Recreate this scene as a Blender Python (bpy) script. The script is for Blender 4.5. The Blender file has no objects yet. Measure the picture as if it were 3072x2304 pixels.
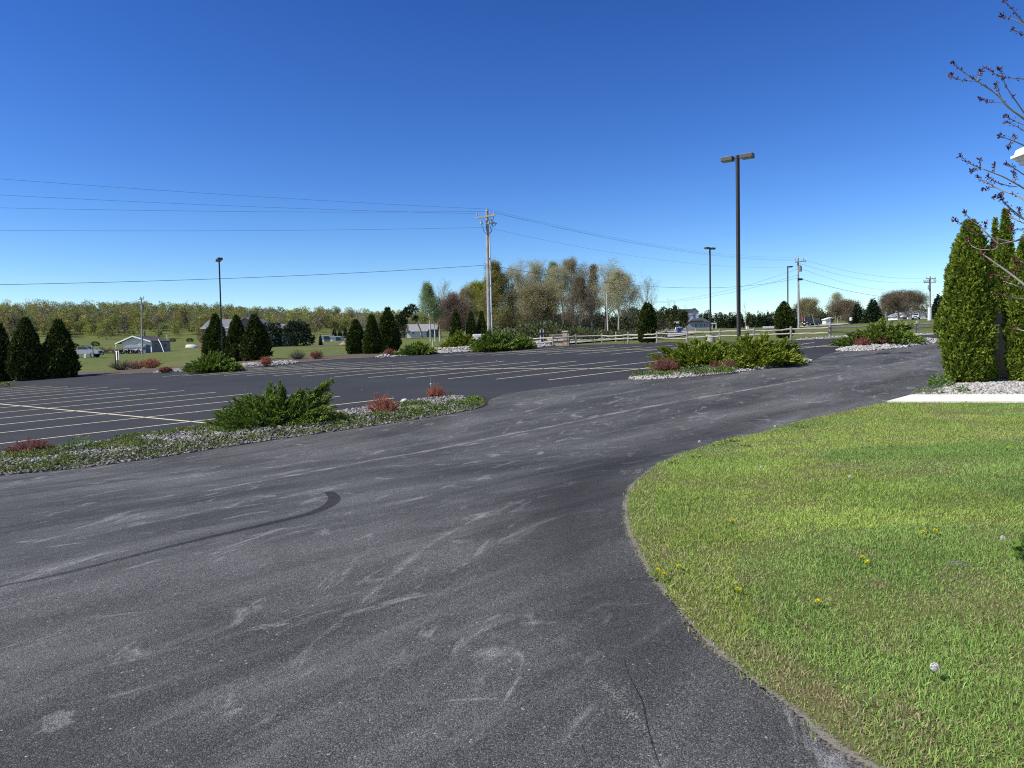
import bpy, bmesh, math, random
import numpy as np
from mathutils import Vector, Matrix

random.seed(7)
sc = bpy.context.scene
COL = sc.collection
PI = math.pi
F, CX, CY = 2300.0, 1536.0, 1152.0            # pixel focal length of the 3072 x 2304 photograph
PITCH = math.atan((1152 - 1050) / F)
ROLL = -0.02
CAMZ = 2.0
R3 = Matrix.Rotation(PI / 2 - PITCH, 3, 'X') @ Matrix.Rotation(ROLL, 3, 'Z')
NPL = R3 @ Vector((0.0574, -1.0, -0.097))     # normal of the sloping parking lot
HPL = 2.7

def ray(x, y):
    return R3 @ Vector(((x - CX) / F, -(y - CY) / F, -1.0))

def sstep(a, b, x):
    t = np.clip((x - a) / (b - a), 0, 1)
    return t * t * (3 - 2 * t)

def plane_z(X, Y):
    return (HPL - NPL.x * X - NPL.y * Y) / NPL.z + CAMZ + 0.7 * (1 - sstep(5.0, 17.0, Y))

TC = np.array([-600, 0, 425, 900, 1300, 1600, 1950, 2250, 2490, 2800, 3400], float)
TS = np.array([47, 48, 50, 55, 53, 53.5, 50.5, 47.5, 44.5, 41, 36], float)
TD = np.array([70, 110, 165, 220, 300, 480, 700, 4000], float)
TY = np.array([
    [1126, 1090, 1068, 1050, 1030, 966, 960],
    [1110, 1078, 1056, 1040, 1021, 960, 955],
    [1098, 1074, 1056, 1038, 1020, 962, 957],
    [1062, 1046, 1036, 1027, 1015, 968, 963],
    [1047, 1028, 1014, 1006, 1000, 975, 970],
    [1031, 1006, 991, 985, 981, 970, 966],
    [1023, 1008, 995, 989, 985, 975, 971],
    [1016, 1001, 991, 985, 981, 972, 968],
    [1004, 985, 976, 971, 968, 962, 958],
    [990, 974, 964, 958, 954, 945, 942],
    [960, 946, 939, 933, 929, 920, 918]], float)
TZ = np.zeros((len(TC), len(TD)))
for i, cx in enumerate(TC):
    for j in range(7):
        d = ray(cx, TY[i, j])
        TZ[i, j] = d.z / d.y * TD[j] + CAMZ
    TZ[i, 7] = TZ[i, 6]

def terrain(X, Y):
    X = np.atleast_1d(np.asarray(X, float)); Y = np.atleast_1d(np.asarray(Y, float))
    zp = plane_z(X, Y)
    Yc = np.maximum(Y, 5.0)
    px = np.clip(CX + F * X / Yc, TC[0], TC[-1])
    i = np.clip(np.searchsorted(TC, px) - 1, 0, len(TC) - 2)
    w = (px - TC[i]) / (TC[i + 1] - TC[i]); w = w * w * (3 - 2 * w)
    s = TS[i] * (1 - w) + TS[i + 1] * w
    zs = plane_z(X / Yc * s, s)
    row = TZ[i] * (1 - w[:, None]) + TZ[i + 1] * w[:, None]
    z = np.where(Y <= s, zp, zs + (row[:, 0] - zs) * np.clip((Y - s) / (TD[0] - s), 0, 1))
    for j in range(7):
        t = (Y - TD[j]) / (TD[j + 1] - TD[j])
        zz = row[:, j] + (row[:, j + 1] - row[:, j]) * np.clip(t, 0, 1)
        z = np.where(Y > TD[j], zz, z)
    return z

def tz(x, y):
    return float(terrain(x, y)[0])

_T = np.geomspace(2.0, 1500.0, 2500)
def hit(px, py):
    """Ground point seen at a photo pixel."""
    d = ray(px, py)
    X = d.x * _T; Y = d.y * _T; Z = d.z * _T + CAMZ
    g = Z - terrain(X, Y)
    k = np.argmax(g <= 0)
    if g[k] > 0:
        k = len(_T) - 1
    if k == 0:
        t = _T[0]
    else:
        a, b = g[k - 1], g[k]
        t = _T[k - 1] + (_T[k] - _T[k - 1]) * a / (a - b + 1e-12)
    return Vector((d.x * t, d.y * t, tz(d.x * t, d.y * t)))

def atdepth(px, py, Y):
    """The point at distance Y seen at a photo pixel."""
    d = ray(px, py)
    t = Y / d.y
    return Vector((d.x * t, Y, d.z * t + CAMZ))

def ongr(px, Y, py=1030):
    p = atdepth(px, py, Y)
    return Vector((p.x, p.y, tz(p.x, p.y)))

# ---------------------------------------------------------------- objects
def props(o, label=None, cat=None, group=None, kind=None):
    if label: o['label'] = label
    if cat: o['category'] = cat
    if group: o['group'] = group
    if kind: o['kind'] = kind
    return o

def thing(name, label, cat, loc=(0, 0, 0), rz=0.0, group=None):
    o = bpy.data.objects.new(name, None)
    COL.objects.link(o)
    o.empty_display_size = 0.2
    o.location = loc; o.rotation_euler = (0, 0, rz)
    return props(o, label, cat, group)

def mesh_obj(name, me, mat, parent=None):
    o = bpy.data.objects.new(name, me)
    COL.objects.link(o)
    if mat is not None:
        me.materials.clear()
        for m in (mat if isinstance(mat, (list, tuple)) else [mat]):
            me.materials.append(m)
    if parent is not None:
        o.parent = parent
    return o

def arr_mesh(name, V, Fq, smooth=False, tint=None):
    """mesh from a vertex array and a face index array (n, k)"""
    V = np.ascontiguousarray(V, np.float32); Fq = np.ascontiguousarray(Fq, np.int32)
    me = bpy.data.meshes.new(name)
    k = Fq.shape[1]
    me.vertices.add(len(V)); me.vertices.foreach_set('co', V.ravel())
    me.loops.add(Fq.size); me.loops.foreach_set('vertex_index', Fq.ravel())
    me.polygons.add(len(Fq))
    me.polygons.foreach_set('loop_start', np.arange(0, Fq.size, k, dtype=np.int32))
    if smooth:
        me.polygons.foreach_set('use_smooth', np.ones(len(Fq), bool))
    if tint is not None:
        at = me.color_attributes.new('tint', 'FLOAT_COLOR', 'POINT')
        c = np.ones((len(V), 4), np.float32); c[:, :3] = tint
        at.data.foreach_set('color', c.ravel())
    me.update(); me.validate()
    return me

def bm_obj(name, bm, mat, parent=None, smooth=False):
    me = bpy.data.meshes.new(name)
    bmesh.ops.recalc_face_normals(bm, faces=bm.faces)
    bm.to_mesh(me); bm.free()
    if smooth:
        for p in me.polygons: p.use_smooth = True
    return mesh_obj(name, me, mat, parent)

def copy_tree(o, parent=None):
    c = o.copy(); COL.objects.link(c)
    if parent is not None:
        c.parent = parent
        c.matrix_parent_inverse = o.matrix_parent_inverse.copy()
    for ch in [x for x in ALLKIDS.get(o.name, [])] or list(o.children):
        copy_tree(ch, c)
    return c
ALLKIDS = {}

# ---------------------------------------------------------------- bmesh shapes
def bx(bm, x0, x1, y0, y1, z0, z1, bev=0.0, M=None):
    m = Matrix.Translation(((x0 + x1) / 2, (y0 + y1) / 2, (z0 + z1) / 2)) @ Matrix.Diagonal((x1 - x0, y1 - y0, z1 - z0, 1))
    if M is not None: m = M @ m
    r = bmesh.ops.create_cube(bm, size=1.0, matrix=m)
    if bev > 0:
        es = list({e for v in r['verts'] for e in v.link_edges})
        bmesh.ops.bevel(bm, geom=es, offset=bev, segments=2, affect='EDGES', profile=0.6)
    return bm

def cyl(bm, p0, p1, r0, r1=None, n=12, caps=True):
    p0 = Vector(p0); p1 = Vector(p1)
    r1 = r0 if r1 is None else r1
    d = p1 - p0
    q = d.to_track_quat('Z', 'Y').to_matrix().to_4x4()
    bmesh.ops.create_cone(bm, cap_ends=caps, segments=n, radius1=r0, radius2=r1, depth=d.length,
                          matrix=Matrix.Translation((p0 + p1) / 2) @ q)
    return bm

def prism(bm, pts, axis, a, b):
    """polygon extruded along an axis; pts are the two other coordinates in order"""
    def mk(p, t):
        if axis == 'x': return (t, p[0], p[1])
        if axis == 'y': return (p[0], t, p[1])
        return (p[0], p[1], t)
    A = [bm.verts.new(mk(p, a)) for p in pts]; B = [bm.verts.new(mk(p, b)) for p in pts]
    bm.faces.new(A); bm.faces.new(list(reversed(B)))
    n = len(pts)
    for i in range(n):
        bm.faces.new((A[i], B[i], B[(i + 1) % n], A[(i + 1) % n]))
    return bm

def tubes(P0, P1, R0, R1, k=3):
    P0 = np.asarray(P0, float); P1 = np.asarray(P1, float)
    R0 = np.asarray(R0, float); R1 = np.asarray(R1, float)
    n = len(P0)
    D = P1 - P0; D /= np.linalg.norm(D, axis=1, keepdims=True) + 1e-9
    ref = np.where(np.abs(D[:, 2:3]) < 0.9, np.array([[0, 0, 1.0]]), np.array([[1.0, 0, 0]]))
    U = np.cross(D, ref); U /= np.linalg.norm(U, axis=1, keepdims=True) + 1e-9
    W = np.cross(D, U)
    V = np.zeros((n, 2 * k, 3))
    for i in range(k):
        a = 2 * PI * i / k
        o = U * math.cos(a) + W * math.sin(a)
        V[:, i] = P0 + o * R0[:, None]; V[:, k + i] = P1 + o * R1[:, None]
    base = (np.arange(n) * 2 * k)[:, None]
    fs = [base + np.array([[i, (i + 1) % k, k + (i + 1) % k, k + i]]) for i in range(k)]
    return V.reshape(-1, 3), np.concatenate(fs)

def polyline_tube(pts, r, k=6):
    """one connected tube through points (r a number or list), with closed ends"""
    P = np.array([tuple(p) for p in pts], float); n = len(P)
    r = np.full(n, r, float) if np.isscalar(r) else np.asarray(r, float)
    T = np.gradient(P, axis=0); T /= np.linalg.norm(T, axis=1, keepdims=True) + 1e-9
    ref = np.array([0, 0, 1.0]) if abs(T[0, 2]) < 0.9 else np.array([1.0, 0, 0])
    V = np.zeros((n, k, 3))
    u = np.cross(T[0], ref); u /= np.linalg.norm(u)
    for i in range(n):
        u = u - T[i] * (u @ T[i]); u /= np.linalg.norm(u) + 1e-9
        w = np.cross(T[i], u)
        for j in range(k):
            a = 2 * PI * j / k
            V[i, j] = P[i] + r[i] * (u * math.cos(a) + w * math.sin(a))
    fs = []
    for i in range(n - 1):
        for j in range(k):
            fs.append([i * k + j, i * k + (j + 1) % k, (i + 1) * k + (j + 1) % k, (i + 1) * k + j])
    return V.reshape(-1, 3), np.array(fs)

def merge(parts):
    Vs, Fs, o = [], [], 0
    for V, Fq in parts:
        Vs.append(V); Fs.append(Fq + o); o += len(V)
    return np.concatenate(Vs), np.concatenate(Fs)

def unit(A):
    return A / (np.linalg.norm(A, axis=-1, keepdims=True) + 1e-9)

def leaves(rng, P, D, L, W):
    """diamond leaves: base P, direction D, length L, width W"""
    n = len(P)
    L = np.broadcast_to(np.asarray(L, float), (n,))[:, None]; W = np.broadcast_to(np.asarray(W, float), (n,))[:, None]
    S = unit(np.cross(D, rng.normal(size=(n, 3)))) * W * 0.5
    B = np.cross(D, S) * 0.5
    V = np.stack([P, P + D * L * 0.5 + S + B, P + D * L, P + D * L * 0.5 - S + B], axis=1)
    return V.reshape(-1, 3), np.arange(4 * n).reshape(n, 4)

def drape(name, poly, cell, off, mat, kind='structure', hole=None, bump=None):
    """flat polygon (world XY) cut by a grid and laid over the terrain"""
    bm = bmesh.new()
    vs = [bm.verts.new((p[0], p[1], 0)) for p in poly]
    bm.faces.new(vs)
    xs = [p[0] for p in poly]; ys = [p[1] for p in poly]
    bmesh.ops.triangulate(bm, faces=bm.faces[:])
    for ax, lo, hi in ((0, min(xs), max(xs)), (1, min(ys), max(ys))):
        c = math.ceil(lo / cell) * cell
        while c < hi:
            co = Vector((c, 0, 0)) if ax == 0 else Vector((0, c, 0))
            no = Vector((1, 0, 0)) if ax == 0 else Vector((0, 1, 0))
            bmesh.ops.bisect_plane(bm, geom=bm.verts[:] + bm.edges[:] + bm.faces[:], plane_co=co, plane_no=no, dist=1e-5)
            c += cell
    X = np.array([v.co.x for v in bm.verts]); Y = np.array([v.co.y for v in bm.verts])
    Z = terrain(X, Y) + off
    if bump is not None:
        Z = Z + bump(X, Y)
    for v, z in zip(bm.verts, Z): v.co.z = z
    bmesh.ops.recalc_face_normals(bm, faces=bm.faces)
    if sum(f.normal.z for f in bm.faces) < 0:
        bmesh.ops.reverse_faces(bm, faces=bm.faces[:])
    me = bpy.data.meshes.new(name); bm.to_mesh(me); bm.free()
    for p in me.polygons: p.use_smooth = True
    o = mesh_obj(name, me, mat)
    if kind: o['kind'] = kind
    return o

def pxpoly(pts):
    return [tuple(hit(x, y))[:2] for x, y in pts]

def smooth_poly(pts, n=4):
    """Catmull-Rom through an open list of 2-D points"""
    P = [np.array(p[:2], float) for p in pts]
    out = []
    for i in range(len(P) - 1):
        a = P[max(i - 1, 0)]; b = P[i]; c = P[i + 1]; d = P[min(i + 2, len(P) - 1)]
        for k in range(n):
            t = k / n
            out.append(tuple(0.5 * (2 * b + (c - a) * t + (2 * a - 5 * b + 4 * c - d) * t * t + (3 * b - a - 3 * c + d) * t ** 3)))
    out.append(tuple(P[-1]))
    return out

def ribbon(name, pts, width, off, mat, step=0.4, kind='structure', soft=False):
    """strip along world XY points laid on the terrain; width a number or list"""
    P = np.array([p[:2] for p in pts], float)
    w = np.full(len(P), width, float) if np.isscalar(width) else np.interp(np.linspace(0, 1, len(P)), np.linspace(0, 1, len(width)), width)
    seg = np.linalg.norm(np.diff(P, axis=0), axis=1); s = np.concatenate([[0], np.cumsum(seg)])
    n = max(2, int(s[-1] / step) + 1)
    q = np.linspace(0, s[-1], n)
    X = np.interp(q, s, P[:, 0]); Y = np.interp(q, s, P[:, 1]); wi = np.interp(q, s, w)
    T = np.stack([np.gradient(X), np.gradient(Y)], 1); T /= np.linalg.norm(T, axis=1, keepdims=True)
    N = np.stack([-T[:, 1], T[:, 0]], 1)
    k = 5 if soft else 2
    V = np.zeros((n, k, 3)); ed = np.zeros((n, k))
    for j in range(k):
        f = j / (k - 1) - 0.5
        V[:, j, :2] = np.stack([X, Y], 1) - N * (wi * f)[:, None]
        ed[:, j] = 1 - abs(f) * 2
    ed *= np.minimum(1, np.minimum(np.arange(n), np.arange(n)[::-1]) / max(1, n * 0.15))[:, None]
    V = V.reshape(-1, 3)
    V[:, 2] = terrain(V[:, 0], V[:, 1]) + off
    Fq = np.array([[i * k + j + 1, (i + 1) * k + j + 1, (i + 1) * k + j, i * k + j] for i in range(n - 1) for j in range(k - 1)])[:, ::-1]
    if name is None:
        return V, Fq
    o = mesh_obj(name, arr_mesh(name, V, Fq, tint=np.repeat(ed.reshape(-1, 1), 3, 1) if soft else None), mat)
    if kind: o['kind'] = kind
    return o

# ---------------------------------------------------------------- materials
def new_mat(name):
    m = bpy.data.materials.new(name); m.use_nodes = True
    nt = m.node_tree; nt.nodes.clear()
    out = nt.nodes.new('ShaderNodeOutputMaterial')
    return m, nt, out

def N(nt, t, **kw):
    n = nt.nodes.new(t)
    for k, v in kw.items():
        if k in ('inp',):
            for a, b in v.items(): n.inputs[a].default_value = b
        else:
            setattr(n, k, v)
    return n

def ramp(nt, fac, stops, interp='LINEAR'):
    r = nt.nodes.new('ShaderNodeValToRGB')
    r.color_ramp.interpolation = interp
    el = r.color_ramp.elements
    while len(el) < len(stops): el.new(0.5)
    for e, (p, c) in zip(el, stops):
        e.position = p; e.color = (*c, 1) if len(c) == 3 else c
    nt.links.new(fac, r.inputs[0])
    return r.outputs[0]

def g3(v): return (v, v, v)

def noise(nt, scale, detail=4, rough=0.55, vec=None, dist=0.0):
    n = N(nt, 'ShaderNodeTexNoise', inp={'Scale': scale, 'Detail': detail, 'Roughness': rough, 'Distortion': dist})
    if vec is None:
        vec = coords(nt)
    nt.links.new(vec, n.inputs['Vector'])
    return n.outputs['Fac']

def coords(nt, rot=0.0, scale=(1, 1, 1)):
    tc = N(nt, 'ShaderNodeTexCoord')
    if rot == 0 and scale == (1, 1, 1):
        return tc.outputs['Object']
    a = N(nt, 'ShaderNodeMapping'); a.inputs['Rotation'].default_value = (0, 0, rot)
    nt.links.new(tc.outputs['Object'], a.inputs['Vector'])
    mp = N(nt, 'ShaderNodeMapping'); mp.inputs['Scale'].default_value = scale
    nt.links.new(a.outputs[0], mp.inputs['Vector'])
    return mp.outputs[0]

def mixc(nt, fac, a, b, mode='MIX'):
    m = N(nt, 'ShaderNodeMix', data_type='RGBA', blend_type=mode)
    for i, v in ((0, fac), (6, a), (7, b)):
        if hasattr(v, 'node'): nt.links.new(v, m.inputs[i])
        elif i == 0: m.inputs[0].default_value = v
        else: m.inputs[i].default_value = (*v, 1)
    return m.outputs[2]

def mathn(nt, op, a, b=None, clamp=False):
    m = N(nt, 'ShaderNodeMath', operation=op, use_clamp=clamp)
    for i, v in enumerate((a, b)):
        if v is None: continue
        if hasattr(v, 'node'): nt.links.new(v, m.inputs[i])
        else: m.inputs[i].default_value = v
    return m.outputs[0]

def bsdf(nt, out, color, rough=0.6, spec=0.5, metal=0.0, height=None, bstr=0.3, bdist=0.02):
    b = N(nt, 'ShaderNodeBsdfPrincipled')
    if hasattr(color, 'node'): nt.links.new(color, b.inputs['Base Color'])
    else: b.inputs['Base Color'].default_value = (*color, 1)
    if hasattr(rough, 'node'): nt.links.new(rough, b.inputs['Roughness'])
    else: b.inputs['Roughness'].default_value = rough
    b.inputs['Specular IOR Level'].default_value = spec
    b.inputs['Metallic'].default_value = metal
    if height is not None:
        bu = N(nt, 'ShaderNodeBump', inp={'Strength': bstr, 'Distance': bdist})
        nt.links.new(height, bu.inputs['Height']); nt.links.new(bu.outputs[0], b.inputs['Normal'])
    nt.links.new(b.outputs[0], out.inputs[0])
    return b

MATS = {}
def M(name, color, rough=0.6, spec=0.4, var=0.25, scale=4.0, metal=0.0, bump=0.0, bscale=None):
    """plain surface with a procedural mottling"""
    if name in MATS: return MATS[name]
    m, nt, out = new_mat(name)
    f = noise(nt, scale, 5, 0.6)
    lo = tuple(c * (1 - var) for c in color); hi = tuple(min(1, c * (1 + var)) for c in color)
    col = ramp(nt, f, [(0.3, lo), (0.7, hi)])
    h = noise(nt, bscale or scale * 6, 3) if bump > 0 else None
    bsdf(nt, out, col, rough, spec, metal, h, bump, 0.02)
    MATS[name] = m
    return m

def leafmat(name, stops, transl=0.25, tint=False, rough=0.55, spec=0.25, patch=None):
    """leaf colour varies leaf by leaf, with a broad drift across the plant"""
    if name in MATS: return MATS[name]
    m, nt, out = new_mat(name)
    g = N(nt, 'ShaderNodeNewGeometry')
    f = g.outputs['Random Per Island']
    if patch:
        nz = noise(nt, patch, 3)
        f = mathn(nt, 'ADD', mathn(nt, 'MULTIPLY', f, 0.55), mathn(nt, 'SUBTRACT', mathn(nt, 'MULTIPLY', nz, 1.3), 0.42), True)
    col = ramp(nt, f, stops)
    if tint:
        a = N(nt, 'ShaderNodeAttribute', attribute_name='tint')
        col = mixc(nt, 1.0, col, a.outputs['Color'], 'MULTIPLY')
    b = N(nt, 'ShaderNodeBsdfPrincipled')
    nt.links.new(col, b.inputs['Base Color']); b.inputs['Roughness'].default_value = rough
    b.inputs['Specular IOR Level'].default_value = spec
    t = N(nt, 'ShaderNodeBsdfTranslucent'); nt.links.new(col, t.inputs['Color'])
    mx = N(nt, 'ShaderNodeMixShader'); mx.inputs[0].default_value = transl
    nt.links.new(b.outputs[0], mx.inputs[1]); nt.links.new(t.outputs[0], mx.inputs[2])
    nt.links.new(mx.outputs[0], out.inputs[0])
    MATS[name] = m
    return m
# ================================================================ camera, light, sky
cam = bpy.data.cameras.new('camera'); cam.sensor_width = 36.0; cam.lens = F / 3072 * 36.0
cam.clip_start = 0.05; cam.clip_end = 6000
camo = bpy.data.objects.new('camera', cam); COL.objects.link(camo)
camo.matrix_world = Matrix.Translation((0, 0, CAMZ)) @ R3.to_4x4()
sc.camera = camo

SUN_EL = math.radians(46); SUN_AZ = math.atan2(-0.958, -0.287)    # azimuth from +Y towards +X
sv = Vector((math.sin(SUN_AZ) * math.cos(SUN_EL), math.cos(SUN_AZ) * math.cos(SUN_EL), math.sin(SUN_EL)))
sun = bpy.data.lights.new('sun', 'SUN'); sun.energy = 4.6; sun.angle = math.radians(0.53); sun.color = (1.0, 0.95, 0.87)
suno = bpy.data.objects.new('sun', sun); COL.objects.link(suno)
suno.rotation_euler = sv.to_track_quat('Z', 'Y').to_euler(); suno.location = (-20, -5, 30)

w = bpy.data.worlds.new('World'); sc.world = w; w.use_nodes = True
wn = w.node_tree; wn.nodes.clear()
sky = wn.nodes.new('ShaderNodeTexSky'); sky.sky_type = 'NISHITA'; sky.sun_disc = False
sky.sun_elevation = SUN_EL; sky.sun_rotation = SUN_AZ
sky.altitude = 200; sky.air_density = 1.0; sky.dust_density = 0.0; sky.ozone_density = 4.0
# tone of the sky as a phone camera records it: steeper towards the zenith
def wmath(op, a, v):
    n = wn.nodes.new('ShaderNodeVectorMath'); n.operation = op
    wn.links.new(a, n.inputs[0]); n.inputs[1].default_value = (v, v, v)
    return n.outputs[0]
c_ = wmath('MULTIPLY', sky.outputs[0], 1 / 7.12)
hs = wn.nodes.new('ShaderNodeHueSaturation'); hs.inputs['Saturation'].default_value = 1.2; hs.inputs['Hue'].default_value = 0.509
wn.links.new(c_, hs.inputs['Color'])
gm = wn.nodes.new('ShaderNodeGamma'); gm.inputs['Gamma'].default_value = 1.42; wn.links.new(hs.outputs[0], gm.inputs['Color'])
c_ = wmath('MULTIPLY', gm.outputs[0], 7.12 * 1.17)
bg = wn.nodes.new('ShaderNodeBackground'); bg.inputs['Strength'].default_value = 0.108
wo = wn.nodes.new('ShaderNodeOutputWorld')
wn.links.new(c_, bg.inputs['Color']); wn.links.new(bg.outputs[0], wo.inputs[0])

vs = sc.view_settings
vs.view_transform = 'Standard'; vs.look = 'None'; vs.exposure = 0.38; vs.gamma = 1.0; vs.use_curve_mapping = False
sc.cycles.use_denoising = False; sc.cycles.filter_width = 1.1
sc.cycles.max_bounces = 6; sc.cycles.diffuse_bounces = 3; sc.cycles.glossy_bounces = 2; sc.cycles.transmission_bounces = 3
sc.cycles.transparent_max_bounces = 8

# ================================================================ ground materials
def vnoise(X, Y, cell, seed):
    r = np.random.default_rng(seed).random((256, 256))
    x = np.asarray(X) / cell; y = np.asarray(Y) / cell
    i = np.floor(x).astype(int); j = np.floor(y).astype(int)
    fx = x - i; fy = y - j; fx = fx * fx * (3 - 2 * fx); fy = fy * fy * (3 - 2 * fy)
    g = lambda a, b: r[a % 256, b % 256]
    return (g(i, j) * (1 - fx) + g(i + 1, j) * fx) * (1 - fy) + (g(i, j + 1) * (1 - fx) + g(i + 1, j + 1) * fx) * fy

def field_mat():
    m, nt, out = new_mat('field_grass')
    a = noise(nt, 0.05, 6, 0.62); b = noise(nt, 0.55, 6, 0.68); c = noise(nt, 5.0, 4, 0.7)
    col = ramp(nt, a, [(0.3, (0.085, 0.125, 0.022)), (0.55, (0.115, 0.15, 0.032)), (0.72, (0.185, 0.165, 0.065))])
    col = mixc(nt, ramp(nt, b, [(0.40, g3(0)), (0.66, g3(0.75))]), col, (0.21, 0.19, 0.085))
    col = mixc(nt, ramp(nt, c, [(0.3, g3(0)), (0.8, g3(0.7))]), col, (0.06, 0.09, 0.014))
    bsdf(nt, out, col, 0.9, 0.1, 0, c, 0.6, 0.15)
    return m

def lawn_soil():
    m, nt, out = new_mat('lawn_soil')
    a = noise(nt, 0.9, 5, 0.6); c = noise(nt, 75, 3, 0.75, coords(nt, 0.6, (1.0, 0.3, 1)))
    col = ramp(nt, c, [(0.3, (0.05, 0.065, 0.016)), (0.5, (0.13, 0.15, 0.04)), (0.75, (0.27, 0.235, 0.115))])
    col = mixc(nt, ramp(nt, a, [(0.5, g3(0)), (0.75, g3(0.55))]), col, (0.15, 0.12, 0.06))
    bsdf(nt, out, col, 0.95, 0.1, 0, c, 0.8, 0.02)
    return m

def asphalt_new():
    m, nt, out = new_mat('asphalt_sealed')
    f = noise(nt, 90, 3, 0.7); l = noise(nt, 0.25, 5, 0.6)
    st = noise(nt, 1.0, 4, 0.6, coords(nt, -math.radians(-38), (0.06, 0.7, 1)))
    col = ramp(nt, l, [(0.3, (0.029, 0.0302, 0.030)), (0.7, (0.041, 0.0422, 0.0418))])
    col = mixc(nt, ramp(nt, st, [(0.5, g3(0)), (0.8, g3(0.35))]), col, (0.058, 0.059, 0.058))
    col = mixc(nt, ramp(nt, f, [(0.62, g3(0)), (0.78, g3(0.5))]), col, (0.16, 0.16, 0.16))
    bsdf(nt, out, col, 0.85, 0.25, 0, f, 0.35, 0.01)
    return m

def asphalt_old():
    m, nt, out = new_mat('asphalt_worn')
    big = noise(nt, 0.20, 5, 0.6, None, 0.5)
    mid = noise(nt, 0.9, 6, 0.66, coords(nt, -math.radians(46), (0.22, 1.0, 1)), 0.6)
    strk = noise(nt, 1.0, 8, 0.74, coords(nt, -math.radians(43), (0.20, 1.5, 1)), 1.0)
    strk2 = noise(nt, 1.0, 7, 0.68, coords(nt, -math.radians(66), (0.8, 2.0, 1)), 1.4)
    strk3 = noise(nt, 1.0, 7, 0.68, coords(nt, -math.radians(15), (0.9, 2.2, 1)), 1.4)
    fine = noise(nt, 150, 2, 0.7)
    vor = N(nt, 'ShaderNodeTexVoronoi', feature='F1', inp={'Scale': 150.0, 'Randomness': 1.0})
    nt.links.new(coords(nt), vor.inputs['Vector'])
    g = N(nt, 'ShaderNodeSeparateColor'); nt.links.new(vor.outputs['Color'], g.inputs[0])
    # each stone has its own grey
    col = ramp(nt, g.outputs[0], [(0.0, (0.032, 0.0318, 0.0300)), (0.45, (0.062, 0.0618, 0.0582)), (0.82, (0.094, 0.0938, 0.0885)), (0.95, (0.125, 0.1245, 0.117)), (1.0, (0.19, 0.188, 0.176))])
    gap = ramp(nt, vor.outputs['Distance'], [(0.45, g3(0)), (0.75, g3(0.7))])
    col = mixc(nt, gap, col, (0.012, 0.0125, 0.013))
    # broad fading and darker sealed areas
    gain = mathn(nt, 'ADD', mathn(nt, 'MULTIPLY', ramp(nt, big, [(0.34, g3(0)), (0.66, g3(1))]), 0.95), 0.80)
    gain = mathn(nt, 'MULTIPLY', gain, mathn(nt, 'ADD', mathn(nt, 'MULTIPLY', ramp(nt, mid, [(0.36, g3(0)), (0.68, g3(1))]), 0.80), 0.78))
    gc = N(nt, 'ShaderNodeCombineColor')
    for i in range(3): nt.links.new(gain, gc.inputs[i])
    col = mixc(nt, 1.0, col, gc.outputs[0], 'MULTIPLY')
    # worn streaks and scuffs show first on the stone tops
    s1 = ramp(nt, strk, [(0.53, g3(0)), (0.74, g3(0.6))])
    s2 = ramp(nt, strk2, [(0.57, g3(0)), (0.67, g3(1))])
    s3 = ramp(nt, strk3, [(0.61, g3(0)), (0.70, g3(1))])
    s_ = mathn(nt, 'MAXIMUM', mathn(nt, 'MAXIMUM', s1, s2), s3)
    tops = ramp(nt, mathn(nt, 'ADD', g.outputs[1], mathn(nt, 'MULTIPLY', fine, 0.5)), [(0.50, g3(0.14)), (0.95, g3(0.95))])
    col = mixc(nt, mathn(nt, 'MULTIPLY', s_, tops), col, (0.29, 0.287, 0.276))
    vb = N(nt, 'ShaderNodeTexVoronoi', feature='F1', inp={'Scale': 42.0, 'Randomness': 1.0}); nt.links.new(coords(nt), vb.inputs['Vector'])
    gb = N(nt, 'ShaderNodeSeparateColor'); nt.links.new(vb.outputs['Color'], gb.inputs[0])
    pick = mathn(nt, 'MULTIPLY', ramp(nt, gb.outputs[2], [(0.982, g3(0)), (0.988, g3(0.9))]), ramp(nt, vb.outputs['Distance'], [(0.16, g3(1)), (0.34, g3(0))]))
    col = mixc(nt, pick, col, (0.40, 0.39, 0.37))
    h = mathn(nt, 'ADD', mathn(nt, 'MULTIPLY', vor.outputs['Distance'], -1.0), mathn(nt, 'MULTIPLY', fine, 0.3))
    bsdf(nt, out, col, 0.82, 0.22, 0, h, 0.5, 0.010)
    return m

def speckle_mat(name, color, lo, hi, scale=26, under=None):
    """broken-up wear: opaque only on the stones that are rubbed pale, thinning out towards the strip's edges"""
    m, nt, out = new_mat(name)
    a = noise(nt, scale, 3, 0.75); b = noise(nt, 1.6, 5, 0.65)
    at = N(nt, 'ShaderNodeAttribute', attribute_name='tint')
    e = N(nt, 'ShaderNodeSeparateColor'); nt.links.new(at.outputs['Color'], e.inputs[0])
    f = mathn(nt, 'ADD', a, mathn(nt, 'MULTIPLY', mathn(nt, 'SUBTRACT', b, 0.5), 0.9))
    f = mathn(nt, 'ADD', f, mathn(nt, 'MULTIPLY', mathn(nt, 'SUBTRACT', e.outputs[0], 0.6), 0.35))
    al = ramp(nt, f, [(lo, g3(0)), (hi, g3(0.85))])
    b_ = bsdf(nt, out, color, 0.85, 0.2)
    nt.links.new(al, b_.inputs['Alpha'])
    return m

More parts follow.
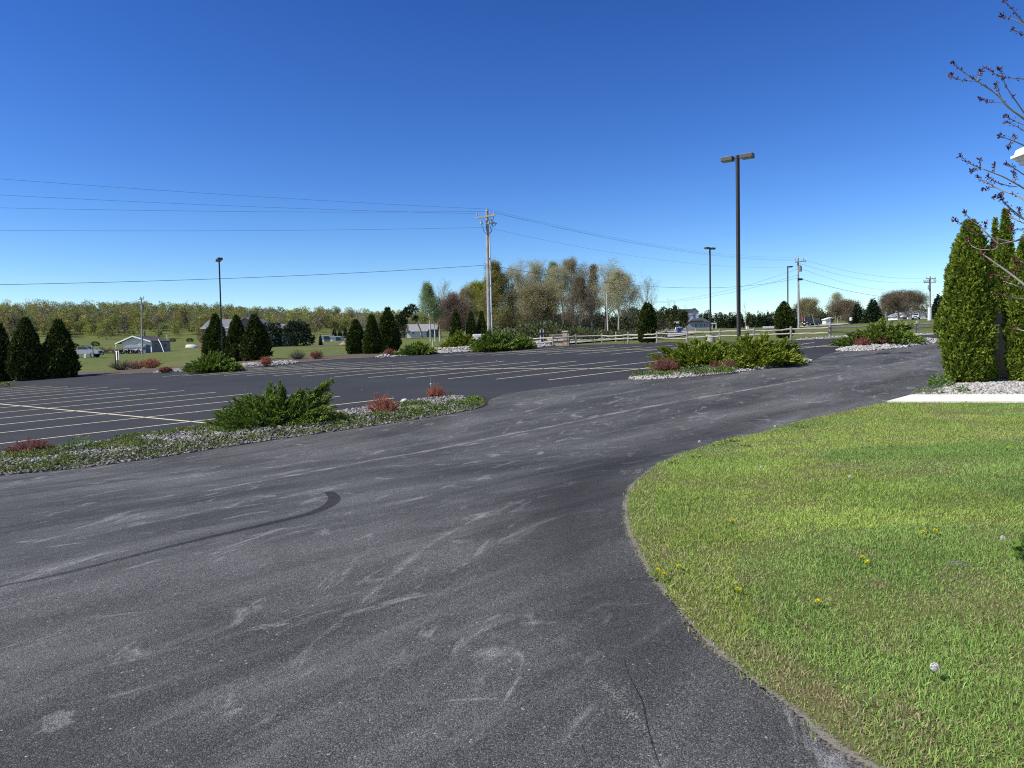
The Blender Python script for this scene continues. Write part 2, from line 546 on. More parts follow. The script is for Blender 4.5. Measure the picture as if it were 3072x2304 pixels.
def gravel_mat(name, c0, c1, c2, scale=22):
    m, nt, out = new_mat(name)
    v = N(nt, 'ShaderNodeTexVoronoi', feature='F1', inp={'Scale': scale}); nt.links.new(coords(nt), v.inputs['Vector'])
    g = N(nt, 'ShaderNodeSeparateColor'); nt.links.new(v.outputs['Color'], g.inputs[0])
    col = ramp(nt, g.outputs[0], [(0.0, c0), (0.5, c1), (1.0, c2)])
    l = noise(nt, 1.2, 4)
    col = mixc(nt, ramp(nt, l, [(0.5, g3(0)), (0.8, g3(0.55))]), col, (0.12, 0.10, 0.07))
    hh = mathn(nt, 'SUBTRACT', 1.0, v.outputs['Distance'])
    bsdf(nt, out, col, 0.85, 0.2, 0, hh, 0.8, 0.03)
    return m

def concrete_mat(name, c):
    m, nt, out = new_mat(name)
    a = noise(nt, 1.5, 6, 0.65); f = noise(nt, 70, 3, 0.7)
    col = ramp(nt, a, [(0.3, tuple(x * 0.86 for x in c)), (0.7, tuple(min(1, x * 1.08) for x in c))])
    col = mixc(nt, ramp(nt, f, [(0.35, g3(0.35)), (0.55, g3(0))]), col, tuple(x * 0.6 for x in c))
    bsdf(nt, out, col, 0.9, 0.2, 0, f, 0.25, 0.005)
    return m

def paint_mat():
    m, nt, out = new_mat('line_paint')
    a = noise(nt, 24, 4, 0.7); b = noise(nt, 0.8, 3)
    f = mathn(nt, 'ADD', a, mathn(nt, 'MULTIPLY', b, 0.3))
    col = ramp(nt, f, [(0.40, (0.40, 0.36, 0.24)), (0.52, (0.66, 0.59, 0.36)), (0.8, (0.73, 0.67, 0.47))])
    bsdf(nt, out, col, 0.7, 0.3)
    return m

MAT_FIELD = field_mat(); MAT_LOT = asphalt_new(); MAT_DRIVE = asphalt_old()
MAT_PAINT = paint_mat()
MAT_WGRAV = gravel_mat('white_gravel', (0.22, 0.20, 0.18), (0.36, 0.34, 0.31), (0.50, 0.475, 0.43), 18)
MAT_GGRAV = gravel_mat('grey_gravel', (0.11, 0.10, 0.085), (0.22, 0.205, 0.18), (0.36, 0.34, 0.31), 24)
MAT_SOIL = gravel_mat('bed_soil', (0.06, 0.045, 0.03), (0.11, 0.085, 0.06), (0.18, 0.15, 0.11), 16)
MAT_MULCH = gravel_mat('bark_mulch', (0.08, 0.035, 0.02), (0.14, 0.065, 0.04), (0.22, 0.12, 0.08), 30)
MAT_CONC = concrete_mat('pale_concrete', (0.76, 0.71, 0.62))
MAT_ROAD = gravel_mat('gravel_road', (0.26, 0.24, 0.21), (0.36, 0.34, 0.30), (0.47, 0.45, 0.41), 3)

# ================================================================ the ground sheet
def build_ground():
    ys = np.concatenate([np.arange(-30, 0, 3), np.arange(0, 40, 0.75), np.arange(40, 80, 1.0), np.arange(80, 170, 3), np.arange(170, 320, 6),
                         np.arange(320, 720, 20), np.array([800, 1000, 1400, 2000, 3000, 4000])])
    us = np.linspace(-2.4, 2.4, 161)
    Y, U = np.meshgrid(ys, us, indexing='ij')
    X = U * np.maximum(Y, 14.0)
    Z = terrain(X.ravel(), Y.ravel())
    px = np.clip(CX + F * X.ravel() / np.maximum(Y.ravel(), 5), TC[0], TC[-1])
    s = np.interp(px, TC, TS)
    Z = Z - 0.09 * (1 - sstep(s - 0.5, s + 3.5, Y.ravel())) - 0.02
    V = np.stack([X.ravel(), Y.ravel(), Z], 1)
    nx = len(us); ny = len(ys)
    i, j = np.meshgrid(np.arange(ny - 1), np.arange(nx - 1), indexing='ij')
    a = (i * nx + j).ravel()
    Fq = np.stack([a, a + 1, a + nx + 1, a + nx], 1)
    o = mesh_obj('ground', arr_mesh('ground', V, Fq, True), MAT_FIELD)
    o['kind'] = 'structure'
build_ground()

# ================================================================ parking lot and driveway
EDGE_FAR = [(-500, 1168), (-100, 1149), (0, 1145), (130, 1134), (300, 1125), (420, 1119), (560, 1112), (700, 1103), (850, 1091), (960, 1081),
            (1130, 1072.5), (1300, 1062), (1450, 1052.5), (1560, 1045.5), (1650, 1039), (1750, 1035), (1850, 1032), (2000, 1029.5), (2200, 1026),
            (2400, 1020), (2570, 1011.5), (2850, 1001), (3000, 995), (3400, 980)]
lot = pxpoly(EDGE_FAR) + [(50, 40), (45, 24)] + pxpoly([(3200, 1120), (2880, 1160), (2700, 1195), (2400, 1260), (2000, 1330)]) + [(-1, 12), (-14, 10), (-40, 12), (-50, 30)]
drape('parking_lot', lot, 1.5, 0.0, MAT_LOT)

LAWN_EDGE = [(2735, 1196), (2660, 1209), (2580, 1225), (2500, 1244), (2423, 1260), (2340, 1282), (2266, 1304), (2210, 1316), (2152, 1329), (2080, 1352), (2008, 1380), (1960, 1408),
             (1926, 1436), (1898, 1460), (1883, 1490), (1878, 1520), (1879, 1550), (1886, 1590), (1901, 1630), (1922, 1672), (1951, 1726), (2008, 1801), (2083, 1896), (2178, 1984),
             (2278, 2066), (2398, 2154), (2492, 2242), (2599, 2304), (2760, 2400)]
FRONT1 = [(-400, 1478), (-60, 1437), (0, 1428), (100, 1419), (200, 1410), (400, 1385), (530, 1364), (660, 1345), (850, 1317), (1000, 1296), (1200, 1267), (1350, 1243), (1440, 1224), (1459, 1211)]
DRV_TOP = FRONT1 + [(1470, 1200), (1510, 1184), (1600, 1170), (1750, 1152), (1880, 1139), (1990, 1137.5), (2110, 1127.5), (2250, 1112.5), (2360, 1096), (2436, 1083), (2480, 1064), (2520, 1053), (2640, 1050.5),
                    (2740, 1038.5), (2815, 1029), (2850, 1021), (2920, 1012), (3000, 1004)]
edge_w = smooth_poly(pxpoly(LAWN_EDGE), 3) + [(1.05, 1.0), (0.9, -3.0), (0.9, -12.0)]
drv = pxpoly(DRV_TOP) + [(40, 36)] + pxpoly([(3150, 1110), (2950, 1135), (2835, 1150), (2795, 1172)]) + edge_w + [(-30, -12), (-30, 6)]
drape('driveway', drv, 1.0, 0.008, MAT_DRIVE)

# darker, less travelled asphalt along the lawn
md_, nd_, od_ = new_mat('asphalt_dark_lane')
at_ = N(nd_, 'ShaderNodeAttribute', attribute_name='tint'); e_ = N(nd_, 'ShaderNodeSeparateColor'); nd_.links.new(at_.outputs['Color'], e_.inputs[0])
n1_ = noise(nd_, 0.8, 5, 0.65); n2_ = noise(nd_, 120, 2, 0.7)
f_ = mathn(nd_, 'MULTIPLY', e_.outputs[0], mathn(nd_, 'ADD', mathn(nd_, 'MULTIPLY', n1_, 1.3), mathn(nd_, 'MULTIPLY', n2_, 0.7)))
b_ = bsdf(nd_, od_, (0.030, 0.031, 0.032), 0.85, 0.2)
nd_.links.new(ramp(nd_, f_, [(0.05, g3(0)), (1.05, g3(0.36))]), b_.inputs['Alpha'])
LANE = [(2560, 1200), (2300, 1250), (2060, 1320), (1850, 1390), (1730, 1480), (1700, 1580), (1760, 1740), (1900, 1930), (2080, 2120), (2260, 2300), (2400, 2420)]
ribbon('asphalt_lane', smooth_poly([tuple(hit(*p))[:2] for p in LANE], 4), [1.0, 1.6, 2.0, 2.1, 2.0, 1.6, 1.3, 1.2], 0.0105, md_, 0.3, soft=True)

# painted stall lines
def lines(rows, w=0.09):
    parts = []
    for a, b in rows:
        A = hit(*a); B = hit(*b)
        parts.append(ribbon(None, [A, B], w, 0.006, None, 1.5))
    return merge(parts)
ST = []
vp = (5700.0, 690.0)
def along(p, x):                        # a point further along a stall line
    return (x, p[1] + (vp[1] - p[1]) / (vp[0] - p[0]) * (x - p[0]))
for y0, x1, y1 in ((1331.5, 1182, 1194.7), (1299, 1019, 1189.5), (1274.7, 877, 1185), (1255.5, 755, 1180.8), (1238.5, 648, 1177), (1224, 553, 1172), (1211, 470, 1168),
                   (1199.8, 391, 1165), (1189.7, 324, 1162), (1182.5, 263, 1160.8), (1176.5, 204, 1159.8), (1171, 155, 1158.5), (1166.5, 108, 1157.5)):
    ST.append(((0 - 120, y0 + (y0 - y1) / x1 * 120), (x1, y1)))
for a, b in (((489, 1130), (975, 1088.5)), ((545, 1128.5), (1036, 1087)), ((607, 1127), (1102, 1086.3)), ((672, 1126.8), (1174, 1085.6)), ((740, 1127.5), (1249, 1084.4)), ((820, 1127.6), (1331, 1083.8)),
             ((906, 1129), (1419, 1083.4)), ((1003, 1131), (1514, 1083.5)), ((1105, 1133), (1616, 1084)), ((1219, 1135), (1730, 1083.6)), ((1344, 1136.5), (1850, 1083)),
             ((1487, 1138), (1978, 1082.5)), ((1646, 1140), (2090, 1086)),
             ((1330, 1067.5), (1620, 1043.2)), ((1400, 1067), (1691, 1042.4)), ((1474.6, 1066), (1764, 1041.4)), ((1553.7, 1064.6), (1843, 1040)), ((1640.7, 1063.5), (1929, 1038)), ((1733.4, 1063), (2018, 1036)),
             ((1833, 1063), (2115, 1034.3)), ((1943.6, 1061.5), (2220, 1032)), ((2070, 1061), (2330, 1030)), ((2215, 1060), (2442.6, 1027.6)), ((2290, 1059), (2559, 1026.8))):
    ST.append((a, b))
ST += [((-220, 1192), (638, 1271)), ((700, 1104.3), (2010, 1107)), ((1480, 1056.5), (1709, 1053)), ((1709, 1053), (2060, 1046)), ((2060, 1046), (2568, 1038.6))]
V_, F_ = lines(ST)
mo = mesh_obj('parking_lines', arr_mesh('parking_lines', V_, F_), MAT_PAINT); mo['kind'] = 'structure'

# worn seam, crack and tyre mark on the driveway
W_ = lambda pts: smooth_poly([tuple(hit(*p))[:2] for p in pts], 5)
SCUFF = speckle_mat('worn_stone', (0.29, 0.285, 0.275), 0.48, 0.70, 75)
SCUFF2 = speckle_mat('worn_stone_dense', (0.27, 0.265, 0.25), 0.55, 0.76, 80)
SCUFF3 = speckle_mat('worn_stone_thin', (0.30, 0.295, 0.28), 0.62, 0.78, 80)
ribbon('worn_seam', W_([(-60, 1600), (0, 1589), (200, 1556), (430, 1512), (687, 1464), (1031, 1400), (1129, 1381), (1292, 1353), (1500, 1310), (1667, 1278), (1944, 1222), (2222, 1174), (2500, 1125), (2778, 1076), (2900, 1056)]),
       [0.3, 0.4, 0.4], 0.013, SCUFF, 0.3, soft=True)
ribbon('worn_seam', W_([(780, 2085), (928, 1950), (1060, 1835), (1180, 1730), (1290, 1640), (1420, 1565), (1590, 1480)]), [0.14, 0.22, 0.26, 0.22, 0.12], 0.013, SCUFF2, 0.1, soft=True)
ribbon('worn_seam', W_([(1780, 2010), (1830, 2075), (1890, 2140), (1960, 2230)]), [0.15, 0.30, 0.30, 0.10], 0.013, SCUFF3, 0.06, soft=True)
ribbon('worn_seam', W_([(250, 1500), (420, 1458), (640, 1420), (870, 1378), (1040, 1345)]), [0.05, 0.10, 0.10, 0.06], 0.0134, SCUFF, 0.2, soft=True)
ribbon('hairline_crack', W_([(1870, 1985), (1892, 2045), (1926, 2110), (1940, 2180), (1962, 2260), (1990, 2330)]), [0.0015, 0.003, 0.002], 0.0145, M('crack_dark', (0.012, 0.012, 0.013), 0.9, 0.1), 0.05)
tm, nt_, out_ = new_mat('tyre_rubber_mark')
f_ = noise(nt_, 34, 3, 0.75)
b_ = bsdf(nt_, out_, (0.022, 0.022, 0.023), 0.8, 0.2)
nt_.links.new(ramp(nt_, f_, [(0.28, g3(0.75)), (0.72, g3(0.2))]), b_.inputs['Alpha'])
ribbon('tyre_mark', W_([(-80, 1790), (0, 1762), (172, 1727), (412, 1667), (618, 1616), (807, 1573), (928, 1543), (988, 1517), (1003, 1495), (985, 1478)]),
       [0.035, 0.04, 0.05, 0.07, 0.09, 0.12, 0.14, 0.16, 0.15, 0.12], 0.012, tm, 0.1)

# ================================================================ planting beds
def inpoly(P, X, Y):
    c = np.zeros(len(X), bool); n = len(P)
    for i in range(n):
        x0, y0 = P[i]; x1, y1 = P[(i + 1) % n]
        h = ((y0 > Y) != (y1 > Y)) & (X < (x1 - x0) * (Y - y0) / (y1 - y0 + 1e-12) + x0)
        c ^= h
    return c

def polydist(P, X, Y):
    d = np.full(len(X), 1e9); n = len(P)
    for i in range(n):
        a = np.array(P[i]); b = np.array(P[(i + 1) % n]); e = b - a
        t = np.clip(((X - a[0]) * e[0] + (Y - a[1]) * e[1]) / (e @ e + 1e-12), 0, 1)
        d = np.minimum(d, np.hypot(X - a[0] - t * e[0], Y - a[1] - t * e[1]))
    return d

def mound(P, h, w):
    return lambda X, Y: h * sstep(0, w, polydist(P, X, Y))

def scatter(rng, P, n):
    p = np.array(P); lo = p.min(0); hi = p.max(0)
    out = np.zeros((0, 2))
    while len(out) < n:
        q = rng.uniform(lo, hi, (n * 3, 2)); q = q[inpoly(P, q[:, 0], q[:, 1])]
        out = np.concatenate([out, q])
    return out[:n]

_ico = bmesh.new(); bmesh.ops.create_icosphere(_ico, subdivisions=1, radius=1.0)
ICO_V = np.array([tuple(v.co) for v in _ico.verts]); ICO_F = np.array([[v.index for v in f.verts] for f in _ico.faces]); _ico.free()

def stones(rng, P3, size, flat=0.6):
    n = len(P3); k = len(ICO_V)
    s = size * rng.uniform(0.55, 1.5, (n, 1, 1)) * rng.uniform(0.6, 1.3, (n, 1, 3)); s[:, :, 2] *= flat
    V = ICO_V[None] * s * rng.uniform(0.75, 1.2, (n, k, 1))
    a = rng.uniform(0, 2 * PI, n); c, si = np.cos(a)[:, None], np.sin(a)[:, None]
    t = rng.normal(0, 0.3, (n, 1))
    X = V[:, :, 0] * c - V[:, :, 1] * si; Y = V[:, :, 0] * si + V[:, :, 1] * c; Z = V[:, :, 2] + X * t
    V = np.stack([X, Y, Z], 2) + P3[:, None, :]
    Fq = ICO_F[None] + (np.arange(n) * k)[:, None, None]
    return V.reshape(-1, 3), Fq.reshape(-1, 3)

MAT_STONE = leafmat('limestone_chips', [(0.0, (0.093, 0.085, 0.076)), (0.45, (0.187, 0.178, 0.162)), (0.8, (0.306, 0.293, 0.268)), (1.0, (0.476, 0.459, 0.425))], 0.0, rough=0.9, spec=0.15)
MAT_STONEW = leafmat('white_chips', [(0.0, (0.206, 0.194, 0.172)), (0.5, (0.361, 0.344, 0.310)), (1.0, (0.533, 0.507, 0.464))], 0.0, rough=0.9, spec=0.15)

def bed(name, pts, h, w, mat, cell, nstones, ssize, seed, smat=None, smooth=True):
    P = pxpoly(pts)
    if smooth: P = smooth_poly(P + [P[0]], 3)[:-1]
    mnd = mound(P, h, w)
    drape(name, P, cell, 0.017, mat, bump=mnd)
    if nstones:
        rng = np.random.default_rng(seed)
        q = scatter(rng, P, nstones)
        z = terrain(q[:, 0], q[:, 1]) + 0.017 + mnd(q[:, 0], q[:, 1]) + ssize * 0.2
        V, Fq = stones(rng, np.column_stack([q, z]), ssize)
        o = mesh_obj('gravel', arr_mesh('gravel', V, Fq), smat or MAT_STONE); o['kind'] = 'stuff'
    return P, mnd

ISL1 = [(-400, 1478), (-60, 1437), (0, 1428), (200, 1410), (400, 1385), (660, 1345), (850, 1317), (1000, 1296), (1200, 1267), (1350, 1243), (1440, 1224), (1459, 1210),
        (1445, 1199), (1400, 1195), (1330, 1197), (1250, 1207), (1050, 1236), (900, 1257), (650, 1288), (470, 1313), (343, 1325), (199, 1350), (0, 1366), (-60, 1374), (-400, 1416)]
ISL2 = [(1886, 1136), (1895, 1139.5), (1920, 1140.5), (1990, 1138), (2110, 1128), (2250, 1113), (2360, 1096.5), (2425, 1086), (2436, 1081.5), (2420, 1078), (2370, 1078), (2200, 1090), (2050, 1106), (1960, 1117), (1905, 1128)]
ISL3 = [(2508, 1051), (2525, 1054), (2570, 1054.5), (2640, 1051), (2740, 1039), (2815, 1029), (2830, 1022.5), (2805, 1019), (2760, 1020), (2680, 1027), (2600, 1036), (2530, 1045)]
BED1, MND1 = bed('planting_island', ISL1, 0.14, 0.7, MAT_GGRAV, 0.5, 11500, 0.036, 11)
BED2, MND2 = bed('planting_island', ISL2, 0.07, 0.7, MAT_WGRAV, 0.5, 4500, 0.045, 12, MAT_STONEW)
BED3, MND3 = bed('planting_island', ISL3, 0.08, 0.7, MAT_WGRAV, 0.5, 2200, 0.06, 13, MAT_STONEW)
VERGE2 = [(1127, 1074), (1200, 1069), (1300, 1061.5), (1400, 1055.5), (1560, 1045), (1640, 1039.5), (1660, 1036), (1650, 1031), (1560, 1034), (1450, 1040), (1340, 1045), (1285, 1053), (1210, 1062), (1140, 1069)]
bed('gravel_verge', VERGE2, 0.22, 1.2, MAT_WGRAV, 1.0, 2600, 0.09, 14, MAT_STONEW)
VERGE1 = [(-500, 1170), (-60, 1148), (130, 1135.5), (420, 1120.5), (620, 1109.5), (850, 1092.5), (1010, 1078.5), (1110, 1073.5), (1160, 1066), (1130, 1061), (1000, 1067), (840, 1076), (640, 1090), (420, 1108), (180, 1122), (-60, 1134), (-500, 1150)]
bed('planting_strip', VERGE1, 0.05, 1.0, MAT_SOIL, 1.5, 0, 0, 15)
VERGE1W = [(668, 1107.3), (740, 1101.8), (830, 1095.3), (880, 1091), (890, 1087), (790, 1092), (700, 1098), (660, 1103)]
bed('gravel_verge', VERGE1W, 0.09, 0.5, MAT_WGRAV, 1.0, 1100, 0.08, 16, MAT_STONEW)
VERGE1X = [(460, 1119.5), (530, 1116), (600, 1112), (605, 1108.5), (560, 1110), (480, 1115)]
bed('gravel_verge', VERGE1X, 0.09, 0.5, MAT_WGRAV, 1.0, 400, 0.07, 17, MAT_STONEW)
VERGE3 = [(2385, 1021.5), (2480, 1016.5), (2570, 1011.8), (2850, 1001.8), (2850, 999.5), (2570, 1008.5), (2470, 1013.2), (2390, 1018)]
bed('gravel_verge', VERGE3, 0.03, 0.6, MAT_WGRAV, 1.0, 300, 0.05, 18, MAT_STONEW, False)
BEDR = [(2742, 1189.5), (2770, 1182), (2800, 1172), (2830, 1156), (2870, 1120), (2960, 1090), (3200, 1060), (3700, 1090), (3700, 1191), (3072, 1191)]
BEDRP, MNDR = bed('planting_bed', BEDR, 0.05, 0.5, MAT_WGRAV, 0.5, 0, 0, 19, None, False)
rng = np.random.default_rng(191)
q = scatter(rng, pxpoly([(2742, 1189), (2800, 1172), (2850, 1160), (2900, 1155), (3000, 1146), (3200, 1142), (3700, 1150), (3700, 1189)]), 7500)
V, Fq = stones(rng, np.column_stack([q, terrain(q[:, 0], q[:, 1]) + 0.03 + MNDR(q[:, 0], q[:, 1])]), 0.034)
o = mesh_obj('gravel', arr_mesh('gravel', V, Fq), MAT_STONEW); o['kind'] = 'stuff'
MULCH = [(2850, 1158), (2880, 1160), (2905, 1157), (2960, 1148), (3000, 1143), (3040, 1147), (3200, 1150), (3300, 1120), (3100, 1095), (2980, 1095), (2880, 1125)]
drape('mulch_bed', pxpoly(MULCH), 0.5, 0.10, MAT_MULCH)

# pavement slab beside the lawn
def sidewalk():
    P = pxpoly([(2662, 1210), (2735, 1190.5), (3072, 1190.5), (4200, 1190.5), (4200, 1213), (3072, 1211.5)])
    bm = bmesh.new()
    top = [bm.verts.new((x, y, tz(x, y) + 0.06)) for x, y in P]; bot = [bm.verts.new((x, y, tz(x, y) - 0.1)) for x, y in P]
    bm.faces.new(top); n = len(P)
    for i in range(n): bm.faces.new((top[i], bot[i], bot[(i + 1) % n], top[(i + 1) % n]))
    o = bm_obj('sidewalk', bm, MAT_CONC); o['kind'] = 'structure'
sidewalk()

# ================================================================ lawn
LAWN = edge_w + [(25, -12), (25, 5)] + pxpoly([(4200, 1213), (3072, 1211.7), (2664, 1210.3)])
drape('lawn', LAWN, 0.5, 0.02, lawn_soil())
EDGE_DEBRIS = speckle_mat('edge_grit', (0.24, 0.215, 0.175), 0.48, 0.66, 55)
ribbon('lawn_edge_grit', edge_w[18:], 0.11, 0.026, EDGE_DEBRIS, 0.15, soft=True)

def grass():
    rng = np.random.default_rng(3)
    big = edge_w[:-3] + pxpoly([(3350, 2500), (3350, 1900), (3260, 1500), (3200, 1300), (3180, 1212.5), (3072, 1211.7), (2664, 1210.3)])
    Ps = []
    for y0, y1, dens in ((2.6, 4.5, 11000), (4.5, 7.0, 8000), (7, 11, 4400), (11, 18.5, 2400)):
        lo, hi = -1.2, 12.5
        n = int(dens * (hi - lo) * (y1 - y0))
        q = np.column_stack([rng.uniform(lo, hi, n), rng.uniform(y0, y1, n)])
        q = q[q[:, 0] / q[:, 1] < 0.74]
        q = q[q[:, 0] > -0.3 + 0 * q[:, 1]]
        ins = inpoly(big, q[:, 0], q[:, 1])
        q = q[ins | ((rng.random(len(q)) < 0.30) & (polydist(edge_w[6:], q[:, 0], q[:, 1]) < 0.075 * vnoise(q[:, 0], q[:, 1], 0.16, 31)))]
        Ps.append(q)
    P = np.concatenate(Ps)
    # thin out bare spots and the ragged edge
    n1 = vnoise(P[:, 0], P[:, 1], 0.35, 1); n2 = vnoise(P[:, 0], P[:, 1], 1.3, 2); n3 = vnoise(P[:, 0], P[:, 1], 0.12, 4)
    bare = (n1 * 0.5 + n2 * 0.6 + n3 * 0.25)
    ed = polydist(edge_w, P[:, 0], P[:, 1])
    keep = (bare + rng.normal(0, 0.10, len(P)) > 0.36) & ((ed > rng.uniform(0, 0.09, len(P)) * (0.2 + 1.0 * n1)) | (rng.random(len(P)) < 0.25))
    bald = np.zeros(len(P))
    for (bx_, by_, br_) in ((2640, 1765, 0.16), (2905, 1752, 0.24), (2880, 1790, 0.2), (2750, 1800, 0.2), (2560, 1668, 0.15), (2340, 2045, 0.22), (2480, 2110, 0.26), (2300, 1850, 0.14), (2530, 1410, 0.35), (2250, 1740, 0.14), (2700, 2170, 0.2), (2120, 1720, 0.12), (2960, 1820, 0.3), (2420, 1900, 0.1)):
        c_ = hit(bx_, by_)
        bald = np.maximum(bald, 1 - np.hypot((P[:, 0] - c_.x), (P[:, 1] - c_.y) * 0.8) / (br_ * (0.6 + 0.9 * n3)))
    bald = np.clip(bald, 0, 1)
    keep &= rng.random(len(P)) > bald * 0.22
    P = P[keep]; bald = bald[keep]; n1 = n1[keep]; n2 = n2[keep]; ed = ed[keep]
    n = len(P)
    L = rng.uniform(0.016, 0.039, n) * (0.60 + 0.85 * n1) * (1 - 0.3 * bald) * (1 + 0.5 * (rng.random(n) < 0.06))
    far = P[:, 1]
    W = rng.uniform(0.0025, 0.0050, n) * (1 + 0.06 * np.maximum(far - 4, 0))
    az = rng.uniform(0, 2 * PI, n) + 1.6 * (vnoise(P[:, 0], P[:, 1], 0.5, 8) - 0.5)
    ln = np.abs(rng.normal(0.55, 0.45, n))
    D = unit(np.column_stack([np.cos(az) * ln, np.sin(az) * ln, np.ones(n)]))
    z = terrain(P[:, 0], P[:, 1]) + 0.018
    B = np.column_stack([P, z])
    S = unit(np.cross(D, rng.normal(size=(n, 3)))) * W[:, None]
    Mi = B + D * L[:, None] * 0.55
    D2 = unit(D + np.column_stack([np.cos(az), np.sin(az), -0.35 * np.ones(n)]) * 0.55 * ln[:, None])
    T = Mi + D2 * L[:, None] * 0.5
    V = np.stack([B - S * 0.6, B + S * 0.6, Mi + S * 0.5, T, Mi - S * 0.5], 1).reshape(-1, 3)
    i5 = np.arange(n)[:, None] * 5
    Fq = (i5 + np.array([[0, 1, 2, 4]]));
    # tip triangles share the mesh as quads with a doubled centre line
    straw = (rng.random(n) < 0.075 + 0.20 * sstep(0.50, 0.75, 1 - n2) * (n1 < 0.55) + 0.22 * (ed < 0.3) + 0.55 * bald)
    c = np.where((n2 > 0.5)[:, None], np.array([[0.350, 0.500, 0.100]]), np.array([[0.420, 0.545, 0.118]]))
    c = c * (0.72 + 0.55 * rng.random((n, 1))) * (0.80 + 0.42 * vnoise(P[:, 0], P[:, 1], 0.8, 9)[:, None])
    dk = vnoise(P[:, 0], P[:, 1], 2.6, 12)
    c = c * np.where((dk > 0.6)[:, None], np.array([[0.78, 0.88, 1.0]]), 1.0)
    c[straw] = np.array([0.56, 0.49, 0.26]) * rng.uniform(0.55, 1.15, (int(straw.sum()), 1))
    tint = np.repeat(c, 5, 0)
    me = bpy.data.meshes.new('lawn_grass')
    V = V.astype(np.float32)
    me.vertices.add(len(V)); me.vertices.foreach_set('co', V.ravel())
    li = np.concatenate([Fq, i5 + np.array([[4, 2, 3]])], 1).ravel().astype(np.int32)      # quad then tri per blade
    me.loops.add(len(li)); me.loops.foreach_set('vertex_index', li)
    me.polygons.add(2 * n)
    ls = (np.arange(n)[:, None] * 7 + np.array([[0, 4]])).ravel().astype(np.int32)
    me.polygons.foreach_set('loop_start', ls)
    at = me.color_attributes.new('tint', 'FLOAT_COLOR', 'POINT')
    cc = np.ones((len(V), 4), np.float32); cc[:, :3] = tint; at.data.foreach_set('color', cc.ravel())
    me.update(); me.validate()
    o = mesh_obj('lawn_grass', me, leafmat('grass_blade', [(0, g3(0.8)), (1, g3(1.0))], 0.35, True, 0.6, 0.2)); o['kind'] = 'stuff'
    print('grass blades', n)
grass()

# a few stray pebbles on the sealed lot
rng = np.random.default_rng(44)
q = scatter(rng, pxpoly([(200, 1290), (900, 1200), (1500, 1160), (1900, 1115), (1500, 1075), (500, 1140), (0, 1200)]), 46)
V, Fq = stones(rng, np.column_stack([q, terrain(q[:, 0], q[:, 1]) + 0.012]), 0.022)
o = mesh_obj('pebbles', arr_mesh('pebbles', V, Fq), MAT_STONEW); o['kind'] = 'stuff'
# ================================================================ plant builders (local coordinates, base at the origin)
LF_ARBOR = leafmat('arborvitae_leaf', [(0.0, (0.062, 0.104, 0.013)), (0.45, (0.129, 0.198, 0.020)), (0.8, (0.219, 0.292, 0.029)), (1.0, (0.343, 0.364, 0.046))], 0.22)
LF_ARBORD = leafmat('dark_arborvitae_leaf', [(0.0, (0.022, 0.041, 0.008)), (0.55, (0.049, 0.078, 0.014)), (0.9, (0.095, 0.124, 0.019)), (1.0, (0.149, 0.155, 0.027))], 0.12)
LF_JUN = leafmat('juniper_leaf', [(0.0, (0.071, 0.127, 0.021)), (0.4, (0.127, 0.202, 0.030)), (0.8, (0.206, 0.294, 0.038)), (1.0, (0.358, 0.400, 0.075))], 0.2)
LF_JUNY = leafmat('golden_juniper_leaf', [(0.0, (0.074, 0.121, 0.015)), (0.4, (0.150, 0.212, 0.017)), (0.8, (0.248, 0.310, 0.024)), (1.0, (0.371, 0.381, 0.044))], 0.2)
LF_BARB = leafmat('barberry_leaf', [(0.0, (0.13, 0.045, 0.035)), (0.5, (0.28, 0.088, 0.065)), (1.0, (0.46, 0.20, 0.15))], 0.25)
LF_BARBO = leafmat('orange_barberry_leaf', [(0.0, (0.196, 0.057, 0.029)), (0.5, (0.437, 0.138, 0.075)), (1.0, (0.667, 0.265, 0.149))], 0.25)
LF_WEED = leafmat('weed_leaf', [(0.0, (0.063, 0.127, 0.023)), (0.5, (0.140, 0.240, 0.037)), (1.0, (0.278, 0.392, 0.089))], 0.3)
LF_GREY = leafmat('pale_weed_leaf', [(0.0, (0.092, 0.138, 0.057)), (0.5, (0.172, 0.230, 0.092)), (1.0, (0.322, 0.380, 0.184))], 0.3)
LF_SPRUCE = leafmat('spruce_needles', [(0.0, (0.010, 0.022, 0.010)), (0.6, (0.026, 0.046, 0.018)), (1.0, (0.055, 0.08, 0.030))], 0.1)
LF_PINE = leafmat('pine_needles', [(0.0, (0.016, 0.030, 0.012)), (0.6, (0.036, 0.058, 0.020)), (1.0, (0.08, 0.105, 0.045))], 0.1)
BARK = M('bark_grey', (0.27, 0.24, 0.205), 0.9, 0.1, 0.4, 3)
BARKD = M('bark_dark', (0.11, 0.088, 0.070), 0.9, 0.1, 0.4, 3)
BARKP = M('bark_pale', (0.33, 0.295, 0.245), 0.9, 0.1, 0.35, 2)
BIRCH = M('birch_bark', (0.52, 0.49, 0.45), 0.8, 0.2, 0.3, 2.5)
TWIG = M('red_twig', (0.22, 0.125, 0.105), 0.9, 0.1, 0.4, 9)
TWIGB = M('brown_twig', (0.20, 0.145, 0.115), 0.9, 0.1, 0.4, 9)

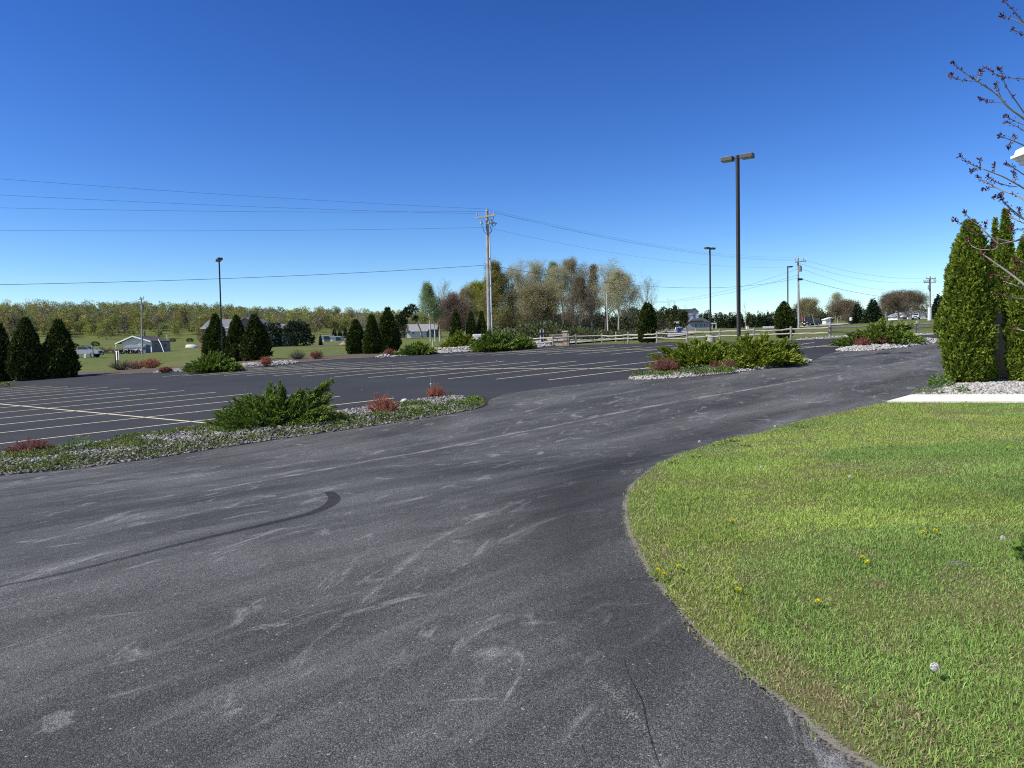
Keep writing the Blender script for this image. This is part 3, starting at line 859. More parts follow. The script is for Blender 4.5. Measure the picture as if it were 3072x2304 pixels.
def arbor_mesh(h, r, n, leaf, seed, shape='cone', k=3, wid=0.42):
    rng = np.random.default_rng(seed)
    def prof(t):
        if shape == 'cone':
            return r * np.where(t < 0.16, 0.80 + 0.20 * (t / 0.16), 1 - np.clip((t - 0.16) / 0.84, 0, 1) ** 1.55 * 0.93)
        if shape == 'egg':
            return r * np.sin(PI * np.clip(t * 0.86 + 0.16, 0, 1)) ** 0.62
        return r * np.where(t < 0.12, 0.86 + 0.14 * (t / 0.12), 1 - np.clip((t - 0.12) / 0.88, 0, 1) ** 3.6 * 0.86)      # column
    ph = rng.uniform(0, 6.28, 8)
    def lump(th, t):
        return 1 + 0.10 * np.sin(3 * th + ph[0] + 5 * t) + 0.075 * np.sin(5 * th + ph[1] - 9 * t) + 0.05 * np.sin(8 * th + ph[2] + 21 * t) + 0.05 * np.sin(2 * th + 31 * t + ph[3]) + 0.035 * np.sin(13 * th - 37 * t + ph[4]) + 0.085 * np.sin(19 * th + ph[5]) * np.sin(46 * t + 5 * th + ph[6])
    t = rng.random(n * 3); t = t[rng.random(n * 3) * r < prof(t) + 0.08 * r][:n]; n = len(t)
    th = rng.uniform(0, 2 * PI, n)
    rr = prof(t) * lump(th, t) * rng.uniform(0.82, 1.06, n)
    nrm = np.column_stack([np.cos(th), np.sin(th), 0.25 * np.ones(n)])
    P = np.column_stack([rr * np.cos(th), rr * np.sin(th), t * h * 0.985 + 0.02 * h])
    parts = []
    fan = unit(nrm * 0.75 + np.array([0, 0, 0.75]) + rng.normal(0, 0.35, (n, 3)))
    for j in range(k):
        D = unit(fan + rng.normal(0, 0.42, (n, 3)))
        parts.append(leaves(rng, P - D * leaf * 0.3, D, leaf * rng.uniform(0.6, 1.25, n), leaf * wid * rng.uniform(0.7, 1.2, n)))
    # inner core in the leaf material, added to block light through the crown
    a, b = 22, 16
    T, TH = np.meshgrid(np.linspace(0, 1, a), np.linspace(0, 2 * PI, b, endpoint=False), indexing='ij')
    R = prof(T) * lump(TH, T) * 0.84 - leaf * 0.25
    R = np.maximum(R, 0.01)
    V = np.stack([R * np.cos(TH), R * np.sin(TH), 0.03 * h + T * h * 0.93], -1).reshape(-1, 3)
    Fq = np.array([[i * b + j, i * b + (j + 1) % b, (i + 1) * b + (j + 1) % b, (i + 1) * b + j] for i in range(a - 1) for j in range(b)])
    parts.append((V, Fq))
    return merge(parts)

def trunk_mesh(h, r, k=7, lean=0.02, seed=0):
    rng = np.random.default_rng(seed)
    z = np.linspace(-0.1, h, 6)
    pts = np.column_stack([np.cumsum(rng.normal(0, lean * h / 5, 6)), np.cumsum(rng.normal(0, lean * h / 5, 6)), z]); pts[0, :2] = pts[1, :2] = 0
    return polyline_tube(pts, np.linspace(r, r * 0.5, 6), k)

def bezier(B, C, T, s):
    s = s[..., None]
    return (1 - s) ** 2 * B + 2 * s * (1 - s) * C + s ** 2 * T

def juniper_mesh(w, d, h, n, leaf, seed, plumes=(), per=34, core=True):
    """spreading juniper: arching branches from the base, each a feathery plume"""
    rng = np.random.default_rng(seed)
    a = rng.random(n) ** 0.62; ph = rng.uniform(0, 2 * PI, n)
    lob = 1 + 0.18 * np.sin(3 * ph + seed) + 0.12 * np.sin(5 * ph + 2 * seed)
    hz = h * (1.02 - 0.80 * a ** 1.7) * rng.uniform(0.60, 1.05, n) * (1 + 0.14 * np.sin(2 * ph + seed))
    T = np.column_stack([w / 2 * a * lob * np.cos(ph), d / 2 * a * lob * np.sin(ph), hz])
    for (x, y, z) in plumes:
        m = max(5, n // 22)
        T = np.concatenate([T, np.array([x, y, z]) * (1 - rng.random((m, 1)) * 0.22) + rng.normal(0, 0.05 * h, (m, 3))])
    n = len(T)
    B = T * np.array([0.28, 0.28, 0]) * rng.uniform(0.3, 1.6, (n, 1)) + np.column_stack([rng.normal(0, 0.05 * w, n), rng.normal(0, 0.05 * d, n), np.full(n, 0.02)])
    C = np.column_stack([B[:, :2] + (T[:, :2] - B[:, :2]) * 0.42, T[:, 2] * rng.uniform(0.50, 0.82, n)])
    S = np.linspace(0, 1, 7)
    pts = bezier(B[:, None], C[:, None], T[:, None], np.broadcast_to(S, (n, 7)))
    P0 = pts[:, :-1].reshape(-1, 3); P1 = pts[:, 1:].reshape(-1, 3)
    rr = np.tile(np.linspace(0.012, 0.003, 7), (n, 1)) * (h / 0.9)
    wood = tubes(P0, P1, rr[:, :-1].ravel(), rr[:, 1:].ravel(), 3)
    s = rng.uniform(0.30, 1.0, (n, per)) ** 0.8
    P = bezier(B[:, None], C[:, None], T[:, None], s).reshape(-1, 3)
    P2 = bezier(B[:, None], C[:, None], T[:, None], np.minimum(s + 0.06, 1.06)).reshape(-1, 3)
    A = unit(P2 - P)
    m = len(P)
    D = unit(A * 1.0 + rng.normal(0, 0.28, (m, 3)) + np.array([0, 0, 0.16]))
    sc_ = np.clip(1.25 - s.ravel(), 0.35, 1)
    Lf = leaf * rng.uniform(0.6, 1.4, m) * (0.55 + 0.6 * sc_)
    P = P + rng.normal(0, 1, (m, 3)) * (leaf * 0.30 * sc_)[:, None]
    fol = [leaves(rng, P, D, Lf * 1.25, Lf * 0.28)]
    D2 = unit(D + rng.normal(0, 0.45, (m, 3)))
    fol.append(leaves(rng, P + D * (Lf * 0.3)[:, None], D2, Lf * 0.6, Lf * 0.22))
    D3 = unit(D + rng.normal(0, 0.45, (m, 3)))
    fol.append(leaves(rng, P + D * (Lf * 0.15)[:, None], D3, Lf * 0.6, Lf * 0.22))
    return merge(fol), wood

def shrub_mesh(w, h, nst, leaf, per, seed, fill=0.45):
    """twiggy shrub: stems fanning from the base, forked, with small leaves on the outer part"""
    rng = np.random.default_rng(seed)
    a = rng.random(nst) ** 0.55; ph = rng.uniform(0, 2 * PI, nst)
    T = np.column_stack([w / 2 * a * np.cos(ph), w / 2 * a * np.sin(ph), h * (1.0 - 0.45 * a ** 2) * rng.uniform(0.65, 1.08, nst)])
    B = T * np.array([0.16, 0.16, 0]) + rng.normal(0, 0.02 * w, (nst, 3)) * np.array([1, 1, 0])
    C = B * 0.4 + T * 0.6; C[:, 2] = T[:, 2] * 0.75
    segs0, segs1, r0, r1 = [], [], [], []
    S = np.linspace(0, 1, 5)
    pts = bezier(B[:, None], C[:, None], T[:, None], np.broadcast_to(S, (nst, 5)))
    segs0.append(pts[:, :-1].reshape(-1, 3)); segs1.append(pts[:, 1:].reshape(-1, 3))
    rr = np.tile(np.linspace(0.007, 0.002, 5), (nst, 1)) * max(0.7, w)
    r0.append(rr[:, :-1].ravel()); r1.append(rr[:, 1:].ravel())
    m = 4
    s = rng.uniform(0.3, 0.95, (nst, m)); P = bezier(B[:, None], C[:, None], T[:, None], s).reshape(-1, 3)
    D = unit(np.repeat(unit(T - B), m, 0) + rng.normal(0, 0.55, (nst * m, 3)))
    L = rng.uniform(0.12, 0.3, nst * m)[:, None] * h
    segs0.append(P); segs1.append(P + D * L)
    r0.append(np.full(len(P), 0.003 * max(0.7, w))); r1.append(np.full(len(P), 0.0012 * max(0.7, w)))
    wood = tubes(np.concatenate(segs0), np.concatenate(segs1), np.concatenate(r0), np.concatenate(r1), 3)
    fol = None
    if per:
        s2 = rng.uniform(fill, 1.0, (nst, per)); Q = bezier(B[:, None], C[:, None], T[:, None], s2).reshape(-1, 3)
        Q2 = np.repeat(P, per // 3 + 1, 0) + np.repeat(D * L, per // 3 + 1, 0) * rng.random((len(P) * (per // 3 + 1), 1))
        Q = np.concatenate([Q, Q2]); mm = len(Q)
        DD = unit(rng.normal(0, 1, (mm, 3)) + np.array([0, 0, 0.5]))
        fol = leaves(rng, Q + rng.normal(0, leaf * 0.5, (mm, 3)), DD, leaf * rng.uniform(0.6, 1.3, mm), leaf * 0.6)
    return fol, wood

def weed_mesh(w, h, n, leaf, seed):
    rng = np.random.default_rng(seed)
    a = rng.random(n) ** 0.5; ph = rng.uniform(0, 2 * PI, n)
    P = np.column_stack([w / 2 * a * np.cos(ph), w / 2 * a * np.sin(ph), h * (1 - 0.7 * a ** 2) * rng.uniform(0.15, 1.0, n)])
    D = unit(np.column_stack([np.cos(ph), np.sin(ph), np.full(n, 0.45)]) + rng.normal(0, 0.6, (n, 3)))
    lv = leaves(rng, P, D, leaf * rng.uniform(0.6, 1.3, n), leaf * 0.55)
    m = max(6, n // 12)
    stems = tubes(P[:m] * np.array([0.2, 0.2, 0.0]), P[:m], np.full(m, 0.004), np.full(m, 0.002), 3)
    return merge([lv, stems])

def tree_skel(seed, h, spread, tf=0.25, limbs=12, shape='oval', lean=0.0, up=0.35, r0=None, lv=3, ang=(58, 22), wob=0.13, dens=1.0, multi=1, tw=0.014):
    """branch segments and twig tips of a deciduous tree"""
    rng = random.Random(seed)
    r0 = r0 or h * 0.019
    S0, S1, RA, RB, TIP, LV = [], [], [], [], [], []
    def nv(a):
        return Vector((rng.gauss(0, a), rng.gauss(0, a), rng.gauss(0, a)))
    def perp(d, az):
        u = d.orthogonal().normalized(); v = d.cross(u)
        return u * math.cos(az) + v * math.sin(az)
    def branch(p, d, L, r, level):
        n = 4 if level <= 1 else 3
        az = rng.uniform(0, 6.28)
        for i in range(n):
            d = (d + nv(wob * (1.2 if level > 1 else 1)) + Vector((0, 0, up * 0.28))).normalized()
            q = p + d * (L / n)
            ra = r * (1 - 0.75 * i / n); rb = r * (1 - 0.75 * (i + 1) / n)
            S0.append(p); S1.append(q); RA.append(ra); RB.append(rb); LV.append(level)
            if level < lv:
                nk = (2 if level == 1 else 2) if rng.random() < dens else 1
                if i == 0 and level == 1: nk = 1
                for _ in range(nk):
                    az += 2.4 + rng.uniform(-0.4, 0.4)
                    a = math.radians(rng.uniform(26, 52))
                    cd = (d * math.cos(a) + perp(d, az) * math.sin(a)).normalized()
                    branch(q, cd, L * rng.uniform(0.42, 0.66) * (1 - 0.18 * i / n), max(ra * 0.55, tw), level + 1)
            p = q
        TIP.append((p, d))
    for mi in range(multi):
        p = Vector((rng.uniform(-.3, .3) * (multi > 1), rng.uniform(-.3, .3) * (multi > 1), -0.15))
        ld = rng.uniform(0, 6.28)
        d = Vector((lean if multi == 1 else 0.16 * math.cos(ld), 0.16 * math.sin(ld) if multi > 1 else 0, 1)).normalized()
        n = 10; az = rng.uniform(0, 6.28); Ht = h * 0.93
        for i in range(n):
            t0 = i / n; t1 = (i + 1) / n
            d = (d + nv(0.035) + Vector((0, 0, 0.10))).normalized()
            q = p + d * (Ht / n)
            ra = r0 * (1 - 0.88 * t0); rb = r0 * (1 - 0.88 * t1)
            S0.append(p); S1.append(q); RA.append(ra * (1.25 if i == 0 else 1)); RB.append(rb); LV.append(0)
            if t1 > tf:
                k = limbs * (1 / n) / (1 - tf) / multi
                k = int(k) + (rng.random() < k - int(k))
                for _ in range(k):
                    az += 2.4 + rng.uniform(-0.5, 0.5)
                    t = (t1 - tf) / (1 - tf)
                    if shape == 'oval': L = spread * (0.55 + 0.45 * math.sin(PI * min(1, t * 0.8 + 0.2))) * (1 - 0.45 * t)
                    elif shape == 'vase': L = spread * (1.05 - 0.35 * t)
                    elif shape == 'cone': L = spread * (1.05 - 0.85 * t)
                    else: L = spread * (0.7 + 0.3 * math.sin(PI * t)) * (1 - 0.3 * t)
                    a = math.radians(ang[0] + (ang[1] - ang[0]) * t + rng.uniform(-8, 8))
                    cd = (d * math.cos(a) + perp(d, az) * math.sin(a)).normalized()
                    branch(p.lerp(q, rng.random()), cd, L * rng.uniform(0.8, 1.15), max(rb * 0.55, r0 * 0.12), 1)
            p = q
        TIP.append((p, d))
    A = lambda L: np.array([tuple(v) for v in L])
    LV = np.array(LV)
    T = np.array([tuple(p) for p, d in TIP]); TD_ = np.array([tuple(d) for p, d in TIP])
    return A(S0), A(S1), np.array(RA), np.array(RB), LV, T, TD_

LFM = {}
def budmat(key, stops, transl=0.3):
    mid = stops[len(stops) // 2][1]
    stops = [(p, tuple(a * 0.6 + b * 0.4 for a, b in zip(c, mid))) for p, c in stops]
    if key not in LFM: LFM[key] = leafmat(key, stops, transl)
    return LFM[key]
BUD_OLIVE = budmat('olive_spring_leaf', [(0, (0.14, 0.13, 0.038)), (0.5, (0.25, 0.225, 0.065)), (1, (0.38, 0.34, 0.12))])
BUD_YEL = budmat('yellow_spring_leaf', [(0, (0.160, 0.174, 0.026)), (0.5, (0.290, 0.297, 0.043)), (1, (0.493, 0.464, 0.087))])
BUD_TAN = budmat('tan_spring_leaf', [(0, (0.172, 0.152, 0.076)), (0.5, (0.299, 0.265, 0.132)), (1, (0.448, 0.402, 0.218))])
BUD_PALE = budmat('pale_spring_leaf', [(0, (0.260, 0.260, 0.139)), (0.5, (0.434, 0.418, 0.244)), (1, (0.661, 0.626, 0.418))])
BUD_RED = budmat('red_spring_leaf', [(0, (0.14, 0.095, 0.07)), (0.5, (0.225, 0.16, 0.118)), (1, (0.32, 0.235, 0.175))])
BUD_BROWN = budmat('brown_spring_leaf', [(0, (0.11, 0.088, 0.055)), (0.5, (0.195, 0.155, 0.095)), (1, (0.30, 0.25, 0.16))])
BUD_GREEN = budmat('green_spring_leaf', [(0, (0.102, 0.152, 0.043)), (0.5, (0.189, 0.254, 0.087)), (1, (0.319, 0.392, 0.174))])

def tree_parts(root, sk, bark, leafm, per, leaf, seed, spreadf=1.0, k=3):
    S0, S1, RA, RB, LV, T, D = sk
    a = LV <= 1
    V, Fq = merge([tubes(S0[LV == 0], S1[LV == 0], RA[LV == 0], RB[LV == 0], 7), tubes(S0[LV == 1], S1[LV == 1], RA[LV == 1], RB[LV == 1], 4)])
    mesh_obj('trunk', arr_mesh('trunk', V, Fq, True), bark, root)
    b = LV >= 2
    parts = [tubes(S0[b], S1[b], RA[b], RB[b], 3)]
    V, Fq = parts[0]
    mi = np.zeros(len(Fq), np.int32)
    if per > 0:
        rng = np.random.default_rng(seed)
        m2 = LV == LV.max()
        Q = np.concatenate([np.repeat(T, per, 0), np.repeat((S0[m2] + S1[m2]) / 2, max(1, per // 2), 0)])
        Q = Q + rng.normal(0, leaf * 1.3 * spreadf, Q.shape)
        DD = unit(rng.normal(0, 1, Q.shape))
        LV_ = leaves(rng, Q, DD, leaf * rng.uniform(0.6, 1.4, len(Q)), leaf * 0.7)
        V2, F2 = merge([(V, Fq), LV_])
        mi = np.concatenate([mi, np.ones(len(LV_[1]), np.int32)])
        V, Fq = V2, F2
    me = arr_mesh('crown', V, Fq)
    o = mesh_obj('crown', me, [bark, leafm] if per > 0 else bark, root)
    me.polygons.foreach_set('material_index', mi)
    return o

def conifer_mesh(h, r, n, leaf, seed, layers=9, base=0.06, droop=0.25, thin=0.0):
    rng = np.random.default_rng(seed)
    t = 1 - np.sqrt(rng.random(n)) * (1 - base)
    saw = (t * layers + rng.normal(0, 0.06, n)) % 1.0
    th = rng.uniform(0, 2 * PI, n)
    whorl = 0.5 + 0.5 * np.sin(5 * th + np.floor(t * layers) * 2.1)
    R = r * (1 - t) ** 0.88 * (0.70 + 0.34 * (1 - saw) * whorl + 0.10 * np.sin(3 * th + seed))
    f = rng.uniform(0.35 + thin * 0.2, 1.05, n)
    P = np.column_stack([R * f * np.cos(th), R * f * np.sin(th), t * h - droop * R * f * 0.5 + 0.02 * h])
    D = unit(np.column_stack([np.cos(th), np.sin(th), np.full(n, -0.12)]) + rng.normal(0, 0.38, (n, 3)))
    parts = [leaves(rng, P, D, leaf * rng.uniform(0.7, 1.3, n), leaf * 0.34)]
    D = unit(D + rng.normal(0, 0.5, (n, 3)))
    parts.append(leaves(rng, P, D, leaf * rng.uniform(0.5, 1.0, n), leaf * 0.3))
    return merge(parts)

def blob_mesh(rng, blobs, n, leaf, shell=0.5, up=0.2):
    """foliage tufts over a set of ellipsoid lobes (cx, cy, cz, rx, ry, rz)"""
    parts = []
    tot = sum(b[3] * b[4] + b[3] * b[5] + b[4] * b[5] for b in blobs)
    for (cx, cy, cz, rx, ry, rz) in blobs:
        m = max(8, int(n * (rx * ry + rx * rz + ry * rz) / tot))
        d = unit(rng.normal(size=(m, 3)))
        P = np.array([cx, cy, cz]) + d * np.array([rx, ry, rz]) * rng.uniform(shell, 1.0, (m, 1))
        D = unit(d + rng.normal(0, 0.45, (m, 3)) + np.array([0, 0, up]))
        parts.append(leaves(rng, P, D, leaf * rng.uniform(0.6, 1.4, m), leaf * 0.42))
    return merge(parts)
# ================================================================ arborvitae
# (px of axis, px base, px top, half width px, tint, label)
def arborvitae(px, yb, yt, hw, n, leaf, mat, seed, label, group, shape='cone', rz=None, Y=None, k=3):
    p = hit(px, yb) if Y is None else ongr(px, Y, yb)
    s = p.y / F
    h = (yb - yt) * s * 1.0
    if Y is not None:
        h = atdepth(px, yt, Y).z - p.z
    root = thing('arborvitae', label, 'tree', p, 0.0, group)
    V, Fq = arbor_mesh(h, hw * s * 0.84, n, leaf, seed, shape, k)
    mesh_obj('crown', arr_mesh('crown', V, Fq), mat, root)
    V, Fq = trunk_mesh(h * 0.5, 0.05 * hw * s + 0.03, seed=seed)
    mesh_obj('trunk', arr_mesh('trunk', V, Fq, True), BARKD, root)
    return root

GA = 'dark arborvitae clumped along the far edge of the parking lot'
L = ''
AV = [
    (2, 1143, 972, 50, 'leftmost dark arborvitae, cut off by the left edge of the photo'),
    (85, 1140, 957, 56, 'dark arborvitae between the cut-off leftmost one and the broad one beside the field'),
    (182, 1133, 963, 54, 'broad dark arborvitae closest to the parked pickup, right end of the left clump'),
    (650, 1082, 945, 42, 'arborvitae with a sunlit left flank right behind the slim lot lamp and spreading juniper'),
    (714, 1086, 950, 38, 'black shaded arborvitae in the middle of the three in front of the gabled house'),
    (768, 1083, 946, 47, 'tall dark arborvitae behind the red barberry, right one of the three by the gabled house'),
    (1070, 1063, 963, 33, 'low wide arborvitae with sunny left side, left one of the clump beyond the lot centre-left'),
    (1118, 1063, 947, 27, 'shaded arborvitae squeezed between a low wide one and the tallest of its clump'),
    (1166, 1058, 927, 37, 'tallest pointed arborvitae above the low dark juniper, in front of the hazy hill'),
    (1368, 1012, 927, 21, 'narrow arborvitae standing left of the wooden utility pole, behind the low juniper mound'),
    (1414, 1012, 936, 19, 'small dark arborvitae nearest the left side of the tall utility pole'),
    (1446, 1012, 934, 18, 'small dark arborvitae half hidden by the trunk of the tall utility pole'),
]
for i, (px, yb, yt, hw, lab) in enumerate(AV):
    Yf = None if i < 9 else 62 + i * 0.3
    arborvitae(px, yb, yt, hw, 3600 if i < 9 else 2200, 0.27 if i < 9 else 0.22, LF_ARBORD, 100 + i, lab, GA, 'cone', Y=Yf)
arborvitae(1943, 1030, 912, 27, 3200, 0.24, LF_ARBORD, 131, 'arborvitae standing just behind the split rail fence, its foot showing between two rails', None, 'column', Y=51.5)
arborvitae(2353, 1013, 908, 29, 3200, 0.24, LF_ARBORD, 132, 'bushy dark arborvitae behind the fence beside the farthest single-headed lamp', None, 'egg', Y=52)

GR = 'sunlit arborvitae around the dark metal cabinet'
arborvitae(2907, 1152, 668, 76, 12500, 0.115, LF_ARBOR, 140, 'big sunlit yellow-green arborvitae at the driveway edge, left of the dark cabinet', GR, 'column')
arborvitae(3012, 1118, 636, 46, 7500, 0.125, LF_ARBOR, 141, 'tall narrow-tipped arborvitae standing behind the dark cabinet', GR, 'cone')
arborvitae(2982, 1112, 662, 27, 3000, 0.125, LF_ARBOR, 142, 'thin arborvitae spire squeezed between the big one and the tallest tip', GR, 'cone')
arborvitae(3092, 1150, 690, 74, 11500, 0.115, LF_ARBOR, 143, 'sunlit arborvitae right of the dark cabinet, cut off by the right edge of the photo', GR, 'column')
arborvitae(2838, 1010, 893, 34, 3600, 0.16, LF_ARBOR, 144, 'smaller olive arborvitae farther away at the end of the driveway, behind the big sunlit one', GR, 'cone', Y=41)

# ================================================================ junipers
def juniper(px, yb, yt, x0, x1, dep, n, leaf, seed, label, mat=None, plumes=(), Y=None, per=34, group='spreading junipers in the planting beds'):
    p = hit(px, yb) if Y is None else ongr(px, Y, yb)
    s = p.y / F
    w = (x1 - x0) * s; h = (yb - yt) * s
    if Y is not None: h = atdepth(px, yt, Y).z - p.z
    c = ((x0 + x1) / 2 - px) * s
    root = thing('juniper', label, 'shrub', p + Vector((c, dep * 0.4, 0.0)), 0, group)
    pl = [(a * s - c, b, z * s) for a, b, z in plumes]
    fol, wood = juniper_mesh(w, dep, h, n, leaf, seed, pl, per)
    mesh_obj('foliage', arr_mesh('foliage', *fol), mat or LF_JUN, root)
    mesh_obj('branches', arr_mesh('branches', *wood), BARKD, root)
    return root
juniper(800, 1306, 1176, 575, 1015, 2.3, 320, 0.115, 21, 'large feathery green juniper with one plume standing up, in the nearest planting island', plumes=((172, 0.2, 160), (150, 0.1, 140), (178, 0.0, 118), (80, 0.1, 132), (10, 0.0, 124), (-170, 0.0, 78), (-195, 0.0, 62), (-110, 0.0, 96)), per=44)
juniper(2120, 1118, 1034, 1960, 2290, 3.0, 300, 0.17, 22, 'golden green juniper left of the tall twin-headed lamp pole', LF_JUNY, plumes=((-118, 0, 78), (-150, 0, 56), (-60, 0, 82), (0, 0.2, 94), (70, 0.2, 98)), per=40)
juniper(2305, 1106, 1016, 2130, 2450, 3.0, 320, 0.17, 23, 'dense juniper right of the tall twin-headed lamp pole, reaching over the asphalt', LF_JUNY, plumes=((95, 0, 90), (125, 0, 72), (138, 0, 46), (30, 0.2, 102), (-50, 0.2, 96), (-110, 0.2, 82)), per=40)
juniper(2695, 1040, 966, 2556, 2816, 3.4, 280, 0.17, 24, 'dark green juniper with upswept ends on the island left of the big arborvitae', plumes=((90, 0, 66), (60, 0, 72), (-40, 0, 66), (-90, 0, 42)), per=36)
juniper(1375, 1052, 1002, 1312, 1450, 2.6, 170, 0.24, 25, 'rounded yellow-green juniper at the left end of the mound below the utility pole', LF_JUNY)
juniper(1478, 1056, 998, 1405, 1558, 2.6, 190, 0.24, 26, 'wide green juniper directly in front of the foot of the utility pole')
juniper(1570, 1049, 1010, 1532, 1602, 2.0, 110, 0.22, 27, 'small dark juniper by the left end of the split rail fence')
juniper(622, 1120, 1064, 530, 716, 2.4, 190, 0.22, 28, 'wide flat juniper hiding the foot of the slim lamp in front of the sunlit arborvitae', LF_JUN)
juniper(1252, 1066, 1030, 1192, 1314, 2.2, 150, 0.22, 29, 'low dark juniper lying below the white house in the trees')

# ================================================================ barberries and bare shrubs
def barberry(px, yb, yt, w_px, seed, label, leafm=LF_BARB, twig=TWIG, per=26, nst=70, leaf=None, group='red barberries in the planting beds', cat='shrub', name='barberry'):
    p = hit(px, yb); s = p.y / F
    root = thing(name, label, cat, p + Vector((0, w_px * s * 0.35, 0)), 0, group)
    leaf = leaf or max(0.022, 2.6 * s)
    fol, wood = shrub_mesh(w_px * s, (yb - yt) * s, nst, leaf, per, seed)
    if fol: mesh_obj('foliage', arr_mesh('foliage', *fol), leafm, root)
    mesh_obj('stems', arr_mesh('stems', *wood), twig, root)
    return root
barberry(62, 1389, 1322, 140, 31, 'bright red barberry at the left edge of the nearest planting island', nst=90, per=36)
barberry(1143, 1258, 1183, 100, 32, 'orange-red barberry beside the white rock in the nearest island', LF_BARBO, per=40, nst=70)
barberry(1305, 1207, 1158, 62, 33, 'small dusky red barberry behind the stake light at the tip of the nearest island', LF_BARBO, per=24)
barberry(2000, 1128, 1070, 92, 34, 'pinkish twiggy barberry at the left tip of the middle island', LF_BARB, per=9, nst=130)
barberry(2150, 1117, 1085, 46, 35, 'low red barberry tucked under the golden juniper', LF_BARB, per=14)
barberry(2188, 1118, 1078, 56, 36, 'dull brown barberry under the junipers at the foot of the lamp', LF_BARB, TWIGB, per=5)
barberry(2597, 1045, 1012, 54, 37, 'left one of two round barberries on the right-hand island', LF_BARB, per=12)
barberry(2668, 1041, 1006, 56, 38, 'right one of two round barberries, in front of the dark upswept juniper', LF_BARB, per=12)
barberry(490, 1119, 1102, 44, 39, 'low red barberry left of the wide flat juniper', LF_BARB, per=14)
barberry(793, 1102, 1070, 46, 40, 'round pink barberry in front of the tall dark arborvitae at the lot edge', LF_BARBO, per=14)
barberry(1168, 1070, 1044, 38, 41, 'small dusky barberry below the tallest pointed arborvitae', LF_BARB, per=8)
barberry(395, 1108, 1082, 84, 42, 'dead-looking reddish shrub between the white panel sign and the orange-tipped shrub', LF_BARB, TWIG, per=4, nst=90)
barberry(442, 1108, 1076, 74, 43, 'orange-tipped bare shrub in front of the grey garage', LF_BARBO, TWIGB, per=9, nst=90)
GB = 'bare grey shrubs along the far lot edge'
BW = M('grey_twig', (0.10, 0.085, 0.075), 0.9, 0.1, 0.4, 9)
barberry(352, 1114, 1080, 78, 44, 'bare dark twiggy shrub at the foot of the white panel sign', None, BW, per=0, nst=110, group=GB, name='bare_shrub')
barberry(888, 1082, 1050, 60, 45, 'grey bare shrub with a fan of straight stems, left of its redder twin', None, BW, per=0, nst=130, group=GB, name='bare_shrub')
barberry(946, 1080, 1051, 48, 46, 'reddish bare shrub right beside the grey fan-shaped one at the lot edge', LF_BARB, TWIG, per=3, nst=110, group=GB, name='bare_shrub')

# ================================================================ weeds on the beds
def weed(px, yb, w_px, h_px, n, seed, label, mat=LF_WEED, leaf=None, cat='weed', dz=0.06):
    p = hit(px, yb); s = p.y / F
    root = mesh_obj('leafy_weed', arr_mesh('leafy_weed', *weed_mesh(w_px * s, h_px * s, n, leaf or 7 * s, seed)), mat)
    root.location = p + Vector((0, 0, dz)); props(root, label, cat, 'leafy weeds growing in the gravel')
    return root
weed(240, 1349, 92, 34, 320, 51, 'domed bright green weed at the back of the nearest island, right of the red barberry')
weed(225, 1396, 66, 26, 240, 52, 'dark green weed at the front edge of the nearest island below the domed one', leaf=0.05)
weed(165, 1385, 84, 34, 520, 53, 'pale feathery weed clump between the red barberry and the driveway', LF_GREY, 0.05)
weed(922, 1230, 100, 46, 700, 54, 'broad-leaved weed in front of the dusky red barberry at the island tip')
weed(880, 1262, 120, 26, 800, 55, 'low spreading weed between the big juniper and the orange barberry')
weed(2170, 1122, 64, 24, 240, 56, 'green leafy weed on the white gravel under the brown barberry')
weed(2095, 1124, 130, 26, 520, 57, 'pale grey-green weed mat in the middle island', LF_GREY, 0.07)
weed(2822, 1166, 66, 40, 380, 58, 'dark glossy weed at the foot of the big sunlit arborvitae', leaf=0.07)
weed(2788, 1184, 84, 18, 260, 59, 'low weed along the driveway end of the white gravel', LF_GREY, 0.05)
weed(2885, 1183, 44, 18, 170, 60, 'small dark weed standing alone in the white gravel by the pavement slab', leaf=0.05)
weed(12, 1160, 36, 10, 90, 61, 'small green weed at the lot edge below the leftmost arborvitae', leaf=0.15)
weed(3084, 1690, 44, 60, 50, 62, 'strappy green clump at the right edge of the lawn', leaf=0.07)

# ground cover over the nearest and middle island
def ground_cover(P, mnd, n, leaf, seed, front, mat, edge_w=0.55, patch=0.6):
    rng = np.random.default_rng(seed)
    q = scatter(rng, P, n * 4)
    fr = np.array(front)
    d = np.full(len(q), 1e9)
    for i in range(len(fr) - 1):
        a, b = fr[i], fr[i + 1]; e = b - a
        t = np.clip(((q - a) @ e) / (e @ e), 0, 1); d = np.minimum(d, np.linalg.norm(q - a - t[:, None] * e, axis=1))
    nz = vnoise(q[:, 0], q[:, 1], patch, seed) * 0.7 + vnoise(q[:, 0], q[:, 1], patch * 0.3, seed + 1) * 0.3
    pr = np.clip(1.15 - d / edge_w, 0, 1) * 0.9 + np.where(nz > 0.62, 0.8, 0)
    q = q[(rng.random(len(q)) < pr * (0.35 + nz))][:n]
    m = len(q)
    z = terrain(q[:, 0], q[:, 1]) + mnd(q[:, 0], q[:, 1]) + 0.03 + rng.uniform(0, 0.07, m)
    B = np.column_stack([q, z])
    D = unit(rng.normal(0, 1, (m, 3)) * np.array([1, 1, 0.5]) + np.array([0, 0, 0.75]))
    lv = leaves(rng, B, D, leaf * rng.uniform(0.5, 1.5, m), leaf * rng.uniform(0.25, 0.6, m))
    o = mesh_obj('ground_cover', arr_mesh('ground_cover', *lv), mat); o['kind'] = 'stuff'
LF_COVER = leafmat('ground_cover_leaf', [(0.0, (0.05, 0.085, 0.018)), (0.4, (0.11, 0.16, 0.03)), (0.75, (0.20, 0.25, 0.055)), (1.0, (0.30, 0.29, 0.12))], 0.3, patch=1.2)
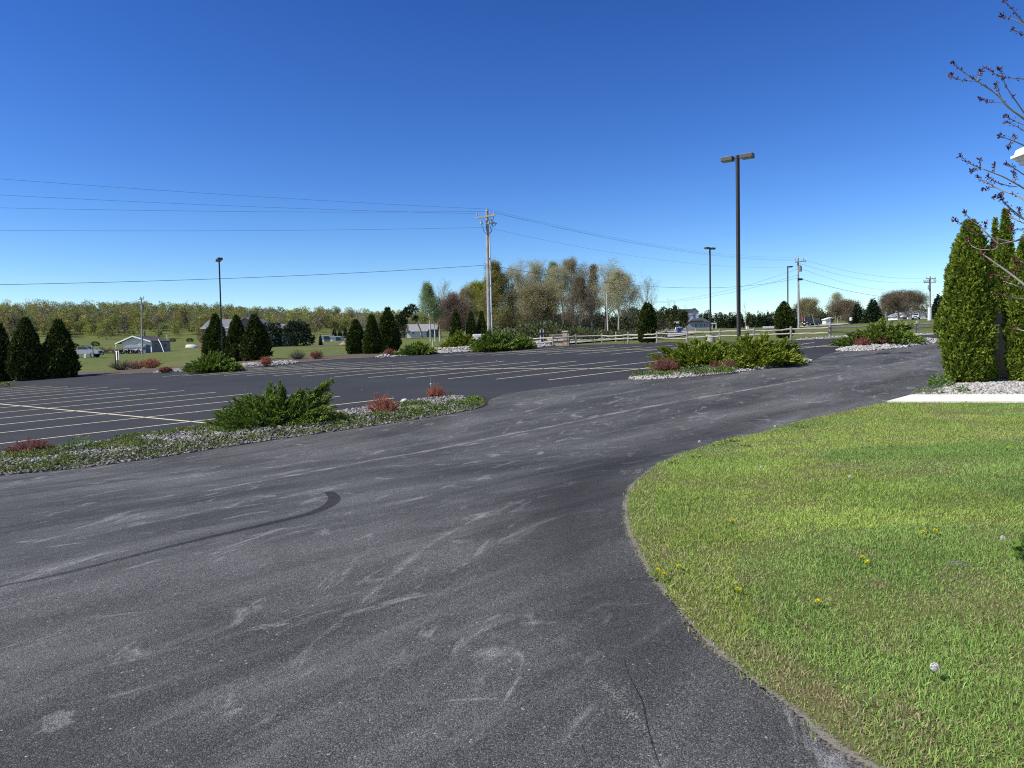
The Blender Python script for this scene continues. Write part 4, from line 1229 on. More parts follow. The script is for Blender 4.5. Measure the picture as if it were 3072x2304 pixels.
ground_cover(BED1, MND1, 14500, 0.062, 70, pxpoly(FRONT1), LF_COVER, 0.75, 0.9)
ground_cover(BED2, MND2, 3600, 0.08, 71, pxpoly([(1915, 1132), (1990, 1130), (2110, 1121)]), LF_COVER, 0.5)

# rocks
def rock(px, yb, w_px, seed, label, mat=None, flat=0.75, name='rock'):
    p = hit(px, yb); s = p.y / F; rng = np.random.default_rng(seed)
    bm = bmesh.new(); bmesh.ops.create_icosphere(bm, subdivisions=3, radius=1.0)
    ph = rng.uniform(0, 6, 6)
    for v in bm.verts:
        c = v.co
        k = 1 + 0.16 * math.sin(3 * c.x + ph[0]) + 0.14 * math.sin(4 * c.y + ph[1]) + 0.1 * math.sin(6 * c.z + 4 * c.x + ph[2]) + rng.normal(0, 0.02)
        v.co = Vector((c.x * k, c.y * k * 0.8, c.z * k * flat)) * (w_px * s / 2)
    o = bm_obj(name, bm, mat or M('white_rock', (0.52, 0.50, 0.47), 0.9, 0.2, 0.25, 8, bump=0.5))
    o.location = p + Vector((0, 0, w_px * s * flat * 0.30 + (0.09 if name == 'rock' else 0))); o.rotation_euler = (0, 0, rng.uniform(0, 3))
    props(o, label, 'rock')
    return o
rock(1212, 1222, 26, 81, 'white rock right of the orange-red barberry in the nearest island')
rock(438, 1355, 24, 82, 'pale pointed rock lying alone in the grey gravel of the nearest island')
rock(1240, 1222, 12, 83, 'small pale rock just right of the white rock in the nearest island')
rock(2868, 1698, 62, 84, 'flat grey-brown stone half sunk in the lawn near the right edge', M('field_stone', (0.17, 0.15, 0.125), 0.9, 0.2, 0.35, 14, bump=0.5), 0.28, 'flat_stone')
rock(2876, 1728, 20, 85, 'small whitish pebble on the lawn in front of the flat stone', None, 0.6, 'pebble')

# stake light on the island tip
def stake_light():
    p = hit(1293, 1206); s = p.y / F
    r = thing('stake_light', 'thin metal stake light with a small globe at the tip of the nearest island', 'garden light', p + Vector((0, 0.1, 0.05)))
    mt = M('zinc', (0.35, 0.35, 0.34), 0.4, 0.5, 0.1, 10, 0.6)
    bm = bmesh.new(); cyl(bm, (0, 0, 0), (0, 0, 0.72), 0.008, 0.006, 8); bm_obj('stake', bm, mt, r)
    bm = bmesh.new(); bmesh.ops.create_uvsphere(bm, u_segments=14, v_segments=10, radius=0.035, matrix=Matrix.Translation((0, 0, 0.50))); cyl(bm, (0, 0, 0.45), (0, 0, 0.475), 0.02, 0.026, 10)
    bm_obj('globe', bm, M('globe_glass', (0.42, 0.43, 0.42), 0.15, 0.6, 0.1, 10), r, True)
stake_light()

# ================================================================ dandelions on the lawn
Z6 = 0.6294
FL = [(275, 750, 'two-flower dandelion at the lawn edge, left bloom'), (305, 770, 'bright dandelion at the lawn edge, right of and below its neighbour'), (380, 732, 'dandelion just behind the bright pair at the lawn edge'),
      (658, 846, 'lone dandelion in the lawn right of the bright pair'), (1270, 712, 'dandelion in mid lawn left of the flat stone'), (1250, 690, 'dandelion bud-sized bloom just behind the mid-lawn one'),
      (1541, 566, 'dandelion in the lawn behind the flat stone, left of two'), (1600, 558, 'dandelion in the lawn behind the flat stone, right of two'), (636, 508, 'dandelion far left in the middle of the lawn'),
      (1035, 905, 'small dandelion in the lawn near the bare patches'), (352, 206, 'dandelion at the bend where the lawn edge turns away'), (458, 176, 'dandelion just inside the lawn bend'),
      (558, 118, 'leftmost bloom in the dandelion row along the far lawn edge'), (585, 112, 'second bloom in the dandelion row along the far lawn edge'), (606, 106, 'third bloom in the dandelion row along the far lawn edge'),
      (624, 102, 'fourth bloom in the dandelion row along the far lawn edge'), (646, 98, 'rightmost bloom in the dandelion row along the far lawn edge'),
      (922, 28, 'left dandelion of the pair high on the far lawn edge'), (976, 33, 'right dandelion of the pair high on the far lawn edge'), (1945, 148, 'dandelion far up the lawn towards the pavement slab'), (694, 122, 'dandelion just right of the row on the far lawn edge')]
YEL = leafmat('dandelion_petals', [(0, (0.70, 0.56, 0.01)), (1, (0.90, 0.80, 0.04))], 0.2)
STEM = M('dandelion_stem', (0.16, 0.22, 0.06), 0.7)
def flower_mesh(rad, seed):
    rng = np.random.default_rng(seed); n = 70
    a = rng.uniform(0, 2 * PI, n); e = rng.uniform(0.05, 1.2, n)
    D = np.column_stack([np.cos(a) * np.cos(e), np.sin(a) * np.cos(e), np.sin(e)])
    return leaves(rng, D * 0.1 * rad, D, rad * rng.uniform(0.75, 1.05, n), rad * 0.32)
fm = arr_mesh('flower_head', *flower_mesh(0.020, 5))
bm = bmesh.new(); cyl(bm, (0, 0, 0), (0.004, 0, 0.05), 0.0018, 0.0014, 6); stm = bpy.data.meshes.new('stem'); bm.to_mesh(stm); bm.free()
lfm = arr_mesh('leaf_rosette', *weed_mesh(0.09, 0.022, 16, 0.045, 9))
for i, (a, b, lab) in enumerate(FL):
    p = hit(1800 + a * Z6, 1260 + b * Z6 + 6)
    k = 1.0 + 0.03 * max(0, p.y - 5)
    r = thing('dandelion', 'yellow ' + lab if not lab.startswith(('bright', 'small', 'lone')) else lab.replace('dandelion', 'yellow dandelion', 1), 'flower', p + Vector((0, 0, 0.015)), i * 1.3, 'yellow dandelions in bloom on the lawn')
    r.scale = (k, k, k)
    o = mesh_obj('flower_head', fm, YEL, r); o.location = (0.004, 0, 0.05)
    mesh_obj('stem', stm, STEM, r); mesh_obj('leaf_rosette', lfm, LF_WEED, r)
SEED = [(1595, 1232, 'large white dandelion clock close to the camera, low on the right of the lawn', 0.020), (475, 112, 'dandelion clock on the asphalt side of the lawn bend', 0.02), (834, 37, 'dandelion clock high on the far lawn edge', 0.02),
        (770, 243, 'tiny dandelion clock inside the lawn below the bend', 0.015), (1920, 602, 'dandelion clock near the strappy clump at the right edge', 0.015), (1190, 292, 'tiny dandelion clock in the upper middle of the lawn', 0.015)]
PUFF = leafmat('dandelion_down', [(0, (0.72, 0.70, 0.66)), (1, (0.92, 0.90, 0.86))], 0.3)
for i, (a, b, lab, rad) in enumerate(SEED):
    p = hit(1800 + a * Z6, 1260 + b * Z6 + 22 * (1 if i == 0 else 0.5))
    r = thing('dandelion_clock', lab, 'flower', p + Vector((0, 0, 0.01)), 0, 'white dandelion seed heads')
    hh = 0.07
    rng = np.random.default_rng(i); n = 160
    D = unit(rng.normal(size=(n, 3)))
    V1 = tubes(D * 0.004, D * rad, np.full(n, 0.0004), np.full(n, 0.0004), 3)
    D2 = unit(rng.normal(size=(n, 3)) + 0.5 * D)
    V2 = leaves(rng, D * rad, unit(np.cross(D, D2)), np.full(n, rad * 0.34), rad * 0.20)
    V3 = leaves(rng, D * rad, unit(np.cross(D, D2)) * -1, np.full(n, rad * 0.34), rad * 0.20)
    o = mesh_obj('seed_head', arr_mesh('seed_head', *merge([V1, V2, V3])), PUFF, r); o.location = (0, 0, hh + rad * 0.8)
    bm = bmesh.new(); cyl(bm, (0, 0, 0), (0, 0, hh), 0.002, 0.0016, 6); bm_obj('stem', bm, STEM, r)

# leafy growth over the rounded end of the nearest island
TIPW = [(1235, 1250, 80, 22), (1300, 1238, 80, 20), (1370, 1224, 76, 18), (1420, 1212, 60, 16), (1060, 1272, 70, 22), (1140, 1262, 60, 20), (1010, 1270, 60, 26)]
for i, (px, yb, w_, h_) in enumerate(TIPW):
    weed(px, yb, w_, h_, 420, 500 + i, 'low green weed patch among several along the front of the nearest island tip', LF_WEED, 0.075)
# ================================================================ far woods (masses) and thicket
FOREST_LEAF = leafmat('forest_leaf', [(0.0, g3(0.80)), (0.6, g3(1.0)), (1.0, g3(1.2))], 0.25, True)
def forest(name, n, px0, px1, y0, y1, hs, pal, wts, seed, label, per=540, leaf=0.62):
    rng = np.random.default_rng(seed)
    parts, tints = [], []
    wood = []
    hx = np.array([-600, 300, 600, 900, 1300, 1600, 3600]); hv = np.array(hs, float)
    order = np.linspace(0, 1, n)
    for i in range(n):
        Y = y0 + (y1 - y0) * (order[i] ** 0.8)
        px = rng.uniform(px0, px1)
        p = ongr(px, Y)
        H = np.interp(px, hx, hv) * rng.uniform(0.72, 1.12) * (0.75 + 0.25 * (Y - y0) / (y1 - y0))
        w = H * rng.uniform(0.26, 0.46)
        k = rng.choice(len(pal), p=wts)
        base = np.array(pal[k])
        con = k == len(pal) - 1
        if con:
            V, Fq = conifer_mesh(H * 1.02, H * 0.26, per // 2, leaf * 1.5, int(rng.integers(1e6)), 7)
            V = V + np.array(tuple(p))
        else:
            lobes = []
            for _ in range(9):
                a = rng.uniform(0, 6.28); r = rng.random() ** 0.5 * w * 0.72; zz = rng.uniform(0.16, 0.90)
                f = (1 - abs(zz - 0.55) * 0.9)
                lobes.append((p.x + r * f * math.cos(a), p.y + r * f * math.sin(a), p.z + zz * H, w * rng.uniform(0.28, 0.5), w * rng.uniform(0.28, 0.5), H * rng.uniform(0.09, 0.17)))
            V, Fq = blob_mesh(rng, lobes, per, leaf * (0.8 + 0.4 * rng.random()), 0.35, 0.3)
            if rng.random() < 0.45:
                for _ in range(rng.integers(1, 4)):
                    b = np.array([p.x + rng.uniform(-.4, .4) * w, p.y - rng.uniform(0, .5) * w, p.z]); t = b + np.array([rng.normal(0, .12) * H, 0, H * rng.uniform(.5, .85)])
                    wood.append((b, t))
        parts.append((V, Fq)); tints.append(np.repeat((base * rng.uniform(0.94, 1.06, 3) * rng.uniform(0.82, 1.12))[None], len(V), 0))
    if wood:
        b = np.array([x[0] for x in wood]); t = np.array([x[1] for x in wood])
        V, Fq = tubes(b, t, np.full(len(b), 0.16), np.full(len(b), 0.06), 3)
        parts.append((V, Fq)); tints.append(np.tile(np.array([[0.24, 0.20, 0.16]]), (len(V), 1)))
    V, Fq = merge(parts)
    o = mesh_obj(name, arr_mesh(name, V, Fq, tint=np.concatenate(tints)), FOREST_LEAF); o['kind'] = 'stuff'; o['label'] = label
PAL_L = [(0.335, 0.325, 0.075), (0.245, 0.245, 0.075), (0.32, 0.275, 0.105), (0.235, 0.20, 0.14), (0.225, 0.27, 0.085), (0.075, 0.098, 0.048)]
forest('forest', 1480, -900, 1420, 302, 500, [12.5, 12.3, 12.0, 10.2, 8.4, 7, 7], PAL_L, [0.32, 0.27, 0.07, 0.12, 0.18, 0.04], 900, 'wooded hillside in yellow-green spring leaf behind the field')
PAL_R = [(0.12, 0.12, 0.04), (0.10, 0.088, 0.06), (0.075, 0.092, 0.038), (0.04, 0.056, 0.027)]
forest('forest', 330, 1400, 3350, 300, 500, [7, 7, 7, 7, 7, 7.2, 7.6], PAL_R, [0.2, 0.22, 0.23, 0.35], 901, 'low distant woods along the horizon right of the bare trees', per=230)

def hit_y(p):
    d = R3.transposed() @ Vector((p.x, p.y, p.z - CAMZ))
    return CY - F * d.y / -d.z
def thicket(name, n, px0, px1, y0, y1, kx, ky, nleaf, leaf, seed, mat, label):
    rng = np.random.default_rng(seed)
    lobes = []
    for _ in range(n):
        px = rng.uniform(px0, px1); Y = rng.uniform(y0, y1)
        p = ongr(px, Y)
        hmax = max(0.5, (hit_y(p) - np.interp(px, kx, ky)) * p.y / F)
        h = rng.uniform(0.3, 1.0) * hmax
        lobes.append((p.x, p.y, p.z + h * 0.42, rng.uniform(0.25, 0.5) * h + 0.4, rng.uniform(0.25, 0.5) * h + 0.4, h * 0.58))
    V, Fq = blob_mesh(rng, lobes, nleaf, leaf, 0.2, 0.8)
    o = mesh_obj(name, arr_mesh(name, V, Fq), mat); o['kind'] = 'stuff'; o['label'] = label
TH_LEAF = leafmat('thicket_leaf', [(0, (0.030, 0.042, 0.014)), (0.5, (0.085, 0.105, 0.032)), (0.85, (0.15, 0.16, 0.06)), (1, (0.26, 0.24, 0.13))], 0.2, patch=0.12)
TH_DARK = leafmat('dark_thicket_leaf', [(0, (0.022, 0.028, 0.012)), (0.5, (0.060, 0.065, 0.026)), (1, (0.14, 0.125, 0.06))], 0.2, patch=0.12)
thicket('thicket', 300, 1472, 1990, 74, 118, [1472, 1540, 1640, 1700, 1800, 1900, 1990], [1005, 972, 962, 975, 990, 994, 1000], 24000, 0.32, 77, TH_LEAF, 'brushy bank of low shrubs behind the fence and the brick sign')
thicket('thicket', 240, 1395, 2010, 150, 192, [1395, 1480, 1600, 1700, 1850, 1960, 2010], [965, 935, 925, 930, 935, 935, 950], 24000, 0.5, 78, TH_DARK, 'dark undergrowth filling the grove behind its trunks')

# ================================================================ individual background trees
def scale_at(px, Y, yt, yb=1000):
    p = ongr(px, Y, yb); return p, max(1.0, atdepth(px, yt, Y).z - p.z), Y / F

def leafy(px, Y, yt, hw, leafm, bark, label, seed, per=6, leaf=0.26, group=None, name='tree', cat='tree', **kw):
    p, h, s = scale_at(px, Y, yt)
    r = thing(name, label, cat, p, 0, group)
    sp = hw * s
    sk = list(tree_skel(seed, h, sp * kw.pop('ls', 1.5), **kw))
    T = sk[5]; kz = h / np.percentile(T[:, 2], 99.3); kr = sp / max(0.3, np.percentile(np.abs(T[:, 0]), 96))
    kk = np.array([kr, kr, kz])
    for q_ in (0, 1, 5): sk[q_] = sk[q_] * kk
    tree_parts(r, sk, bark, leafm, int(per * 2.4), leaf * 0.60, seed, 2.2)
    return r
GG = 'grove of mixed trees behind the brick sign'
leafy(1321, 150, 840, 33, BUD_PALE, BARKP, 'bare pale fan-shaped tree rising behind the white birches', 201, 0, shape='vase', tf=0.22, ang=(40, 15), limbs=16, up=0.5, group=GG, lv=4, tw=0.008, dens=0.75)
leafy(1292, 122, 853, 30, BUD_GREEN, BIRCH, 'white-trunked birch with thin green leaves, at the right corner of the white house', 202, 5, 0.17, shape='oval', tf=0.42, limbs=16, name='birch', group=GG, up=0.25, r0=0.13)
leafy(1306, 121, 905, 16, BUD_GREEN, BIRCH, 'second slimmer white birch stem right against the taller birch', 203, 2, 0.16, shape='oval', tf=0.5, limbs=8, name='birch', group=GG, lean=-0.05, r0=0.13)
leafy(1366, 132, 888, 46, BUD_RED, BARKD, 'dense reddish-brown tree between the white birches and the yellow-green trees', 204, 9, 0.21, shape='oval', tf=0.1, limbs=22, group=GG)
leafy(1397, 138, 868, 32, BUD_TAN, BARKP, 'pale-stemmed tan tree behind the narrow arborvitae left of the utility pole', 205, 6, 0.19, shape='oval', tf=0.3, limbs=14, group=GG)
leafy(1424, 150, 853, 44, BUD_YEL, BARK, 'yellow-green tree left of the utility pole, the taller of two', 206, 9, 0.23, shape='oval', tf=0.2, limbs=18, group=GG)
leafy(1452, 158, 850, 36, BUD_YEL, BARK, 'yellow-green tree directly behind the utility pole', 207, 9, 0.23, shape='oval', tf=0.15, limbs=16, group=GG)
leafy(1499, 106, 792, 46, BUD_OLIVE, BARKP, 'tall olive columnar tree just right of the utility pole', 208, 8, 0.19, shape='oval', tf=0.16, limbs=26, group=GG, ang=(70, 30), up=0.2)
leafy(1604, 114, 850, 78, BUD_TAN, BARKD, 'wide round tan tree whose limbs fan from one low point', 209, 7, 0.20, shape='vase', tf=0.12, limbs=26, ang=(62, 12), up=0.25, group=GG, multi=1)
leafy(1566, 165, 784, 44, BUD_PALE, BARKP, 'tall pale tree behind and left of the wide round tan tree', 210, 5, 0.20, shape='vase', tf=0.35, limbs=16, ang=(42, 18), group=GG, up=0.45)
leafy(1618, 170, 783, 44, BUD_PALE, BARKP, 'tall pale tree rising straight behind the wide round tan tree', 211, 5, 0.20, shape='vase', tf=0.35, limbs=16, ang=(42, 18), group=GG, up=0.45)
leafy(1662, 165, 790, 32, BUD_GREEN, BARKP, 'slim pale green tree right behind the wide round tan tree', 212, 5, 0.20, shape='oval', tf=0.35, limbs=14, group=GG, up=0.4)
leafy(1692, 150, 800, 44, BUD_PALE, BARKD, 'dark-trunked open tree with blue sky showing between its limbs', 213, 2, 0.19, shape='vase', tf=0.3, limbs=13, ang=(55, 20), group=GG, lv=4, tw=0.008, dens=0.75)
leafy(1722, 168, 776, 52, BUD_TAN, BARKP, 'highest pale tan tree of the grove, behind the brown tree with low limbs', 214, 6, 0.21, shape='oval', tf=0.3, limbs=20, group=GG)
leafy(1739, 108, 838, 44, BUD_BROWN, BARKP, 'brown tree with a short clear trunk and low spreading limbs above the fence', 215, 5, 0.16, shape='cone', tf=0.16, limbs=26, ang=(62, 30), group=GG, up=0.15)
leafy(1777, 150, 800, 28, BUD_BROWN, BARK, 'narrow brown tree between the low-limbed one and the bare dark tree', 216, 7, 0.20, shape='oval', tf=0.15, limbs=16, group=GG)
leafy(1818, 140, 784, 62, BUD_PALE, BARKD, 'large nearly bare dark-limbed tree at the right of the grove', 217, 1, 0.19, shape='vase', tf=0.22, limbs=18, ang=(60, 18), group=GG, lv=4, tw=0.008, dens=0.75)
leafy(1856, 132, 816, 52, BUD_PALE, BARKP, 'grey half-bare tree with a pale trunk at the right end of the grove', 218, 2, 0.19, shape='oval', tf=0.26, limbs=18, ang=(65, 28), group=GG, lv=4, tw=0.008, dens=0.75)
leafy(1933, 185, 824, 42, BUD_PALE, BARK, 'bare lilac-grey tree standing alone above the dark evergreen row', 219, 0, shape='vase', tf=0.24, limbs=15, ang=(50, 14), up=0.45, lv=4, tw=0.008, dens=0.75)
leafy(2014, 255, 890, 18, BUD_PALE, BARK, 'small bare tree left of the dark pointed cupola', 220, 0, shape='vase', tf=0.3, limbs=9, ang=(45, 15), up=0.4, lv=2)
leafy(2056, 270, 910, 13, BUD_PALE, BARK, 'tiny bare tree above the dark roof of the two-storey house', 221, 0, shape='vase', tf=0.3, limbs=9, lv=2)
leafy(2238, 235, 901, 18, BUD_PALE, BARK, 'thin bare tree right of the tall twin-headed lamp pole', 222, 0, shape='vase', tf=0.4, limbs=9, ang=(45, 15), up=0.4, lv=2)
leafy(1092, 255, 935, 26, BUD_PALE, BARKP, 'pale bare tree glowing in front of the woods above the low wide arborvitae', 223, 0, shape='vase', tf=0.2, limbs=14, ang=(50, 14), up=0.4)
leafy(2513, 240, 882, 24, BUD_PALE, BARKP, 'tall thin pale tree behind the small white shed', 224, 3, 0.27, shape='oval', tf=0.35, limbs=12)
leafy(2538, 215, 906, 36, BUD_BROWN, BARKD, 'dense reddish-brown tree left of the dark spruces', 225, 9, 0.33, shape='oval', tf=0.1, limbs=18)
leafy(2424, 215, 900, 32, BUD_TAN, BARK, 'tan leafy tree behind the dark off-road vehicle', 226, 8, 0.30, shape='oval', tf=0.15, limbs=16)
GH = 'brown trees left of the white farm building'
leafy(2662, 225, 884, 34, BUD_BROWN, BARKP, 'left one of the brown trees with pale trunks, next to the big spruce', 227, 6, 0.28, shape='oval', tf=0.10, limbs=16, group=GH)
leafy(2697, 235, 874, 42, BUD_BROWN, BARKP, 'middle brown tree with forked pale trunks left of the white farm building', 228, 6, 0.28, shape='oval', tf=0.10, limbs=18, group=GH, multi=2)
leafy(2732, 232, 874, 36, BUD_BROWN, BARKP, 'brown tree right above the low end of the white farm building', 229, 6, 0.28, shape='oval', tf=0.10, limbs=16, group=GH)
leafy(2768, 250, 880, 28, BUD_PALE, BARK, 'thin greyish bare tree above the roof of the white farm building', 230, 1, 0.28, shape='vase', tf=0.25, limbs=13)
leafy(2856, 240, 868, 30, BUD_PALE, BARK, 'greyish bare treetop just left of the big sunlit arborvitae', 231, 1, 0.28, shape='vase', tf=0.25, limbs=13)

def conifer(px, Y, yt, hw, label, seed, n=900, leaf=0.55, mat=None, group=None, name='spruce', layers=8, yb=1000, droop=0.3, base=0.04):
    p, h, s = scale_at(px, Y, yt, yb)
    r = thing(name, label, 'tree', p, 0, group)
    V, Fq = conifer_mesh(h, hw * s, n, leaf, seed, layers, base, droop)
    mesh_obj('crown', arr_mesh('crown', V, Fq), mat or LF_SPRUCE, r)
    V, Fq = trunk_mesh(h * 0.96, h * 0.016 + 0.04, seed=seed, lean=0.005)
    mesh_obj('trunk', arr_mesh('trunk', V, Fq, True), BARKD, r)
    return r
conifer(2571, 190, 909, 25, 'smaller dark spruce, left one of two beside the white mailbox', 301, 1500, 0.6)
conifer(2619, 186, 896, 38, 'broad dark spruce, right one of two, left of the brown trees', 302, 2400, 0.65)
conifer(2818, 205, 882, 36, 'dark layered pine behind the far crossarm utility pole', 303, 1500, 0.75, layers=6, name='pine', droop=-0.2)
conifer(2384, 205, 924, 11, 'small pointed spruce left of the transformer pole', 304, 600, 0.45)
conifer(1541, 168, 846, 27, 'dark conifer top between the tall olive tree and the wide tan tree', 305, 1600, 0.6)
conifer(1655, 172, 838, 22, 'dark conifer peeking over the right shoulder of the wide tan tree', 306, 1300, 0.55)
GP = 'dark pines in the row behind the far field'
rng_ = np.random.default_rng(55)
for i, (px, yt) in enumerate(((2100, 944), (2118, 932), (2128, 928), (2146, 938), (2162, 934), (2178, 941), (2192, 935), (2207, 943), (2222, 938), (2246, 937), (2262, 943), (2278, 938), (2292, 941), (2306, 933), (2318, 936), (2334, 934))):
    conifer(px, 238 + 14 * rng_.random(), yt, 12 + 5 * rng_.random(), 'dark pine in the low row behind the far field, right of the two-storey house', 310 + i, 620, 0.62, LF_PINE, GP, 'pine', 5, droop=0.05)
GE = 'dark olive evergreens left of the two-storey house'
LF_EVER = leafmat('olive_evergreen_leaf', [(0, (0.022, 0.034, 0.010)), (0.5, (0.052, 0.07, 0.018)), (1, (0.11, 0.125, 0.035))], 0.12)
def round_ever(px, Y, yt, hw, label, seed, n=1500, leaf=0.42, mat=None, group=None, name='evergreen', yb=1000, low=0.1, cat='tree', trunk=True, shell=0.6):
    p, h, s = scale_at(px, Y, yt, yb)
    r = thing(name, label, cat, p, 0, group); w = hw * s; rng = np.random.default_rng(seed)
    lobes = [(0, 0, h * 0.55, w * 0.78, w * 0.78, h * 0.42)]
    for k in range(13):
        a = rng.uniform(0, 6.28); z = rng.uniform(low + 0.08, 0.88); f = math.sin(PI * min(1, z * 0.75 + 0.22)) * 0.62
        lobes.append((w * f * math.cos(a), w * f * math.sin(a), h * z, w * 0.40, w * 0.40, h * 0.15))
    V, Fq = blob_mesh(rng, lobes, n, leaf, shell, 0.35)
    mesh_obj('crown', arr_mesh('crown', V, Fq), mat or LF_EVER, r)
    if trunk:
        V, Fq = trunk_mesh(h * 0.8, 0.10 + 0.01 * h, seed=seed); mesh_obj('trunk', arr_mesh('trunk', V, Fq, True), BARK, r)
    return r
for i, (px, yt, hw, Y) in enumerate(((1878, 930, 24, 172), (1902, 922, 24, 178), (1928, 929, 22, 176), (1962, 926, 24, 168), (1988, 922, 24, 172), (2010, 928, 22, 168), (2030, 921, 22, 165), (2048, 932, 18, 163))):
    round_ever(px, Y, yt, hw, 'dark olive evergreen in the hedge-like row left of the two-storey house', 340 + i, 1500, 0.45, None, GE)
GM = 'dark trees behind the dark off-road vehicle'
for i, (px, yt, hw, Y) in enumerate(((2444, 938, 14, 225), (2463, 934, 16, 228), (2484, 936, 16, 230))):
    round_ever(px, Y, yt, hw, 'dark low tree in the gap between the tan tree and the small white shed', 360 + i, 800, 0.5, None, GM)
for i, (px, yt, hw, Y) in enumerate(((2752, 922, 20, 262), (2785, 925, 22, 262))):
    round_ever(px, Y, yt, hw, ('dark small tree behind the ridge of the white farm building' if i == 0 else 'dark small tree behind the far crossarm pole and the farm roof'), 365 + i, 800, 0.5, None, None)
LF_MUGO = leafmat('mugo_needles', [(0, (0.014, 0.026, 0.014)), (0.5, (0.032, 0.052, 0.026)), (1, (0.075, 0.10, 0.05))], 0.08)
round_ever(817, 150, 970, 40, 'round blue-green pine partly behind the right arborvitae of the three by the gabled house', 370, 2600, 0.5, LF_MUGO, None, 'round_pine', 1045, 0.0, shell=0.7)
round_ever(893, 148, 965, 49, 'big freestanding round pine on the grass right of the gabled house', 371, 3600, 0.5, LF_MUGO, None, 'round_pine', 1042, 0.0, shell=0.7)
conifer(962, 146, 1005, 6, 'tiny clipped cone evergreen standing right of the big round pine', 372, 900, 0.22, LF_ARBORD, None, 'cone_evergreen', 3, 1041, 0.0)
for i, (px, yt) in enumerate(((1003, 984), (1020, 990), (1036, 982))):
    conifer(px, 262, yt, 9, ('left', 'middle', 'right')[i] + ' one of three small spruces behind the low grey sheds', 380 + i, 500, 0.5, None, 'three small spruces behind the sheds')
GS = 'clipped round shrubs out in the field'
for i, (px, yb, yt, hw, lab) in enumerate(((225, 1043, 1033, 10, 'clipped round shrub in the field just right of the broad left arborvitae'), (286, 1038, 1027, 11, 'clipped round shrub in the field left of the grey garage'),
                                           (518, 1025, 1017, 8, 'clipped round shrub at the foot of the woods just right of the grey garage'), (570, 1025, 1017, 9, 'clipped round shrub at the foot of the woods above the white boat hull'))):
    p = hit(px, yb); s = p.y / F; rng = np.random.default_rng(390 + i)
    r = mesh_obj('round_shrub', arr_mesh('round_shrub', *blob_mesh(rng, [(0, 0, hw * s * 0.45, hw * s, hw * s, (yb - yt) * s * 0.62)], 700, 0.3, 0.75)), LF_ARBORD)
    r.location = p; props(r, lab, 'shrub', GS)
# leaning pine and shrub by the white house
def leaning_pine():
    p = ongr(1266, 165); s = 165 / F
    r = thing('leaning_pine', 'dark pine leaning left over the white house on a bare slanting trunk', 'tree', p)
    top = [(0, 0, 0), (-4 * s, 0, 25 * s), (-12 * s, 0, 45 * s), (-30 * s, 0, 66 * s), (-48 * s, 0, 78 * s)]
    V, Fq = polyline_tube([Vector(v) for v in top], [0.26, 0.22, 0.19, 0.15, 0.08], 7)
    V2, F2 = polyline_tube([Vector(v) for v in ((-12 * s, 0, 45 * s), (-20 * s, 0.5, 72 * s), (-18 * s, 0.6, 96 * s))], [0.13, 0.1, 0.05], 6)
    V, Fq = merge([(V, Fq), (V2, F2)])
    mesh_obj('trunk', arr_mesh('trunk', V, Fq, True), BARKP, r)
    rng = np.random.default_rng(8)
    lob = [(x * s, rng.uniform(-1, 1), z * s, a * s, a * s * 0.8, b * s) for x, z, a, b in ((-62, 62, 15, 9), (-48, 72, 18, 8), (-36, 84, 14, 7), (-28, 94, 11, 6), (-56, 50, 12, 7), (-66, 44, 10, 8), (-16, 60, 9, 5), (-14, 84, 8, 4))]
    V, Fq = blob_mesh(rng, lob, 1700, 0.5, 0.3, 0.5)
    mesh_obj('crown', arr_mesh('crown', V, Fq), LF_PINE, r)
leaning_pine()
round_ever(1197, 168, 957, 34, 'dull olive bushy tree in front of the left end of the white house', 395, 1700, 0.36, leafmat('dull_olive_leaf', [(0, (0.045, 0.055, 0.022)), (1, (0.13, 0.14, 0.055))], 0.2), None, 'bushy_tree', shell=0.3)

# pale bare stem in front of the grove
def pale_stem():
    p = ongr(1824, 100); h = atdepth(1819, 873, 100).z - p.z
    V, Fq = polyline_tube([(0, 0, -0.2), (-0.02, 0, h * 0.3), (-0.06, 0, h * 0.7), (-0.12, 0, h)], [0.095, 0.085, 0.075, 0.05], 8)
    r = thing('bare_tree', 'slim white branchless trunk in front of the bare dark-limbed tree', 'tree', p)
    mesh_obj('trunk', arr_mesh('trunk', V, Fq, True), BIRCH, r)
    sk = [(-0.10, h * 0.86, -0.5, 0.5), (-0.11, h * 0.93, 0.4, 0.45), (-0.12, h, -0.05, 0.5)]
    V, Fq = tubes([(x, 0, z) for x, z, a, b in sk], [(x + a, 0, z + b) for x, z, a, b in sk], [0.03] * 3, [0.012] * 3, 4)
    mesh_obj('branches', arr_mesh('branches', V, Fq), BIRCH, r)
pale_stem()
